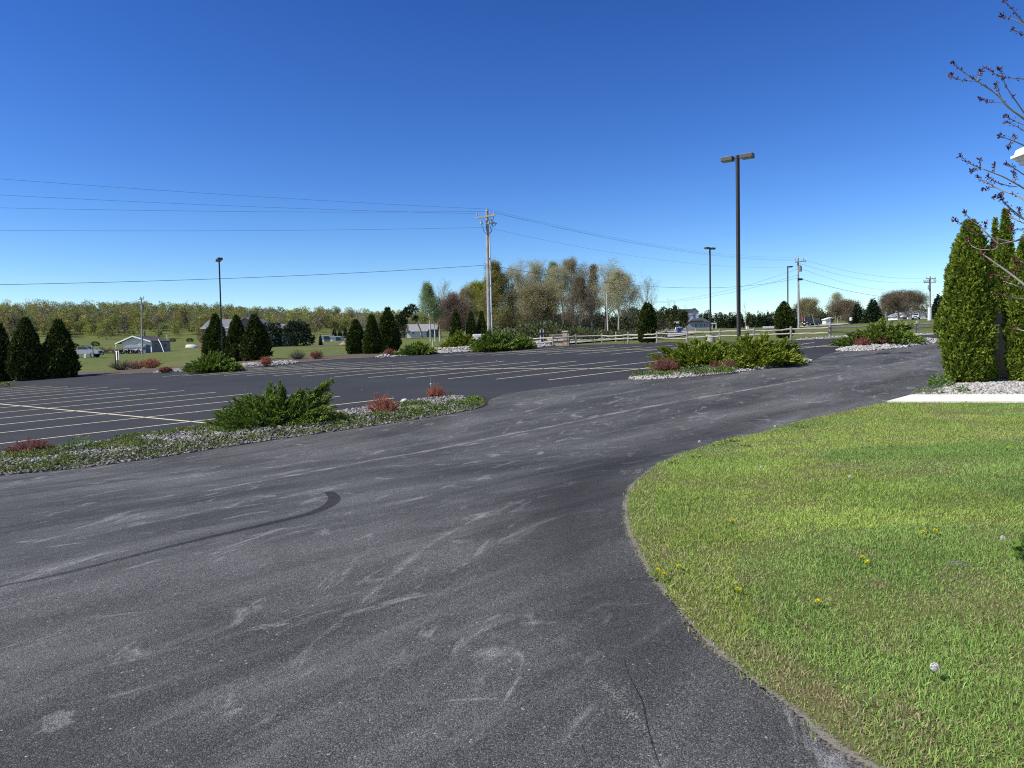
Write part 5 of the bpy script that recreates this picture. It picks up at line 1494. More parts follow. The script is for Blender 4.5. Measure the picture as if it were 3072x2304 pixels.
# ================================================================ lot lamps
BRONZE = M('bronze_paint', (0.055, 0.047, 0.042), 0.5, 0.4, 0.12, 6)
BRONZE2 = M('lamp_housing', (0.075, 0.066, 0.060), 0.5, 0.4, 0.12, 6)
LENS = M('lamp_lens', (0.42, 0.40, 0.36), 0.3, 0.5, 0.1, 10)
CONC2 = concrete_mat('base_concrete', (0.46, 0.44, 0.40))
def lamp(px, yb, yt, Y, label, yaw, heads=2, base=None, w=0.115, k=0.82):
    p = hit(px, yb) if Y is None else ongr(px, Y, yb)
    H = atdepth(px, yt, p.y).z - p.z
    r = thing('lot_lamp', label, 'street lamp', p, 0, 'dark square lamp posts on the parking lot')
    bm = bmesh.new(); bx(bm, -w / 2, w / 2, -w / 2, w / 2, 0.02, H, 0.012); o = bm_obj('pole', bm, BRONZE, r); o.rotation_euler = (0, 0, math.radians(18))
    for hi in range(heads):
        a = math.radians(yaw + 180 * hi)
        Mx = Matrix.Rotation(a, 4, 'Z')
        bm = bmesh.new(); bx(bm, 0.20 * k, 0.74 * k, -0.20 * k, 0.20 * k, H - 0.21 * k, H - 0.005, 0.018, Mx)
        hd = bm_obj('lamp_head', bm, BRONZE2, r)
        bm = bmesh.new(); bx(bm, 0.26 * k, 0.68 * k, -0.15 * k, 0.15 * k, H - 0.21 * k - 0.012, H - 0.21 * k - 0.0015, 0, Mx); bm_obj('lens', bm, LENS, hd)
        bm = bmesh.new(); bx(bm, w * 0.45, 0.205 * k, -0.035, 0.035, H - 0.15 * k, H - 0.05, 0, Mx); bm_obj('arm', bm, BRONZE, r)
    bm = bmesh.new()
    if base:
        cyl(bm, (0, 0, -0.3), (0, 0, base), 0.30, 0.30, 28); bm_obj('base', bm, CONC2, r)
    else:
        bx(bm, -0.17, 0.17, -0.17, 0.17, -0.1, 0.06, 0.01); bm_obj('base', bm, BRONZE, r)
lamp(2217, 1100, 466, None, 'tallest twin-headed lamp post, nearest one, standing in the middle juniper island', -36)
lamp(669, 1100, 775, 55, 'slim twin-headed lamp post at the left, in front of the sunlit arborvitae', -62, w=0.095, k=0.84)
lamp(2132, 1027, 742, 49.6, 'twin-headed lamp post on a round white concrete base behind the fence', 212, base=0.40, w=0.082, k=0.56)
lamp(2364, 1002, 798, 72, 'farthest lamp post with a single head pointing right, behind the bushy dark arborvitae', 6, heads=1, w=0.088, k=0.60)

# ================================================================ utility poles and wires
WOOD = M('pole_wood', (0.34, 0.328, 0.31), 0.9, 0.1, 0.35, 2.5, bump=0.3)
ARMW = M('crossarm_wood', (0.40, 0.37, 0.33), 0.85, 0.1, 0.3, 3)
PORC = M('porcelain', (0.36, 0.42, 0.42), 0.3, 0.5, 0.1, 9)
PVC = M('white_conduit', (0.66, 0.65, 0.63), 0.4, 0.4, 0.08, 4)
RUB = M('black_cable', (0.018, 0.018, 0.022), 0.5, 0.4, 0.1, 9)
GALV = M('galvanised', (0.36, 0.37, 0.38), 0.45, 0.5, 0.12, 9, 0.4)
TRANS = M('transformer_grey', (0.20, 0.22, 0.23), 0.5, 0.4, 0.15, 6)

def insulator(parent, x, y, z, k=1.0, name='insulator'):
    bm = bmesh.new()
    cyl(bm, (x, y, z), (x, y, z + 0.10 * k), 0.02 * k, 0.02 * k, 8)
    cyl(bm, (x, y, z + 0.10 * k), (x, y, z + 0.16 * k), 0.075 * k, 0.055 * k, 10); cyl(bm, (x, y, z + 0.16 * k), (x, y, z + 0.30 * k), 0.06 * k, 0.035 * k, 10)
    return bm_obj(name, bm, PORC, parent)

def main_pole():
    Y = 66.0; s = Y / F
    p = ongr(1469, Y, 1035); top = atdepth(1461, 632, Y)
    r = thing('utility_pole', 'tall grey wooden utility pole with a white conduit, in the middle of the photo', 'utility pole', p)
    H = top.z - p.z; dx = top.x - p.x
    P = lambda px, py, dy=0.0: tuple(atdepth(px, py, Y + dy) - p)
    V, Fq = polyline_tube([(0, 0, -0.3), (dx * .33, 0, H * .33), (dx * .66, 0, H * .66), (dx, 0, H)], [0.20, 0.18, 0.155, 0.125], 14)
    o = mesh_obj('pole', arr_mesh('pole', V, Fq, True), WOOD, r)
    bm = bmesh.new(); cyl(bm, (dx, 0, H - 0.02), (dx, 0, H + 0.05), 0.128, 0.10, 14); bm_obj('pole_cap', bm, GALV, r)
    a = Vector(P(1427, 655, -0.1)); b = Vector(P(1485, 644.5, -0.55)); d = b - a
    q = d.to_track_quat('X', 'Z').to_matrix().to_4x4(); Mx = Matrix.Translation((a + b) / 2) @ q
    bm = bmesh.new(); bx(bm, -d.length / 2, d.length / 2, -0.06, 0.06, -0.075, 0.075, 0.008, Mx); bm_obj('crossarm', bm, ARMW, r)
    for px in (1448, 1475):
        bm = bmesh.new(); cyl(bm, P(px, 652 if px < 1460 else 648, -0.4), P(1462, 668, -0.16), 0.022, 0.022, 6); bm_obj('brace', bm, GALV, r)
    insulator(r, *P(1431, 650, -0.15), 1.0); insulator(r, *P(1471, 644, -0.4), 1.0); insulator(r, dx, 0, H + 0.05, 0.7); insulator(r, *P(1482, 642, -0.5), 0.7)
    for (px, py, k) in ((1444.5, 671, 1.0), (1466.5, 671, 1.0), (1475, 668, 1.05)):
        c = Vector(P(px, py, -0.25)); bm = bmesh.new()
        cyl(bm, c + Vector((0, 0, -0.02)), c + Vector((0, 0, 0.16 * k)), 0.11 * k, 0.10 * k, 10); cyl(bm, c + Vector((0, 0, 0.16 * k)), c + Vector((0, 0, 0.28 * k)), 0.05, 0.08, 10); cyl(bm, c + Vector((0, 0, -0.16)), c + Vector((0, 0, -0.02)), 0.04, 0.05, 8)
        bm_obj('cable_terminator', bm, PORC, r)
    bm = bmesh.new(); bx(bm, *sorted((P(1443, 0)[0], P(1478, 0)[0])), -0.30, -0.22, P(1460, 674)[2], P(1460, 671)[2], 0.004); bm_obj('terminator_bracket', bm, GALV, r)
    for pts in (((1449, 677), (1449, 685), (1452, 694), (1457, 699), (1463, 706)), ((1471, 677), (1472, 685), (1473.5, 693), (1469, 699), (1465.5, 706)), ((1476, 674), (1476, 684), (1474.5, 694), (1467, 702), (1466, 707)),
                ((1477, 678), (1479, 668), (1485, 667.5), (1487, 672), (1483, 678), (1479, 679)), ((1476, 670), (1480, 655), (1481, 648))):
        q = smooth_poly3([P(x, y, -0.25) for x, y in pts]); V, Fq = polyline_tube(q, 0.022, 5)
        mesh_obj('riser_cable', arr_mesh('riser_cable', V, Fq, True), RUB, r)
    xo = 0.20
    V, Fq = polyline_tube([(xo + 0.03, -0.12, -0.1), (dx * .33 + xo, -0.11, H * .33), (dx * .66 + xo - 0.02, -0.1, H * .66), (dx * .8 + xo - 0.035, -0.1, P(1465, 706)[2])], 0.062, 10)
    mesh_obj('conduit', arr_mesh('conduit', V, Fq, True), PVC, r)
    for z in (0.25, 0.45, 0.65): 
        bm = bmesh.new(); bx(bm, dx * z + 0.02, dx * z + xo + 0.05, -0.19, -0.03, H * z, H * z + 0.05); bm_obj('strap', bm, GALV, r)

def smooth_poly3(pts, n=4):
    P = [np.array(p, float) for p in pts]; out = []
    for i in range(len(P) - 1):
        a = P[max(i - 1, 0)]; b = P[i]; c = P[i + 1]; d = P[min(i + 2, len(P) - 1)]
        for k in range(n):
            t = k / n
            out.append(0.5 * (2 * b + (c - a) * t + (2 * a - 5 * b + 4 * c - d) * t * t + (3 * b - a - 3 * c + d) * t ** 3))
    out.append(P[-1]); return out
main_pole()

def other_pole(px, py_base, yt, xt, Y, label, arm=None, tr=None, arm2=None, ins=(), r0=0.17, guard=None, box=None):
    p = ongr(px, Y, py_base); top = atdepth(xt, yt, Y); H = top.z - p.z; dx = top.x - p.x
    r = thing('utility_pole', label, 'utility pole', p)
    P = lambda a, b, dy=0.0: tuple(atdepth(a, b, Y + dy) - p)
    V, Fq = polyline_tube([(0, 0, -0.3), (dx * .5, 0, H * .5), (dx, 0, H)], [r0, r0 * .85, r0 * .66], 10)
    mesh_obj('pole', arr_mesh('pole', V, Fq, True), WOOD, r)
    for a in (arm or ()):
        A, B = Vector(P(*a[0])), Vector(P(*a[1])); d = B - A; q = d.to_track_quat('X', 'Z').to_matrix().to_4x4()
        bm = bmesh.new(); bx(bm, -d.length / 2, d.length / 2, -0.09, 0.09, -0.09, 0.09, 0, Matrix.Translation((A + B) / 2 + Vector((0, -0.18, 0))) @ q); bm_obj('crossarm', bm, ARMW, r)
    for (a, b, k) in ins: insulator(r, *P(a, b, -0.18), k)
    if tr:
        c = Vector(P(*tr, -0.2)); bm = bmesh.new(); cyl(bm, c + Vector((0, 0, -0.45)), c + Vector((0, 0, 0.40)), 0.26, 0.26, 14); cyl(bm, c + Vector((0.05, 0, 0.40)), c + Vector((0.12, 0, 0.72)), 0.06, 0.03, 8); cyl(bm, c + Vector((-0.1, 0, 0.40)), c + Vector((-0.1, 0, 0.62)), 0.05, 0.03, 8)
        bm_obj('transformer', bm, TRANS, r)
    if box:
        c = Vector(P(*box, -0.2)); bm = bmesh.new(); bx(bm, c.x - 0.35, c.x + 0.35, c.y - 0.2, c.y + 0.1, c.z - 0.16, c.z + 0.16, 0.03); bm_obj('splice_box', bm, RUB, r)
    if guard:
        bm = bmesh.new(); cyl(bm, (0, -0.02, 0.2), (dx * .1, -0.02, guard), r0 * 1.75, r0 * 1.6, 12); bm_obj('pole_guard', bm, PVC, r)
    return r
other_pole(2397, 983, 774, 2394, 122, 'wooden utility pole with a grey transformer, right of the farthest lamp', arm=[((2384, 787), (2416, 783))], tr=(2400.5, 806), ins=((2386, 784, 1.6), (2410, 782, 1.6), (2394, 773, 1.2), (2417, 788, 1.4)), r0=0.19, box=(2400, 838))
other_pole(2789, 965, 829, 2790, 165, 'distant utility pole with two crossarms and a white guard, left of the big arborvitae', arm=[((2777, 836), (2806, 836)), ((2770, 848), (2806, 847))],
           ins=((2771, 848, 2.2), (2776, 848, 2.2), (2781, 848, 2.2), (2786, 848, 2.2), (2802, 847, 2.2), (2807, 847, 2.2), (2779, 836, 1.6), (2805, 836, 1.6)), r0=0.24, guard=3.0, tr=(2787, 862))
other_pole(427, 1062, 893, 424, 140, 'leaning utility pole in front of the grey garage', arm=[((420, 898), (432, 897))], tr=(428, 921), ins=((421, 897, 1.4), (431, 896, 1.4)), r0=0.16)
other_pole(2414.5, 966, 900, 2413, 215, 'tiny far utility pole above the dark off-road vehicle', arm=[((2409, 905), (2419, 905))], ins=((2410, 905, 1.6), (2418, 905, 1.6)), r0=0.2)

def wire(A, B, sag, label, group, r=0.016, n=40):
    t = np.linspace(0, 1, n)[:, None]
    P = np.array(A)[None] * (1 - t) + np.array(B)[None] * t
    P[:, 2] -= 4 * sag * (t * (1 - t))[:, 0]
    V, Fq = polyline_tube(P, r, 5)
    o = mesh_obj('wire', arr_mesh('wire', V, Fq, True), RUB); props(o, label, 'wire', group)
AD = atdepth
GWL = 'wires running left from the tall utility pole'
Yl = 47.0
for (px, py, y0, sag, r, lab) in ((1461, 627, 533, 0.18, 0.007, 'topmost wire running left from the tall utility pole out of the photo'),
                                  (1431, 641, 581, 0.18, 0.007, 'second highest wire left of the tall utility pole, from the left end of its crossarm'),
                                  (1471, 634, 619, 0.20, 0.007, 'third wire down left of the tall utility pole, just under the second'),
                                  (1461, 682, 687, 0.18, 0.007, 'nearly level fourth wire down left of the tall utility pole'),
                                  (1463, 795, 847, 0.30, 0.015, 'thick lowest cable left of the tall utility pole, passing behind the slim lamp')):
    A = AD(px, py, 66.0 - 0.2)
    e = (y0 - py) / (px - 0.0)
    xe = -330.0
    wire(A, AD(xe, y0 + e * (0 - xe) * 1.03, Yl), sag, lab, GWL, r)
GWR = 'wires between the tall utility pole and the transformer pole'
for (px, py, qx, qy, sag, r, lab) in ((1461, 627, 2394, 772, 1.15, 0.0065, 'highest wire from the tall utility pole to the transformer pole'),
                                      (1471, 634, 2386, 781, 1.1, 0.0065, 'second wire from the tall utility pole to the transformer pole'),
                                      (1482, 638, 2410, 779, 1.1, 0.0065, 'third wire from the tall utility pole to the transformer pole'),
                                      (1463, 683, 2392, 799, 1.25, 0.0065, 'fourth wire from the tall utility pole to the transformer pole'),
                                      (1465, 795, 2396, 834, 1.75, 0.016, 'thick low cable sagging across the grove to the transformer pole')):
    wire(AD(px, py, 65.8), AD(qx, qy, 121.8), sag, lab, GWR, r)
GWF = 'wires between the transformer pole and the distant crossarm pole'
for (px, py, qx, qy, sag, lab) in ((2410, 779, 2778, 834, 1.0, 'highest wire from the transformer pole to the distant crossarm pole'), (2398, 790, 2774, 846, 1.2, 'middle wire from the transformer pole to the distant crossarm pole'),
                                   (2404, 806, 2788, 866, 1.6, 'faint lower wire from the transformer pole to the distant crossarm pole')):
    wire(AD(px, py, 121.8), AD(qx, qy, 164.8), sag, lab, GWF, 0.013)
wire(AD(2401, 836, 121.8), AD(2788, 899, 164.8), 0.9, 'thick dark cable drooping right from the box on the transformer pole', 'cables on the transformer pole', 0.028)
wire(AD(2393, 807, 121.8), AD(1962, 906, 172), 1.0, 'upper service wire slanting down left from the transformer pole to the dark evergreens', 'cables on the transformer pole', 0.015)
wire(AD(2393, 825, 121.8), AD(1962, 909, 172), 0.9, 'lower service wire slanting down left from the transformer pole to the dark evergreens', 'cables on the transformer pole', 0.015)
wire(AD(2790, 838, 165), AD(3120, 900, 200), 0.6, 'wire going right from the distant crossarm pole behind the big arborvitae', 'cables on the transformer pole', 0.015)
wire(AD(424, 912, 140), AD(-60, 1012, 120), 0.6, 'lower of two pale wires dropping left from the leaning pole by the garage', 'wires left of the garage pole', 0.022)
wire(AD(424, 897, 140), AD(-60, 995, 120), 0.6, 'upper of two pale wires dropping left from the leaning pole by the garage', 'wires left of the garage pole', 0.022)

# ================================================================ split rail fence
FW = M('fence_wood', (0.30, 0.275, 0.24), 0.9, 0.1, 0.3, 3, bump=0.3)
FR = M('fence_rail_wood', (0.40, 0.37, 0.315), 0.85, 0.1, 0.22, 3, bump=0.3)
def fence():
    posts = [(1592.5, 1024.5, 1011), (1659, 1037.5, 1006), (1727.7, 1034.5, 1002), (1805.7, 1032, 999.6), (1884.8, 1030.5, 997), (1971, 1029.4, 993), (2062, 1027.5, 992), (2160, 1025.5, 986.5),
             (2262, 1022.5, 983), (2373, 1018.5, 979.6), (2490.6, 1015.0, 974), (2617.5, 1008.5, 968.5), (2752, 1004, 962), (2868, 998, 956)]
    A = []
    for i, (x, yb, yt) in enumerate(posts):
        Y = hit(x, yb).y + 0.25
        if i == 0: Y = hit(1659, 1037.5).y + 3.2
        p = ongr(x, Y, yb); h = AD(x, yt, Y).z - p.z
        A.append((p, h))
    o0 = A[6][0]
    r = thing('rail_fence', 'weathered split rail fence with two rails along the far edge of the lot', 'fence', o0)
    rng = np.random.default_rng(4)
    for p, h in A:
        q = p - o0; bm = bmesh.new()
        bx(bm, q.x - 0.055, q.x + 0.055, q.y - 0.07, q.y + 0.07, q.z - 0.2, q.z + h, 0.02); 
        for v in bm.verts: v.co.x += rng.normal(0, 0.004); 
        bm_obj('post', bm, FW, r)
    for (p, h), (p2, h2) in zip(A[:-1], A[1:]):
        for f in (0.78, 0.43):
            a = p - o0 + Vector((0, -0.01, h * f + rng.normal(0, 0.02))); b = p2 - o0 + Vector((0, 0.01, h2 * f + rng.normal(0, 0.02)))
            t = np.linspace(-0.03, 1.03, 8)[:, None]; P = np.array(a)[None] * (1 - t) + np.array(b)[None] * t
            P[:, 2] -= 0.05 * 4 * (t * (1 - t))[:, 0] * rng.uniform(0.0, 1.2); P[1:-1] += rng.normal(0, 0.010, (6, 3))
            V, Fq = polyline_tube(P, 0.054 * rng.uniform(0.85, 1.15, 8), 6)
            V[:, 2] += 0
            mesh_obj('rail', arr_mesh('rail', V, Fq), FR, r)
fence()

# ================================================================ stone sign
def stone_mat():
    m, nt, out = new_mat('ledge_stone')
    b = N(nt, 'ShaderNodeTexBrick', inp={'Scale': 1.0, 'Mortar Size': 0.012, 'Brick Width': 0.30, 'Row Height': 0.095, 'Color1': (0.46, 0.33, 0.23, 1), 'Color2': (0.27, 0.175, 0.13, 1), 'Mortar': (0.28, 0.25, 0.21, 1)})
    tc = N(nt, 'ShaderNodeTexCoord'); mp = N(nt, 'ShaderNodeMapping'); mp.inputs['Rotation'].default_value = (math.radians(90), 0, 0)
    nt.links.new(tc.outputs['Object'], mp.inputs['Vector']); nt.links.new(mp.outputs[0], b.inputs['Vector'])
    n = noise(nt, 5, 4)
    c = mixc(nt, ramp(nt, n, [(0.3, g3(0)), (0.75, g3(0.4))]), b.outputs['Color'], (0.58, 0.50, 0.40))
    bsdf(nt, out, c, 0.9, 0.15, 0, n, 0.5, 0.02)
    return m
def text_mesh(txt, size, depth):
    cu = bpy.data.curves.new('lettering', 'FONT'); cu.body = txt; cu.size = size; cu.extrude = depth; cu.align_x = 'LEFT'; cu.offset = size * 0.012
    o = bpy.data.objects.new('lettering', cu); COL.objects.link(o)
    bpy.context.view_layer.update()
    me = bpy.data.meshes.new_from_object(o.evaluated_get(bpy.context.evaluated_depsgraph_get()))
    bpy.data.objects.remove(o); bpy.data.curves.remove(cu)
    return me
def stone_sign():
    Y = hit(1690, 1036).y + 0.9; s = Y / F
    p = ongr(1664, Y, 1033)
    X = lambda px: (px - 1664) * s
    zb = p.z
    Zp = lambda py: AD(1664, py, Y).z - zb
    r = thing('monument_sign', 'low stone sign wall with a stone pillar and white West Side lettering, behind the fence', 'sign', p, math.radians(-16))
    sm = stone_mat(); cap = M('cap_stone', (0.62, 0.54, 0.43), 0.85, 0.2, 0.15, 6)
    bm = bmesh.new(); bx(bm, X(1690.5), X(1705), -0.20, 0.20, -0.3, Zp(996.5), 0.01); bx(bm, X(1703), X(1709), -0.17, 0.17, -0.3, Zp(1000.5), 0.01); bm_obj('pillar', bm, sm, r)
    bm = bmesh.new(); bx(bm, X(1688.5), X(1706.5), -0.25, 0.25, Zp(996.5), Zp(993.5), 0.01); bm_obj('pillar_cap', bm, cap, r)
    bm = bmesh.new(); bx(bm, X(1634), X(1690), -0.16, 0.16, -0.3, Zp(1025.5), 0.01); bm_obj('wall', bm, sm, r)
    bm = bmesh.new(); bx(bm, X(1632), X(1690), -0.20, 0.18, Zp(1025.5), Zp(1023.8), 0.006); bm_obj('ledge', bm, cap, r)
    bm = bmesh.new(); bx(bm, X(1636), X(1690), -0.07, 0.07, Zp(1023.8), Zp(1010), 0.01); pan = bm_obj('panel', bm, M('maroon_panel', (0.20, 0.095, 0.075), 0.6, 0.3, 0.2, 4), r)
    bm = bmesh.new(); bx(bm, X(1662), X(1690), -0.075, 0.075, Zp(1013.5), Zp(1010.3) , 0); bm_obj('panel_band', bm, M('pink_stone', (0.42, 0.33, 0.31), 0.8, 0.2, 0.2, 6), pan)
    bm = bmesh.new(); bx(bm, X(1640.5), X(1649.5), -0.095, -0.07, Zp(1022.5), Zp(1015), 0.004); bm_obj('emblem', bm, M('cream_emblem', (0.62, 0.60, 0.40), 0.7, 0.2, 0.1, 6), pan)
    me = text_mesh('West Side', 0.285, 0.012)
    o = mesh_obj('lettering', me, M('white_letters', (0.80, 0.78, 0.74), 0.5, 0.3, 0.03, 5), pan)
    w = max(v.co.x for v in me.vertices); k = (X(1690) - X(1650.5)) / w
    o.location = (X(1650.5), -0.085, Zp(1022.2)); o.rotation_euler = (PI / 2, 0, 0); o.scale = (k, 1, 1)
    bm = bmesh.new(); bx(bm, X(1647), X(1690.5), -0.05, 0.05, Zp(1006.5), Zp(1003.3), 0.008); bm_obj('top_beam', bm, M('sign_beam', (0.27, 0.235, 0.20), 0.7, 0.2, 0.15, 5), r)
    bm = bmesh.new(); bx(bm, X(1648), X(1651), -0.04, 0.04, Zp(1010), Zp(1006.5), 0); bm_obj('beam_post', bm, M('sign_post_dark', (0.05, 0.045, 0.04), 0.7), r)
stone_sign()
def board_sign():
    Y = hit(1627, 1038).y + 1.6; s = Y / F; p = ongr(1626, Y, 1034); r = thing('post_sign', 'dark boards between two capped white posts, just left of the stone sign', 'sign', p)
    X = lambda px: (px - 1626) * s
    Zp = lambda py: AD(1626, py, Y).z - p.z
    wh = M('white_post_paint', (0.68, 0.66, 0.63), 0.6, 0.3, 0.1, 5)
    for a in (1622, 1631):
        bm = bmesh.new(); bx(bm, X(a - 1.7), X(a + 1.7), -0.05, 0.05, -0.2, Zp(991), 0.008); q = bm_obj('post', bm, wh, r)
        bm = bmesh.new(); bx(bm, X(a - 2.5), X(a + 2.5), -0.07, 0.07, Zp(991), Zp(989.2), 0.006); bm_obj('post_cap', bm, wh, q)
    dk = M('dark_board', (0.03, 0.028, 0.028), 0.6, 0.3, 0.1, 5)
    for (a, b, c, d) in ((1617, 1639, 1003.5, 997.5), (1624, 1629, 1031, 1003.5)):
        bm = bmesh.new(); bx(bm, X(a), X(b), -0.08, -0.052, Zp(c), Zp(d), 0); bm_obj('board', bm, dk, r)
    # ornamental lamp behind
    Y2 = Y + 1.0; p2 = ongr(1633, Y2, 1034); s2 = Y2 / F; Z2 = lambda py: AD(1633, py, Y2).z - p2.z
    l = thing('ornamental_lamp', 'black ornamental lamp with a round face above the two white posts', 'street lamp', p2)
    bm = bmesh.new(); cyl(bm, (0, 0, -0.2), (0, 0, Z2(984)), 0.045, 0.035, 10); cyl(bm, (0, 0, Z2(988)), (0, 0, Z2(983)), 0.05, 0.09, 10); bm_obj('pole', bm, RUB, l)
    bm = bmesh.new(); bx(bm, -0.12, 0.17, -0.03, 0.03, Z2(979), Z2(977.4), 0); bm_obj('bracket', bm, RUB, l)
    bm = bmesh.new(); cyl(bm, (0.03, -0.05, Z2(972)), (0.03, 0.05, Z2(972)), 3.4 * s2, 3.4 * s2, 20); cyl(bm, (0.03, 0, Z2(968.5)), (0.03, 0, Z2(965.5)), 0.05, 0.01, 8); hd = bm_obj('lamp_head', bm, M('pewter', (0.25, 0.26, 0.24), 0.4, 0.5, 0.1, 8), l)
    bm = bmesh.new(); cyl(bm, (0.03, -0.062, Z2(972)), (0.03, -0.052, Z2(972)), 1.9 * s2, 1.9 * s2, 16); bm_obj('lens', bm, M('dark_lens', (0.06, 0.07, 0.06), 0.2), hd)
board_sign()
def simple_box(name, label, cat, px0, px1, yb, yt, mat, Y=None, dep=0.5, bev=0.04, group=None, extra=None, off=0.0):
    pc = (px0 + px1) / 2; p = hit(pc, yb) if Y is None else ongr(pc, Y, yb)
    p = p + Vector((0, off, 0)); s = p.y / F; h = AD(pc, yt, p.y).z - p.z
    w = (px1 - px0) * s / 2
    bm = bmesh.new(); bx(bm, -w, w, 0, dep, -0.1, h, bev)
    return p, s, h, w, bm
# white utility pedestal behind the juniper mound
p, s, h, w, bm = simple_box('', '', '', 1418, 1458, 1030, 1002, None, Y=63.5, dep=0.8, bev=0.10)
r = thing('utility_pedestal', 'low white rounded utility box half hidden by the juniper mound left of the tall pole', 'utility box', p)
bm_obj('housing', bm, M('pedestal_white', (0.66, 0.65, 0.60), 0.6, 0.3, 0.08, 4), r)
bm = bmesh.new(); bx(bm, -w - 0.1, w + 0.1, -0.1, 0.9, -0.2, 0.12, 0.01); bm_obj('pad', bm, CONC2, r)

# white marker posts in the grass
MK = M('marker_white', (0.72, 0.72, 0.62), 0.6, 0.3, 0.06, 5)
def marker(px, yb, yt, wpx, label, Y=None, mat=None):
    p = hit(px, yb) if Y is None else ongr(px, Y, yb); s = p.y / F; h = AD(px, yt, p.y).z - p.z
    bm = bmesh.new(); cyl(bm, (0, 0, -0.2), (0, 0, h), wpx * s / 2, wpx * s / 2 * 0.95, 10); bmesh.ops.create_uvsphere(bm, u_segments=8, v_segments=4, radius=wpx * s / 2, matrix=Matrix.Translation((0, 0, h)))
    o = bm_obj('marker_post', bm, mat or MK); o.location = p; props(o, label, 'marker', 'slim marker posts in the grass')
marker(1298, 1046, 1020, 2.2, 'white marker post in the grass above the low dark juniper')
marker(1319, 1024, 1007.5, 2.4, 'shorter white marker post farther back, right of the first')
marker(2086, 995, 986, 1.6, 'small white marker in the grass right of the blue bin')
marker(1848, 1010, 996, 2.0, 'thin white stake in the brush behind the fence, in the middle of the grove', Y=70)
marker(1873, 1031, 1016, 1.6, 'thin dark stake left of the fence post near the grove', Y=51.5, mat=M('stake_dark', (0.08, 0.07, 0.06), 0.8))

# white panel sign in the shrubs
def panel_sign():
    p = hit(342, 1108) + Vector((0, 0.6, 0)); s = p.y / F * 1.1; r = thing('panel_sign', 'blank white panel sign on two dark posts among the bare shrubs', 'sign', p, math.radians(-38))
    Z = lambda py: AD(342, py, p.y).z - p.z
    bm = bmesh.new(); bx(bm, -10.5 * s, 11.5 * s, -0.04, 0.0, Z(1081), Z(1053), 0.008); bm_obj('panel', bm, M('sign_white', (0.80, 0.79, 0.76), 0.5, 0.3, 0.04, 3), r)
    for x in (-7.8, 6.5):
        bm = bmesh.new(); bx(bm, (x - 1.4) * s, (x + 1.4) * s, -0.10, -0.042, -0.2, Z(1054), 0.006); bm_obj('post', bm, M('sign_post_brown', (0.07, 0.05, 0.04), 0.8, 0.2), r)
    bm = bmesh.new(); bx(bm, -10.5 * s, -9.2 * s, -0.035, 0.005, -0.2, Z(1081), 0); bm_obj('stay', bm, M('sign_white'  , (0.8, 0.8, 0.8)), r)
panel_sign()

# ================================================================ dark cabinet and building corner at the right
def cabinet():
    p = hit(2996, 1140) + Vector((0, 0.35, 0.05)); s = p.y / F; r = thing('metal_cabinet', 'tall dark blue-green metal cabinet squeezed between two sunlit arborvitaes', 'cabinet', p)
    Z = lambda py: AD(3000, py, p.y).z - p.z
    dm = M('dark_teal_metal', (0.012, 0.030, 0.042), 0.4, 0.5, 0.15, 3)
    h = Z(936)
    bm = bmesh.new(); bx(bm, -0.12, 1.35, 0.0, 0.9, -0.2, h - 0.05, 0.01); b = bm_obj('housing', bm, dm, r)
    bm = bmesh.new(); bx(bm, 0.06, 0.68, -0.022, -0.001, 0.08, h - 0.14, 0.006); d = bm_obj('door', bm, M('dark_door_metal', (0.008, 0.018, 0.03), 0.45, 0.5, 0.15, 3), r)
    bm = bmesh.new(); bx(bm, 0.60, 0.64, -0.045, -0.022, h * 0.45, h * 0.53, 0.004); bm_obj('handle', bm, GALV, d)
    bm = bmesh.new(); bx(bm, -0.16, 1.40, -0.05, 0.95, h - 0.048, h + 0.01, 0.01); bm_obj('lid', bm, M('lid_metal', (0.10, 0.12, 0.14), 0.3, 0.6, 0.1, 3, 0.3), r)
cabinet()
def building():
    Y0 = 24.0; c = AD(3044, 448, Y0); base = tz(c.x + 4, Y0)
    r = thing('building', 'corner of a white moulded cornice of a building cut off by the right edge', 'building', (c.x, Y0, base))
    H = c.z - base; wh = M('cornice_white', (0.80, 0.78, 0.74), 0.5, 0.3, 0.04, 2)
    px = Y0 / F
    prof = [(0.70, -1.10), (0.70, 0.0), (0.10, 0.0), (0.02, -0.06), (-0.02, -0.18), (-0.13, -0.22), (-0.13, -0.30), (0.02, -0.32), (0.04, -0.38), (0.12, -0.40), (0.14, -0.50), (0.55, -0.52), (0.55, -1.10)]
    bm = bmesh.new(); prism(bm, [(x, H + z) for x, z in prof], 'y', -15.0, 0.0)
    bm_obj('cornice', bm, wh, r)
    bm = bmesh.new(); prism(bm, [(-y + 0.0, H + z) for y, z in [(x - 0.0, z) for x, z in prof]], 'x', 0.72, 12.0)
    bm_obj('cornice', bm, wh, r)
    bm = bmesh.new(); bx(bm, 0.60, 12.0, -15.0, -0.60, -0.4, H - 0.9); wl = bm_obj('wall', bm, M('siding_cream', (0.56, 0.53, 0.47), 0.8, 0.2, 0.08, 3), r)
    bm = bmesh.new(); prism(bm, [(-14.8, H + 0.005), (-0.2, H + 0.005), (-7.5, H + 2.6)], 'x', 0.3, 12.0); bm_obj('roof', bm, M('shingle_dark', (0.06, 0.058, 0.058), 0.9, 0.1, 0.3, 8), r)
    for y in (-12.5, -9.0, -5.5, -2.6):
        bm = bmesh.new(); bx(bm, 0.565, 0.60, y - 0.5, y + 0.5, H - 3.4, H - 1.6, 0.01); f = bm_obj('window', bm, wh, r)
        bm = bmesh.new(); bx(bm, 0.555, 0.566, y - 0.42, y + 0.42, H - 3.3, H - 1.7); bm_obj('pane', bm, M('window_glass', (0.02, 0.025, 0.03), 0.08, 0.6, 0.05, 3), f)
building()
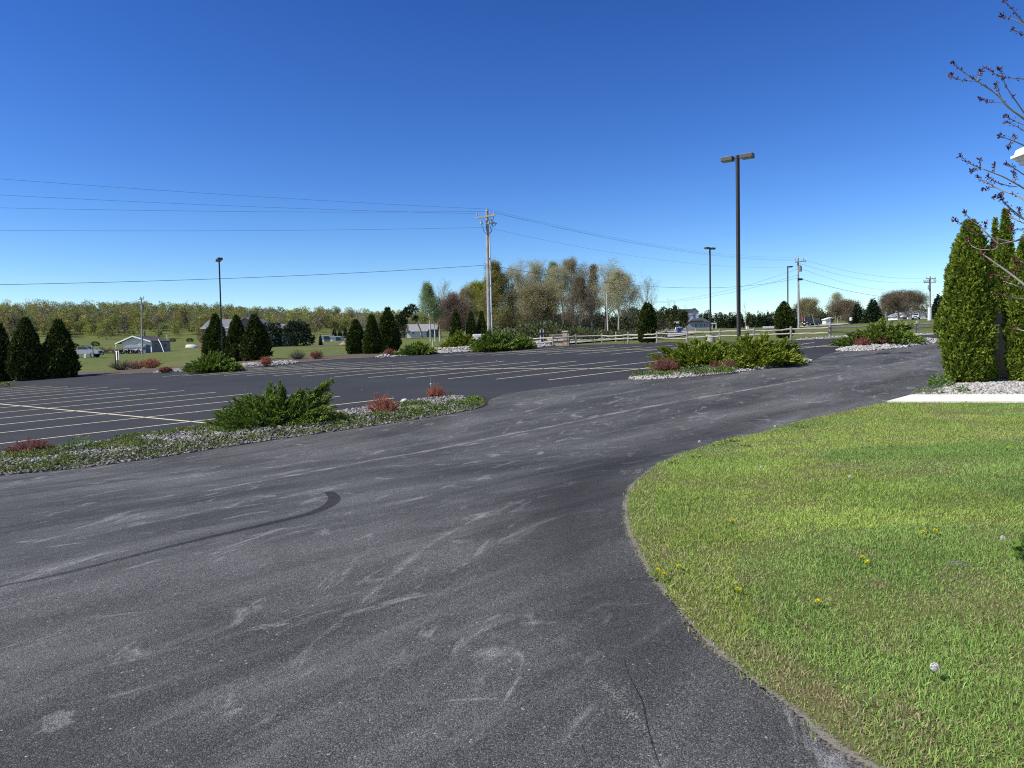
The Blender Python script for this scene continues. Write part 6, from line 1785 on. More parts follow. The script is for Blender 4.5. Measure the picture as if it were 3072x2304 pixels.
# ================================================================ far buildings
ROOFG = M('grey_shingle', (0.19, 0.19, 0.20), 0.9, 0.1, 0.2, 4)
ROOFD = M('dark_shingle', (0.055, 0.055, 0.062), 0.9, 0.1, 0.2, 4)
WWALL = M('white_siding', (0.72, 0.71, 0.68), 0.7, 0.2, 0.06, 2)
GWALL = M('grey_siding', (0.72, 0.70, 0.65), 0.7, 0.2, 0.08, 2)
BWALL = M('bluegrey_shade_siding', (0.20, 0.22, 0.25), 0.7, 0.2, 0.1, 2)  # blue-grey siding colour with the shade of sunless walls mixed in
TWALL = M('taupe_brick', (0.20, 0.165, 0.15), 0.85, 0.2, 0.2, 3)
GLASS = M('dark_pane', (0.02, 0.024, 0.03), 0.15, 0.5, 0.1, 3)
TRIM = M('white_trim', (0.80, 0.79, 0.76), 0.6, 0.3, 0.04, 3)

def house(name, label, cat, px, Y, yb, rz=0.0):
    p = ongr(px, Y, yb)
    r = thing(name, label, cat, p, rz)
    s = Y / F
    X = lambda x: (x - px) * s
    Z = lambda y, x=None: AD(px if x is None else x, y, Y).z - p.z
    return r, X, Z, s
def gable(r, x0, x1, y0, y1, ze, zr, axis, wall, roof, over=0.35, xr=None, ol=None, orr=None, th=0.14, trim=None, rname='roof'):
    """walls with gable ends and a two-slope roof; the ridge runs along axis"""
    bm = bmesh.new()
    if axis == 'y':
        xm = (x0 + x1) / 2 if xr is None else xr
        prism(bm, [(x0, -0.4), (x1, -0.4), (x1, ze), (xm, zr), (x0, ze)], 'y', y0, y1)
        w = bm_obj('wall', bm, wall, r)
        sl = (zr - ze) / (xm - x0); sr = (zr - ze) / (x1 - xm)
        a = over if ol is None else ol; b = over if orr is None else orr
        bm = bmesh.new(); prism(bm, [(x0 - a, ze - a * sl + 0.02), (xm, zr + 0.02), (x1 + b, ze - b * sr + 0.02), (x1 + b, ze - b * sr + th), (xm, zr + th + 0.03), (x0 - a, ze - a * sl + th)], 'y', y0 - over, y1 + over)
        rf = bm_obj(rname, bm, roof, r)
        if trim:
            bm = bmesh.new(); prism(bm, [(x0 - a, ze - a * sl - 0.10), (xm, zr - 0.06), (x1 + b, ze - b * sr - 0.10), (x1 + b, ze - b * sr + th + 0.02), (xm, zr + th + 0.05), (x0 - a, ze - a * sl + th + 0.02)], 'y', y0 - over - 0.05, y0 - over - 0.003)
            bm_obj('fascia', bm, trim, rf)
    else:
        ym = (y0 + y1) / 2
        prism(bm, [(y0, -0.4), (y1, -0.4), (y1, ze), (ym, zr), (y0, ze)], 'x', x0, x1)
        w = bm_obj('wall', bm, wall, r)
        sl = (zr - ze) / (ym - y0); a = over
        bm = bmesh.new(); prism(bm, [(y0 - a, ze - a * sl + 0.02), (ym, zr + 0.02), (y1 + a, ze - a * sl + 0.02), (y1 + a, ze - a * sl + th), (ym, zr + th + 0.03), (y0 - a, ze - a * sl + th)], 'x', x0 - over, x1 + over)
        rf = bm_obj(rname, bm, roof, r)
        if trim:
            bm = bmesh.new(); bx(bm, x0 - over - .02, x1 + over + .02, y0 - a - 0.05, y0 - a - 0.003, ze - a * sl - 0.05, ze - a * sl + th + 0.02); bm_obj('fascia', bm, trim, rf)
    return w, rf
def win(r, x0, x1, y, z0, z1, frame=None, pane=None, side=None):
    bm = bmesh.new(); bx(bm, x0, x1, y - 0.05, y - 0.003, z0, z1); f = bm_obj('window', bm, frame or TRIM, r)
    d = (x1 - x0) * 0.12
    bm = bmesh.new(); bx(bm, x0 + d, x1 - d, y - 0.065, y - 0.051, z0 + d, z1 - d); bm_obj('pane', bm, pane or GLASS, f)

# --- grey garage with a small shed in front of it
r, X, Z, s = house('garage', 'grey gable-fronted garage with a blue-grey shaded side, behind the leaning utility pole', 'garage', 411, 160, 1058, math.radians(-12))
ze, zr = Z(1025), Z(1009.5)
gable(r, X(360), X(462), 0, 6.0, ze, zr, 'y', GWALL, M('charcoal_roof', (0.085, 0.082, 0.085), 0.9, 0.1, 0.2, 4), 0.6, xr=X(404), ol=1.15, orr=0.25, trim=TRIM)
bm = bmesh.new(); bx(bm, X(462) + 0.004, X(462) + 0.03, 0.02, 5.98, -0.2, ze - 0.05); sw = bm_obj('side_wall', bm, BWALL, r)  # sheet over the side wall, its shade put into the blue-grey colour
for y in (1.0, 3.9):
    bm = bmesh.new(); bx(bm, X(462) + 0.031, X(462) + 0.06, y, y + 0.7, ze - 1.2, ze - 0.6); bm_obj('window', bm, GLASS, sw)
bm = bmesh.new(); cyl(bm, (X(347), -0.5, ze - 0.2), (X(344) - 0.3, -0.5, -0.3), 0.09, 0.09, 8); bm_obj('post', bm, TRIM, r)
bm = bmesh.new(); cyl(bm, (X(406), 3, zr - 0.3), (X(406), 3, zr + 1.2), 0.22, 0.18, 8); bm_obj('chimney', bm, M('rusty_pipe', (0.16, 0.12, 0.10), 0.8), r)
bm = bmesh.new(); cyl(bm, (X(452), 6, ze + 0.2), (X(452), 6, ze + 1.5), 0.07, 0.07, 8); bm_obj('vent_pipe', bm, TRIM, r)
r2, X, Z, s = house('garden_shed', 'small whitewashed shed with a scalloped grey roof, in front of the grey garage', 'shed', 405, 152, 1062, math.radians(-10))
bm = bmesh.new(); bx(bm, X(371), X(429), 0, 1.8, -0.3, Z(1042), 0.02); bm_obj('wall', bm, M('weathered_white', (0.74, 0.72, 0.68), 0.8, 0.2, 0.12, 1.5), r2)
bm = bmesh.new(); prism(bm, [(-0.15, Z(1042.5)), (0.5, Z(1035)), (1.0, Z(1033.5)), (2.0, Z(1042.5)), (1.0, Z(1042.6))], 'x', X(369), X(436)); bm_obj('roof', bm, ROOFG, r2)
bm = bmesh.new(); bx(bm, X(432), X(440), 0.1, 1.7, -0.3, Z(1036), 0.05); bm_obj('door_end', bm, BWALL, r2)
for a in (392, 414): win(r2, X(a - 3), X(a + 3), 0, Z(1050), Z(1045), GWALL, M('shed_pane', (0.40, 0.41, 0.42), 0.4))
o = mesh_obj('leaning_pole', arr_mesh('leaning_pole', *polyline_tube([ongr(491, 156) + Vector((0, 0, -0.1)), AD(483, 1033, 157), AD(475, 1018, 159)], 0.07, 6)), TRIM); props(o, 'white pole leaning against the eave of the grey garage, right of its side wall', 'pole')
rng = np.random.default_rng(6); pp = ongr(382, 147)
V, Fq = blob_mesh(rng, [((k - 2.2) * 0.7, 0, 0.15, 0.6, 0.5, 0.3 + 0.15 * (k % 2)) for k in range(6)], 420, 0.5, 0.4)
o = mesh_obj('brush_pile', arr_mesh('brush_pile', V, Fq), M('brush_dark', (0.07, 0.06, 0.055), 0.9)); o.location = pp; props(o, 'dark brush pile on the grass in front of the small whitewashed shed', 'brush pile')
pp = ongr(303, 150); V, Fq = blob_mesh(rng, [(0, 0, 0.4, 0.9, 0.8, 0.9), (1.6, 0.3, 0.3, 1.0, 0.8, 0.7), (3.0, 0, 0.2, 0.9, 0.7, 0.5)], 500, 0.35, 0.3)
o = mesh_obj('scrub', arr_mesh('scrub', V, Fq), leafmat('scrub_leaf', [(0, (0.10, 0.06, 0.05)), (1, (0.26, 0.17, 0.13))], 0.2)); o.location = pp; props(o, 'reddish scrub in the grass between the pickup and the white panel sign', 'shrub')

# --- house between the arborvitaes
r, X, Z, s = house('house', 'two-tone house with white wing and taupe gable, behind three dark arborvitae', 'house', 715, 160, 1044)
gable(r, X(617), X(716), 0.5, 9, Z(979), Z(956), 'x', WWALL, ROOFG, 0.8, trim=TRIM)
gable(r, X(704), X(792), -1.8, 9, Z(982), Z(955), 'y', TWALL, M('mid_grey_shingle', (0.22, 0.22, 0.235), 0.9, 0.1, 0.15, 4), 0.35, rname='gable_roof')
gable(r, X(785), X(862), 0.6, 8, Z(995), Z(974), 'x', BWALL, ROOFG, 0.5, rname='wing_roof')  # the wing wall's shade is part of its blue-grey colour
for a, b in ((624, 632), (652, 664), (684, 697)): win(r, X(a), X(b), 0.5, Z(1006), Z(990))
for a in (735, 756): win(r, X(a), X(a + 9), -1.8, Z(1016), Z(1000), TRIM)
bm = bmesh.new(); bx(bm, X(686), X(689.5), 4.2, 4.8, Z(962), Z(946), 0); bm_obj('chimney', bm, TRIM, r)
bm = bmesh.new(); bx(bm, X(596), X(617), -0.6, 3, Z(1017), Z(1015.5)); dk = bm_obj('deck', bm, M('deck_wood', (0.18, 0.13, 0.09), 0.8), r)
bm = bmesh.new()
for k in range(9): bx(bm, X(596 + k * 2.5), X(596.7 + k * 2.5), -0.6, -0.5, Z(1015.5), Z(1001))
bx(bm, X(596), X(617), -0.6, -0.5, Z(1001), Z(1000)); bm_obj('railing', bm, M('railing_dark', (0.07, 0.055, 0.045), 0.8), dk)
bm = bmesh.new(); bx(bm, X(599), X(617), -0.4, 2.8, -0.3, Z(1017.2)); bm_obj('deck_skirt', bm, M('orange_boards', (0.42, 0.23, 0.12), 0.8, 0.2, 0.2, 2), dk)
# upturned boat hull
p = hit(577, 1044); s = p.y / F
r = thing('boat_hull', 'pale upturned boat hull lying on the grass left of the house deck', 'boat', p)
bm = bmesh.new(); L_ = 16 * s
prof = [(-1, 0.0, 1.0), (-0.9, 0.0, 1.0), (-0.3, 0.0, 1.05), (0.4, 0.0, 0.95), (0.8, 0.0, 0.6), (1.05, 0.0, 0.12)]
rings = []
for x, z, k in prof:
    hh = 0.80 if x < 0.5 else 0.55
    rings.append([bm.verts.new((x * L_, y * 0.85 * k, zz * hh * (0.65 + 0.35 * k))) for y, zz in ((-1, 0), (-0.92, 0.55), (-0.55, 0.95), (0, 1.05), (0.55, 0.95), (0.92, 0.55), (1, 0))])
for a, b in zip(rings[:-1], rings[1:]):
    for i in range(6): bm.faces.new((a[i], a[i + 1], b[i + 1], b[i]))
bm.faces.new(rings[0]); bm.faces.new(rings[-1])
bm_obj('hull', bm, M('hull_cream', (0.68, 0.66, 0.54), 0.5, 0.3, 0.06, 3), r, True)
bm = bmesh.new(); bx(bm, -L_, L_ * 0.6, -0.9, -0.86, -0.05, 0.08, 0.01); bm_obj('gunwale', bm, GALV, r)

# --- low sheds and the sand heap
for i, (a, b, c, yt, ym, lab) in enumerate(((958, 990, 972, 1005.5, 1008, 'low grey shed with a white front, left one of two beside the sand heap'), (991, 1022, 1008, 1008.5, 1011, 'low grey shed with a pale front, right one of two beside the sand heap'))):
    r, X, Z, s = house('low_shed', lab, 'shed', (a + b) / 2, 215, 1023)
    bm = bmesh.new(); bx(bm, X(a), X(b), 0, 4, -0.4, Z(ym), 0.02); bm_obj('wall', bm, GWALL if i else WWALL, r)
    bm = bmesh.new(); bx(bm, X(c), X(b) - 0.02, -0.03, -0.003, -0.3, Z(ym) - 0.1); bm_obj('dark_front', bm, M('shed_dark', (0.09, 0.10, 0.12), 0.7), r)
    bm = bmesh.new(); prism(bm, [(-0.3, Z(ym) + 0.003), (4.3, Z(ym) + 0.003), (4.3, Z(yt) + 0.1), (-0.3, Z(yt))], 'x', X(a) - 0.2, X(b) + 0.2); bm_obj('roof', bm, M('metal_roof_pale', (0.45, 0.46, 0.47), 0.5), r)
p = hit(1031, 1033); s = p.y / F
bm = bmesh.new(); bmesh.ops.create_icosphere(bm, subdivisions=4, radius=1.0)
rng = np.random.default_rng(2)
for v in bm.verts:
    x, y, z = v.co; rr = math.hypot(x, y); v.co = Vector((x * 12 * s, y * 1.2, max(-0.2, (1 - rr) * 9.5 * s) + rng.normal(0, 0.02) if z > -0.1 else -0.3))
o = bm_obj('sand_heap', bm, M('orange_sand', (0.42, 0.27, 0.15), 0.95, 0.1, 0.15, 2), None, True); o.location = p; props(o, 'orange sand heap left of the low wide arborvitae', 'sand heap')
PATHM = M('worn_track', (0.15, 0.145, 0.14), 0.9, 0.1, 0.2, 0.5)
ribbon('path', [tuple(hit(x, y))[:2] for x, y in ((930, 1038), (1000, 1037), (1060, 1036), (1130, 1035))], 2.6, 0.06, PATHM, 4)

# --- white house in the trees
r, X, Z, s = house('house', 'small white cottage with pale roof and dark gable end, left of the birches', 'house', 1265, 182, 1012)
gable(r, X(1222), X(1280), 0, 6, Z(991), Z(973), 'x', WWALL, M('pale_shingle', (0.27, 0.27, 0.27), 0.8, 0.1, 0.15, 3), 0.4, trim=TRIM)
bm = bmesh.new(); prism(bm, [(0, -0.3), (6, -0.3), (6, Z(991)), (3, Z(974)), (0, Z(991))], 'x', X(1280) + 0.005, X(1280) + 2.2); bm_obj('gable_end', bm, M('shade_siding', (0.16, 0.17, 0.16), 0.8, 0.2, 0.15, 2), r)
bm = bmesh.new(); prism(bm, [(-0.5, Z(990)), (3, Z(973) + 0.06), (6.5, Z(990)), (6.5, Z(990) + 0.12), (3, Z(973) + 0.2), (-0.5, Z(990) + 0.12)], 'x', X(1280) + 0.4, X(1280) + 2.6); bm_obj('gable_roof', bm, M('pale_shingle', (0.4, 0.4, 0.4)), r)
for a in (1240, 1263): win(r, X(a - 3), X(a + 3), 0, Z(1002), Z(995.5))
r, X, Z, s = house('outbuilding', 'low white outbuilding showing between the tallest arborvitae and the olive bushy tree', 'shed', 1196, 188, 1008)
bm = bmesh.new(); bx(bm, X(1182), X(1210), 0, 4, -0.3, Z(997.5)); bm_obj('wall', bm, TWALL, r)
bm = bmesh.new(); bx(bm, X(1181), X(1211), -0.4, 4.4, Z(997.5) + 0.003, Z(991.5), 0.02); bm_obj('roof', bm, TRIM, r)

# --- two-storey house at the right
r, X, Z, s = house('house', 'two-storey pale blue-grey house with a dark roof and lilac porch, right of the dark evergreens', 'house', 2080, 218, 989)
gable(r, X(2040), X(2073), -0.4, 6.5, Z(941), Z(927), 'x', WWALL, ROOFD, 0.5, trim=TRIM)
bm = bmesh.new(); prism(bm, [(X(2071), -0.3), (X(2094), -0.3), (X(2094), Z(937)), (X(2083), Z(926.5)), (X(2071), Z(938))], 'y', -0.8, 5.8); bm_obj('gable_wall', bm, M('lightblue_siding', (0.44, 0.50, 0.56), 0.7, 0.2, 0.06, 2), r)
bm = bmesh.new(); prism(bm, [(X(2070), Z(938.5)), (X(2083), Z(926)), (X(2095), Z(937.5)), (X(2095), Z(936)), (X(2083), Z(924.5)), (X(2070), Z(937))], 'y', -1.1, 6.2); bm_obj('gable_roof', bm, ROOFD, r)
for a in (2075.5, 2080.3): win(r, X(a), X(a + 3.6), -0.8, Z(955), Z(943.5), GWALL)
bm = bmesh.new(); bx(bm, X(2050), X(2120), -3.0, 4, -0.4, Z(967)); bm_obj('porch_wall', bm, M('lilac_siding', (0.36, 0.33, 0.38), 0.8, 0.2, 0.1, 2), r)
bm = bmesh.new(); prism(bm, [(X(2056), Z(967)), (X(2121), Z(967)), (X(2098), Z(954)), (X(2068), Z(958))], 'y', -3.4, 4.2); bm_obj('porch_roof', bm, ROOFG, r)
bm = bmesh.new(); bx(bm, X(2062), X(2100), -3.45, -3.402, Z(967), Z(963)); bm_obj('porch_shadow_strip', bm, ROOFD, r)  # dark strip that draws the shadow line along the porch eave
for a, b in ((2076, 2084), (2090, 2096), (2102, 2109)): win(r, X(a), X(b), -3.0, Z(982), Z(972), GWALL)
r, X, Z, s = house('cupola', 'dark pointed roof with a weathervane poking out above the evergreens left of the two-storey house', 'roof', 2026, 240, 985)
bm = bmesh.new(); bx(bm, X(2021), X(2032), 0, 1.1, -0.4, Z(921)); bm_obj('tower', bm, ROOFD, r)
bm = bmesh.new(); cyl(bm, (0, 0.55, Z(921)), (0, 0.55, Z(913)), 1.0, 0.02, 4); bm_obj('roof', bm, ROOFD, r)
bm = bmesh.new(); cyl(bm, (0, 0.55, Z(913)), (0, 0.55, Z(905)), 0.05, 0.03, 6); bx(bm, -0.35, 0.35, 0.52, 0.58, Z(908.5), Z(907.7)); bm_obj('weathervane', bm, ROOFD, r)

# --- white farm building, small shed
r, X, Z, s = house('farm_building', 'long white farm building with a low gable, behind the white pickup truck', 'barn', 2765, 255, 957)
gable(r, X(2724), X(2790), 0, 14, Z(944), Z(932.5), 'y', M('bright_white_siding', (0.80, 0.80, 0.79), 0.6, 0.2, 0.04, 2), M('metal_roof', (0.50, 0.52, 0.54), 0.4, 0.4, 0.08, 2), 0.5, xr=X(2755))
bm = bmesh.new(); bx(bm, X(2790) + 0.01, X(2880), 3, 12, -0.3, Z(941)); bm_obj('stable_wing', bm, M('stable_dark', (0.10, 0.095, 0.09), 0.8, 0.2, 0.2, 2), r)
bm = bmesh.new(); prism(bm, [(2.2, Z(940.8)), (7.5, Z(934)), (12.8, Z(940.8))], 'x', X(2790) + 0.02, X(2882)); bm_obj('wing_roof', bm, M('metal_roof_white', (0.62, 0.63, 0.64), 0.4, 0.4, 0.08, 2), r)
bm = bmesh.new(); bx(bm, X(2709), X(2724) - 0.01, 0.5, 4, Z(950), Z(947.2)); bm_obj('lean_to_roof', bm, TRIM, r)
bm = bmesh.new(); bx(bm, X(2712), X(2723), 0.8, 3.6, -0.3, Z(950.1)); bm_obj('lean_to', bm, M('stable_dark', (0.1, 0.1, 0.09)), r)
r, X, Z, s = house('small_shed', 'small pale shed with a slanting roof standing far out between dark trees and brown brush', 'shed', 2485, 205, 970)
bm = bmesh.new(); prism(bm, [(X(2477), -0.3), (X(2491.5), -0.3), (X(2491.5), Z(954.5)), (X(2477), Z(959))], 'y', 0, 2.2); bm_obj('wall', bm, GWALL, r)
bm = bmesh.new(); bx(bm, X(2491.5) + 0.003, X(2494.5), 0.1, 2.1, -0.3, Z(956)); bm_obj('side_wall', bm, BWALL, r)
bm = bmesh.new(); prism(bm, [(X(2474.5), Z(959.5)), (X(2492.5), Z(954)), (X(2497), Z(956)), (X(2497), Z(954)), (X(2492.5), Z(952)), (X(2474.5), Z(957.8))], 'y', -0.2, 2.4); bm_obj('roof', bm, TRIM, r)

# ================================================================ roads beyond the fence
def road(name, pts, width, mat, off=0.10):
    ribbon(name, smooth_poly([tuple(hit(x, y))[:2] for x, y in pts], 4), width, off, mat, 3)
road('approach_road', [(1640, 1036), (1720, 1026), (1800, 1020), (1915, 1012.5), (2000, 1004.5), (2070, 1000)], [3.0, 5.5, 8, 9.5, 8, 5], MAT_ROAD)
road('approach_road', [(1965, 986.5), (2000, 991), (2034, 996), (2064, 999)], [5, 6, 7, 6], MAT_ROAD, 0.13)
road('road', [(2296, 986), (2360, 982), (2440, 979.5), (2520, 972), (2600, 966), (2700, 960), (2800, 953.5), (2900, 948), (3050, 941)], 6.5, MAT_ROAD)
road('farm_track', [(2800, 957.5), (2860, 955), (2950, 950)], 4.0, MAT_ROAD, 0.14)

# ================================================================ bin, posts, signs, goal
r, X, Z, s = house('wheelie_bin', 'blue wheeled rubbish bin with a pale lid at the roadside by the two-storey house', 'bin', 2039, 138, 999)
bm = bmesh.new(); v = [bm.verts.new(c) for c in ((X(2034.2), 0, 0.05), (X(2044.2), 0, 0.05), (X(2044.2), 0.7, 0.05), (X(2034.2), 0.7, 0.05), (X(2032.6), -0.1, Z(984.5)), (X(2046), -0.1, Z(984.5)), (X(2046), 0.8, Z(984.5)), (X(2032.6), 0.8, Z(984.5)))]
for f in ((0, 1, 2, 3), (4, 5, 6, 7), (0, 1, 5, 4), (1, 2, 6, 5), (2, 3, 7, 6), (3, 0, 4, 7)): bm.faces.new([v[i] for i in f])
bm_obj('bin_body', bm, M('bin_blue', (0.015, 0.06, 0.24), 0.4, 0.4, 0.1, 3), r)
bm = bmesh.new(); bx(bm, X(2032), X(2046.8), -0.15, 0.85, Z(984.5) + 0.003, Z(982), 0.04); bm_obj('lid', bm, M('bin_lid', (0.30, 0.42, 0.52), 0.4), r)
for a in (2035.5, 2043): bm = bmesh.new(); cyl(bm, (X(a) - 0.04, 0.75, 0.11), (X(a) + 0.04, 0.75, 0.11), 0.13, 0.13, 12); bm_obj('wheel', bm, RUB, r)
r, X, Z, s = house('arrow_sign', 'two short white name boards on one dark post above the blue bin', 'sign', 2031, 139, 998)
bm = bmesh.new(); cyl(bm, (0, 0, -0.2), (0, 0, Z(964)), 0.06, 0.05, 8); bm_obj('post', bm, M('sign_post_brown', (0.07, 0.05, 0.04)), r)
bm = bmesh.new(); bx(bm, X(2022), X(2037), -0.10, -0.055, Z(966.8), Z(964.8), 0.01); bm_obj('board', bm, TRIM, r)
bm = bmesh.new(); bx(bm, X(2028.5), X(2037.5), -0.10, -0.055, Z(970), Z(967.6), 0.01); bm_obj('board', bm, TRIM, r)
marker(2025.5, 998, 988, 1.6, 'slim white post left of the blue bin', Y=138)
r, X, Z, s = house('swing_frame', 'white goal-like frame in front of the dark pines, right of the two-storey house', 'frame', 2142, 215, 987)
bm = bmesh.new(); bx(bm, X(2134.5), X(2149.5), -0.15, 0.15, Z(971.5), Z(968.5), 0.02); bm_obj('crossbar', bm, TRIM, r)
for a in (2135.5, 2147.3): bm = bmesh.new(); bx(bm, X(a), X(a + 1.8), -0.12, 0.12, -0.2, Z(971.5)); bm_obj('post', bm, TRIM, r)
r, X, Z, s = house('guard_rail', 'short white barrier at the roadside left of the bushy dark arborvitae', 'barrier', 2307, 148, 985)
bm = bmesh.new(); bx(bm, X(2289), X(2325), -0.08, 0.08, 0.35, 0.75, 0.02); bm_obj('beam', bm, TRIM, r)
for a in (2292, 2306, 2321): bm = bmesh.new(); bx(bm, X(a) - 0.06, X(a) + 0.06, 0.085, 0.2, -0.3, 0.7); bm_obj('post', bm, GALV, r)
r, X, Z, s = house('white_crate', 'small white box sitting in the far grass left of the roadside barrier', 'box', 2243, 190, 984)
bm = bmesh.new(); bx(bm, X(2239.5), X(2246.5), 0, 0.6, 0.0, Z(978.5), 0.03); bm_obj('body', bm, TRIM, r)
bm = bmesh.new(); bx(bm, X(2239), X(2247), -0.04, 0.64, Z(978.5) + 0.002, Z(977.8), 0.01); bm_obj('lid', bm, TRIM, r)
r, X, Z, s = house('roadside_mailbox', 'white box on a dark post beside the far road, in front of the smaller spruce', 'mailbox', 2553, 172, 970)
bm = bmesh.new(); bx(bm, -0.12, 0.12, -0.1, 0.1, -0.2, Z(962)); bm_obj('post', bm, RUB, r)
bm = bmesh.new(); bx(bm, X(2550), X(2555.6), -0.25, 0.25, Z(962), Z(952), 0.04); bm_obj('mailbox', bm, TRIM, r)
r, X, Z, s = house('feather_flag', 'tall red feather flag standing at the front of the dark off-road vehicle', 'flag', 2409, 168, 978)
bm = bmesh.new(); cyl(bm, (0, 0, -0.1), (X(2404), 0, Z(944)), 0.03, 0.02, 6); bm_obj('pole', bm, TRIM, r)
bm = bmesh.new(); prism(bm, [(X(2403), Z(944.5)), (X(2406.5), Z(945)), (X(2408.7), Z(952)), (X(2410.5), Z(973)), (X(2407), Z(973.5)), (X(2405), Z(955))], 'y', -0.02, 0.02); bm_obj('banner', bm, M('flag_red', (0.52, 0.12, 0.11), 0.7, 0.2, 0.3, 1.2), r)
o = mesh_obj('guy_guard', arr_mesh('guy_guard', *polyline_tube([ongr(2447, 124) + Vector((0, 0, -0.1)), AD(2436, 943, 123)], 0.05, 6)), TRIM); props(o, 'slanting white guy wire guard crossing in front of the dark off-road vehicle', 'guy wire')
o = mesh_obj('wood_post', arr_mesh('wood_post', *polyline_tube([ongr(279, 112) + Vector((0, 0, -0.2)), AD(276, 1035, 112)], 0.10, 8)), WOOD); props(o, 'leaning wooden post in front of the pickup parked in the left field', 'post')
r, X, Z, s = house('water_jug', 'white container standing on the grass beside the parked pickup', 'container', 257, 112, 1076)
bm = bmesh.new(); bx(bm, -0.18, 0.18, -0.15, 0.15, 0, 0.55, 0.06); cyl(bm, (0, 0, 0.55), (0, 0, 0.66), 0.06, 0.05, 10); bm_obj('jug_body', bm, TRIM, r)

# ================================================================ vehicles
TYRE = M('tyre', (0.018, 0.018, 0.018), 0.85, 0.2, 0.1, 9)
RIM = M('alloy_rim', (0.42, 0.43, 0.44), 0.35, 0.5, 0.1, 9, 0.6)
LIGHTM = M('headlight_glass', (0.70, 0.70, 0.68), 0.15, 0.6, 0.05, 9)
REDL = M('tail_light', (0.35, 0.02, 0.02), 0.2, 0.6, 0.05, 9)
def vehicle(name, label, cat, p, rz, paint, L, W, body, cab, glass_y, wheels, wr, extra=None):
    """x forward; body and cab are side profiles (x, z)"""
    r = thing(name, label, cat, p, rz)
    bm = bmesh.new(); prism(bm, body, 'y', -W / 2, W / 2)
    bmesh.ops.bevel(bm, geom=[e for e in bm.edges if abs(e.verts[0].co.y - e.verts[1].co.y) < 1e-4], offset=0.06, segments=2, affect='EDGES')
    bd = bm_obj('body', bm, paint, r)
    bm = bmesh.new(); prism(bm, cab, 'y', -W / 2 * 0.88, W / 2 * 0.88)
    bmesh.ops.bevel(bm, geom=bm.edges[:], offset=0.05, segments=2, affect='EDGES'); cb = bm_obj('cab', bm, paint, r)
    z0 = min(z for x, z in cab); z1 = max(z for x, z in cab)
    xs = [x for x, z in cab]; cx = sum(xs) / len(xs)
    def inset(k): return [(cx + (x - cx) * k, z0 + 0.10 + (z - z0) * 0.76) for x, z in cab]
    for sgn in (-1, 1):
        a, b = sorted((sgn * W / 2 * 0.884, sgn * W / 2 * 0.895)); bm = bmesh.new(); prism(bm, inset(0.86), 'y', a, b); bm_obj('side_window', bm, GLASS, cb)
    top = sorted(cab, key=lambda q: q[0])
    fr = [q for q in cab if q[0] > cx]; fr.sort(key=lambda q: q[1]); (xa, za), (xb, zb) = fr[0], fr[-1]
    n = Vector((zb - za, 0, xa - xb)).normalized() * 0.012
    for (xa, za), (xb, zb), nm, sg in ((fr[0], fr[-1], 'windscreen', 1),):
        bm = bmesh.new(); q = []
        for t, y in ((0.12, -1), (0.12, 1), (0.88, 1), (0.88, -1)):
            q.append(bm.verts.new((xa + (xb - xa) * t + n.x, y * W / 2 * 0.76, za + (zb - za) * t + n.z)))
        f = bm.faces.new(q); ex = bmesh.ops.extrude_face_region(bm, geom=[f])
        for v in [v for v in ex['geom'] if isinstance(v, bmesh.types.BMVert)]: v.co += n
        bm_obj(nm, bm, GLASS, cb)
    for x in wheels:
        for sgn in (-1, 1):
            y = sgn * (W / 2 - 0.11)
            bm = bmesh.new(); cyl(bm, (x, y - 0.11, wr), (x, y + 0.125 , wr), wr, wr, 22); w = bm_obj('wheel', bm, TYRE, r)
            bm = bmesh.new(); ya = y + sgn * 0.12; cyl(bm, (x, ya - 0.015, wr), (x, ya + 0.015, wr), wr * 0.6, wr * 0.55, 16); bm_obj('rim', bm, RIM, w)
    xf = max(x for x, z in body); xr_ = min(x for x, z in body); zl = max(z for x, z in body if x > xf - 0.1) - 0.22
    for sgn in (-1, 1):
        bm = bmesh.new(); cyl(bm, (xf - 0.02, sgn * W * 0.36, zl), (xf + 0.03, sgn * W * 0.36, zl), 0.11, 0.11, 12); bm_obj('headlight', bm, LIGHTM, r)
        bm = bmesh.new(); bx(bm, xr_ - 0.03, xr_ + 0.01, sgn * W * 0.42 - 0.07, sgn * W * 0.42 + 0.07, zl - 0.12, zl + 0.12); bm_obj('tail_light', bm, REDL, r)
    bm = bmesh.new(); bx(bm, xf, xf + 0.12, -W / 2 * 0.95, W / 2 * 0.95, 0.38, 0.55, 0.02); bm_obj('front_bumper', bm, TYRE, r)
    bm = bmesh.new(); bx(bm, xf + 0.122, xf + 0.135, -0.26, 0.26, 0.42, 0.58); bm_obj('number_plate', bm, TRIM, r)
    bm = bmesh.new(); bx(bm, xr_ - 0.12, xr_ - 0.001, -W / 2 * 0.95, W / 2 * 0.95, 0.38, 0.55, 0.02); bm_obj('rear_bumper', bm, TYRE, r)
    bm = bmesh.new(); bx(bm, xf + 0.002, xf + 0.02, -W * 0.25, W * 0.25, zl - 0.16, zl + 0.12); bm_obj('grille', bm, TYRE, r)
    return r
PB = [(-1.9, 0.45), (1.9, 0.45), (1.9, 1.02), (1.75, 1.10), (0.55, 1.12), (0.55, 1.05), (-1.9, 1.05)]
DARKP = M('black_car_paint', (0.012, 0.012, 0.014), 0.25, 0.6, 0.1, 3)
p = ongr(2434, 168)
vehicle('offroad_vehicle', 'black off-road vehicle with a soft top parked at the roadside beside the red feather flag', 'car', p, math.radians(205), DARKP, 3.8, 1.75, PB, [(-1.85, 1.06), (0.75, 1.06), (0.45, 1.75), (-1.80, 1.75)], 0, (-1.2, 1.25), 0.38)
WHITEP = M('white_car_paint', (0.68, 0.69, 0.70), 0.25, 0.6, 0.04, 3)
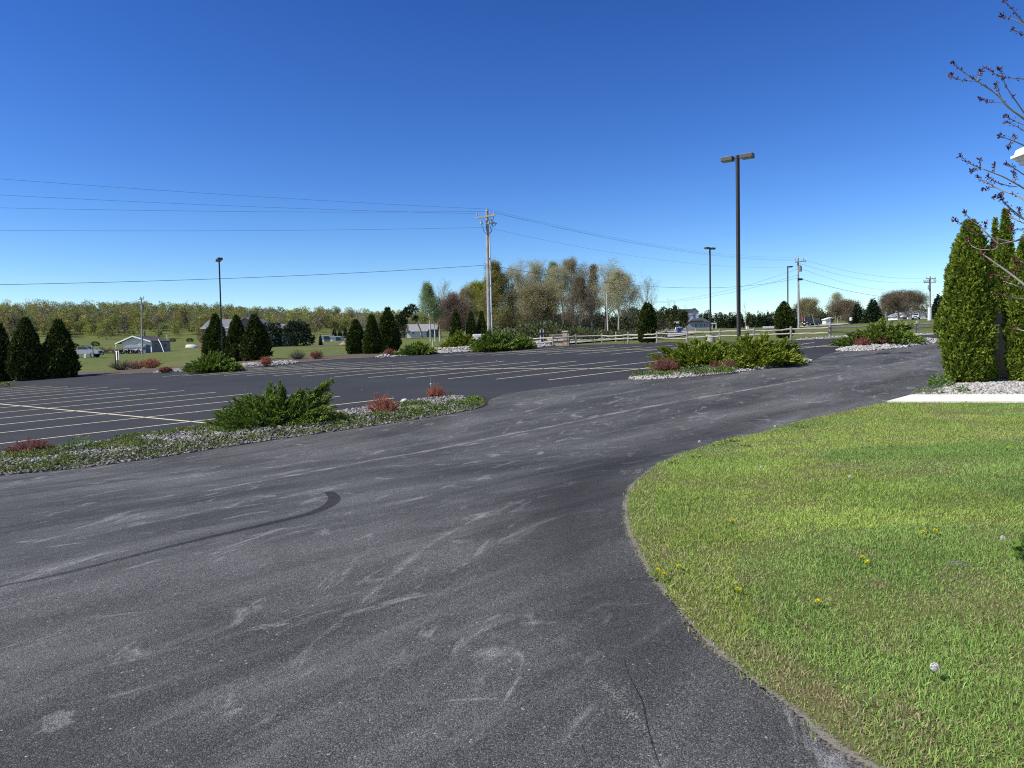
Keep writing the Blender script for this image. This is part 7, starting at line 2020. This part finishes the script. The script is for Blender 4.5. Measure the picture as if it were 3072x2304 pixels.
PT = [(-2.7, 0.5), (2.6, 0.5), (2.6, 1.05), (2.4, 1.14), (1.2, 1.18), (1.2, 1.10), (-2.7, 1.10)]
p = ongr(2748, 246)
vehicle('pickup_truck', 'white pickup truck parked in front of the white farm building', 'car', p, math.radians(238), WHITEP, 5.3, 1.95, PT, [(-0.9, 1.12), (1.45, 1.14), (0.75, 1.82), (-0.75, 1.84)], 0, (-1.75, 1.75), 0.40)
p = ongr(246, 116) + Vector((0, 0, 0))
t = vehicle('pickup_truck', 'white pickup with a ladder rack parked in the left field beside the dark arborvitae', 'car', p, math.radians(8), M('silver_white_paint', (0.66, 0.65, 0.63), 0.5, 0.3, 0.05, 3), 5.3, 1.9, PT, [(-0.5, 1.12), (1.45, 1.14), (0.80, 1.72), (-0.35, 1.74)], 0, (-1.75, 1.75), 0.38)
bm = bmesh.new()
for y in (-0.85, 0.85):
    bx(bm, -2.6, 0.6, y - 0.03, y + 0.03, 1.75, 1.81)
    for x in (-2.55, -0.6): bx(bm, x - 0.03, x + 0.03, y - 0.029, y + 0.029, 1.08, 1.751)
bx(bm, -2.58, -2.52, -0.82, 0.82, 1.752, 1.808); bm_obj('ladder_rack', bm, TYRE, t)

# ================================================================ budding tree at the right edge
def budding_tree():
    Y0 = 6.0
    base = Vector((5.25, 6.5, tz(5.25, 6.5)))
    r = thing('budding_tree', 'thin branches with dark red opening buds reaching in from the right edge', 'tree', base)
    rng = np.random.default_rng(17)
    BR = [  # (points from the tip towards the trunk, radius at the thick end)
        ([(3014, 4), (3047, 38), (3078, 80)], .006), ([(3008, 48), (3040, 58), (3076, 76)], .004), ([(3040, 90), (3076, 106)], .004),
        ([(2858, 189), (2885, 212), (2932, 243), (2993, 285), (3024, 320), (3078, 360)], .0085), ([(2855, 227), (2885, 241), (2920, 239), (2930, 243)], .003), ([(2939, 214), (2936, 230), (2932, 243)], .003),
        ([(2943, 295), (2962, 306), (3005, 306)], .003), ([(2990, 255), (2998, 280), (3008, 303)], .004), ([(2960, 205), (2985, 222), (3009, 233)], .004), ([(3000, 205), (3009, 233), (3020, 262), (3051, 308), (3080, 350)], .006), ([(3009, 233), (3040, 234), (3080, 238)], .005),
        ([(3018, 349), (3042, 362), (3080, 378)], .004), ([(3020, 366), (3055, 382), (3080, 398)], .004), ([(3001, 409), (3043, 424), (3080, 440)], .005), ([(3027, 438), (3040, 424)], .003), ([(3043, 408), (3042, 424)], .003),
        ([(2881, 467), (2908, 490), (2955, 509), (3005, 528), (3043, 548), (3080, 570)], .007), ([(2939, 480), (2941, 502)], .003), ([(2982, 496), (2983, 518)], .003), ([(2918, 512), (2935, 505), (2952, 508)], .003),
        ([(2935, 534), (2966, 551), (3016, 575), (3051, 586), (3080, 606)], .006), ([(2951, 566), (2980, 562), (3000, 567)], .003), ([(2986, 590), (3003, 580), (3014, 575)], .003), ([(2966, 530), (2985, 545), (3020, 556), (3050, 560)], .004),
        ([(3018, 490), (3043, 505), (3080, 530)], .005), ([(3043, 520), (3045, 535), (3046, 548)], .003), ([(3001, 590), (3024, 621), (3050, 645), (3080, 662)], .006), ([(3057, 630), (3064, 648)], .003),
        ([(2895, 638), (2914, 662), (2929, 672), (2945, 683), (2958, 698), (2996, 733)], .006), ([(2864, 660), (2884, 672), (2909, 689), (2947, 704), (2979, 713), (3027, 725)], .006), ([(2904, 719), (2914, 736), (2938, 748), (2978, 749), (2992, 742), (2996, 733)], .006), ([(2955, 670), (2957, 690)], .003),
        ([(2978, 733), (2996, 733), (3041, 724), (3082, 714)], .0105), ([(3039, 675), (3042, 700), (3044, 722)], .003),
        ([(2947, 761), (2956, 768), (2987, 790), (3037, 826), (3082, 862)], .010), ([(2976, 822), (3005, 829), (3028, 829), (3037, 826)], .004), ([(3008, 843), (3023, 848), (3082, 868)], .005), ([(2990, 879), (2999, 882), (3023, 890), (3082, 900)], .006), ([(3040, 817), (3038, 826)], .003),
        ([(3007, 600), (3039, 631), (3082, 664)], .006), ([(3024, 638), (3040, 655), (3082, 674)], .005), ([(3035, 690), (3060, 688), (3082, 684)], .004), ([(3045, 775), (3082, 795)], .004), ([(3040, 985), (3062, 990), (3082, 994)], .005), ([(3046, 790), (3060, 800), (3082, 812)], .004),
    ]
    woods, buds = [], []
    limb_ends = []
    for k, (pts, rad) in enumerate(BR):
        dy = rng.uniform(-0.25, 0.25) if rad > 0.0045 else rng.uniform(-0.12, 0.12)
        n = len(pts)
        P = [AD(x, y, Y0 + dy * (i / n) + 0.0) - base for i, (x, y) in enumerate(pts)]
        Q = smooth_poly3([tuple(v) for v in P], 3)
        w = np.linspace(0.0022, rad, len(Q))
        woods.append(polyline_tube(Q, w, 6))
        if pts[-1][0] > 3070: limb_ends.append((P[-1], rad))
        # buds at the tip and at nodes
        D0 = unit(np.array(Q[0]) - np.array(Q[1]))
        for j, q in enumerate(Q[:max(2, int(len(Q) * 0.8))]):
            if j == 0: m, s = 8, 0.028
            elif j < 3 or rng.random() < 0.62: m, s = int(rng.integers(2, 7)), 0.021
            else: continue
            q = np.array(q)
            dd = unit(D0 * 0.8 + rng.normal(0, 0.75, (m, 3)))
            buds.append(leaves(rng, q + rng.normal(0, 0.006, (m, 3)), dd, s * rng.uniform(0.6, 1.3, m), s * 0.36 * rng.uniform(0.8, 1.3, m)))
            buds.append(leaves(rng, q + rng.normal(0, 0.006, (m, 3)), dd, s * rng.uniform(0.5, 1.0, m), s * 0.42))
    H = 5.2
    tr = [(0, 0, -0.2), (0.02, 0, 0.8), (-0.03, 0.04, 1.8), (0.03, 0.0, 2.8), (-0.02, -0.03, 3.9), (0.02, 0, H)]
    V, Fq = polyline_tube(smooth_poly3(tr, 3), np.linspace(0.085, 0.012, 16), 10)
    mesh_obj('trunk', arr_mesh('trunk', V, Fq, True), BARK, r)
    limb_ends.sort(key=lambda q: q[0].z)
    i = 0
    while i < len(limb_ends):
        m = int(rng.integers(3, 6)); grp = limb_ends[i:i + m]; i += m
        c = np.mean([np.array(P) for P, rad in grp], 0)
        z = min(max(0.9, c[2] - 0.75), H - 0.3)
        node = c * np.array([0.45, 0.45, 0]) + np.array([0, 0, (c[2] * 0.55 + z * 0.45)]) + rng.normal(0, 0.05, 3)
        R_ = max(rad for P, rad in grp)
        a = np.array([0.0, 0.0, z]); mid = (a + node) / 2 + np.array([0, 0, -0.06])
        woods.append(polyline_tube(smooth_poly3([a, mid, node], 4), np.linspace(0.024, 0.016, 9), 7))
        for P, rad in grp:
            b_ = np.array(P); t_ = node * 0.45 + b_ * 0.55 + rng.normal(0, 0.03, 3)
            woods.append(polyline_tube(smooth_poly3([node, t_, b_], 4), np.linspace(max(rad * 1.25, 0.006), rad, 9), 6))
    for k in range(26):       # the rest of the crown, out of frame to the right
        z = rng.uniform(1.6, H - 0.3); az = rng.uniform(-1.7, 1.7); L = rng.uniform(0.7, 1.5) * (1.1 - z / 8)
        a = np.array([0, 0, z]); d = np.array([math.cos(az), math.sin(az), 0.75]); b = a + d * L
        mid = (a + b) / 2 + np.array([0, 0, -0.08]); Q = smooth_poly3([a, mid, b], 4)
        woods.append(polyline_tube(Q, np.linspace(0.014, 0.003, 9), 5))
        for q in Q[3:]:
            m = 5; dd = unit(d * 0.6 + rng.normal(0, 0.8, (m, 3))); buds.append(leaves(rng, q + rng.normal(0, 0.02, (m, 3)), dd, 0.022, 0.008))
    V, Fq = merge(woods); mesh_obj('branches', arr_mesh('branches', V, Fq, True), M('young_bark', (0.30, 0.26, 0.235), 0.8, 0.2, 0.25, 20), r)
    V, Fq = merge(buds); mesh_obj('buds', arr_mesh('buds', V, Fq), leafmat('red_bud', [(0, (0.035, 0.012, 0.014)), (0.6, (0.11, 0.028, 0.03)), (1, (0.26, 0.09, 0.08))], 0.15), r)
budding_tree()
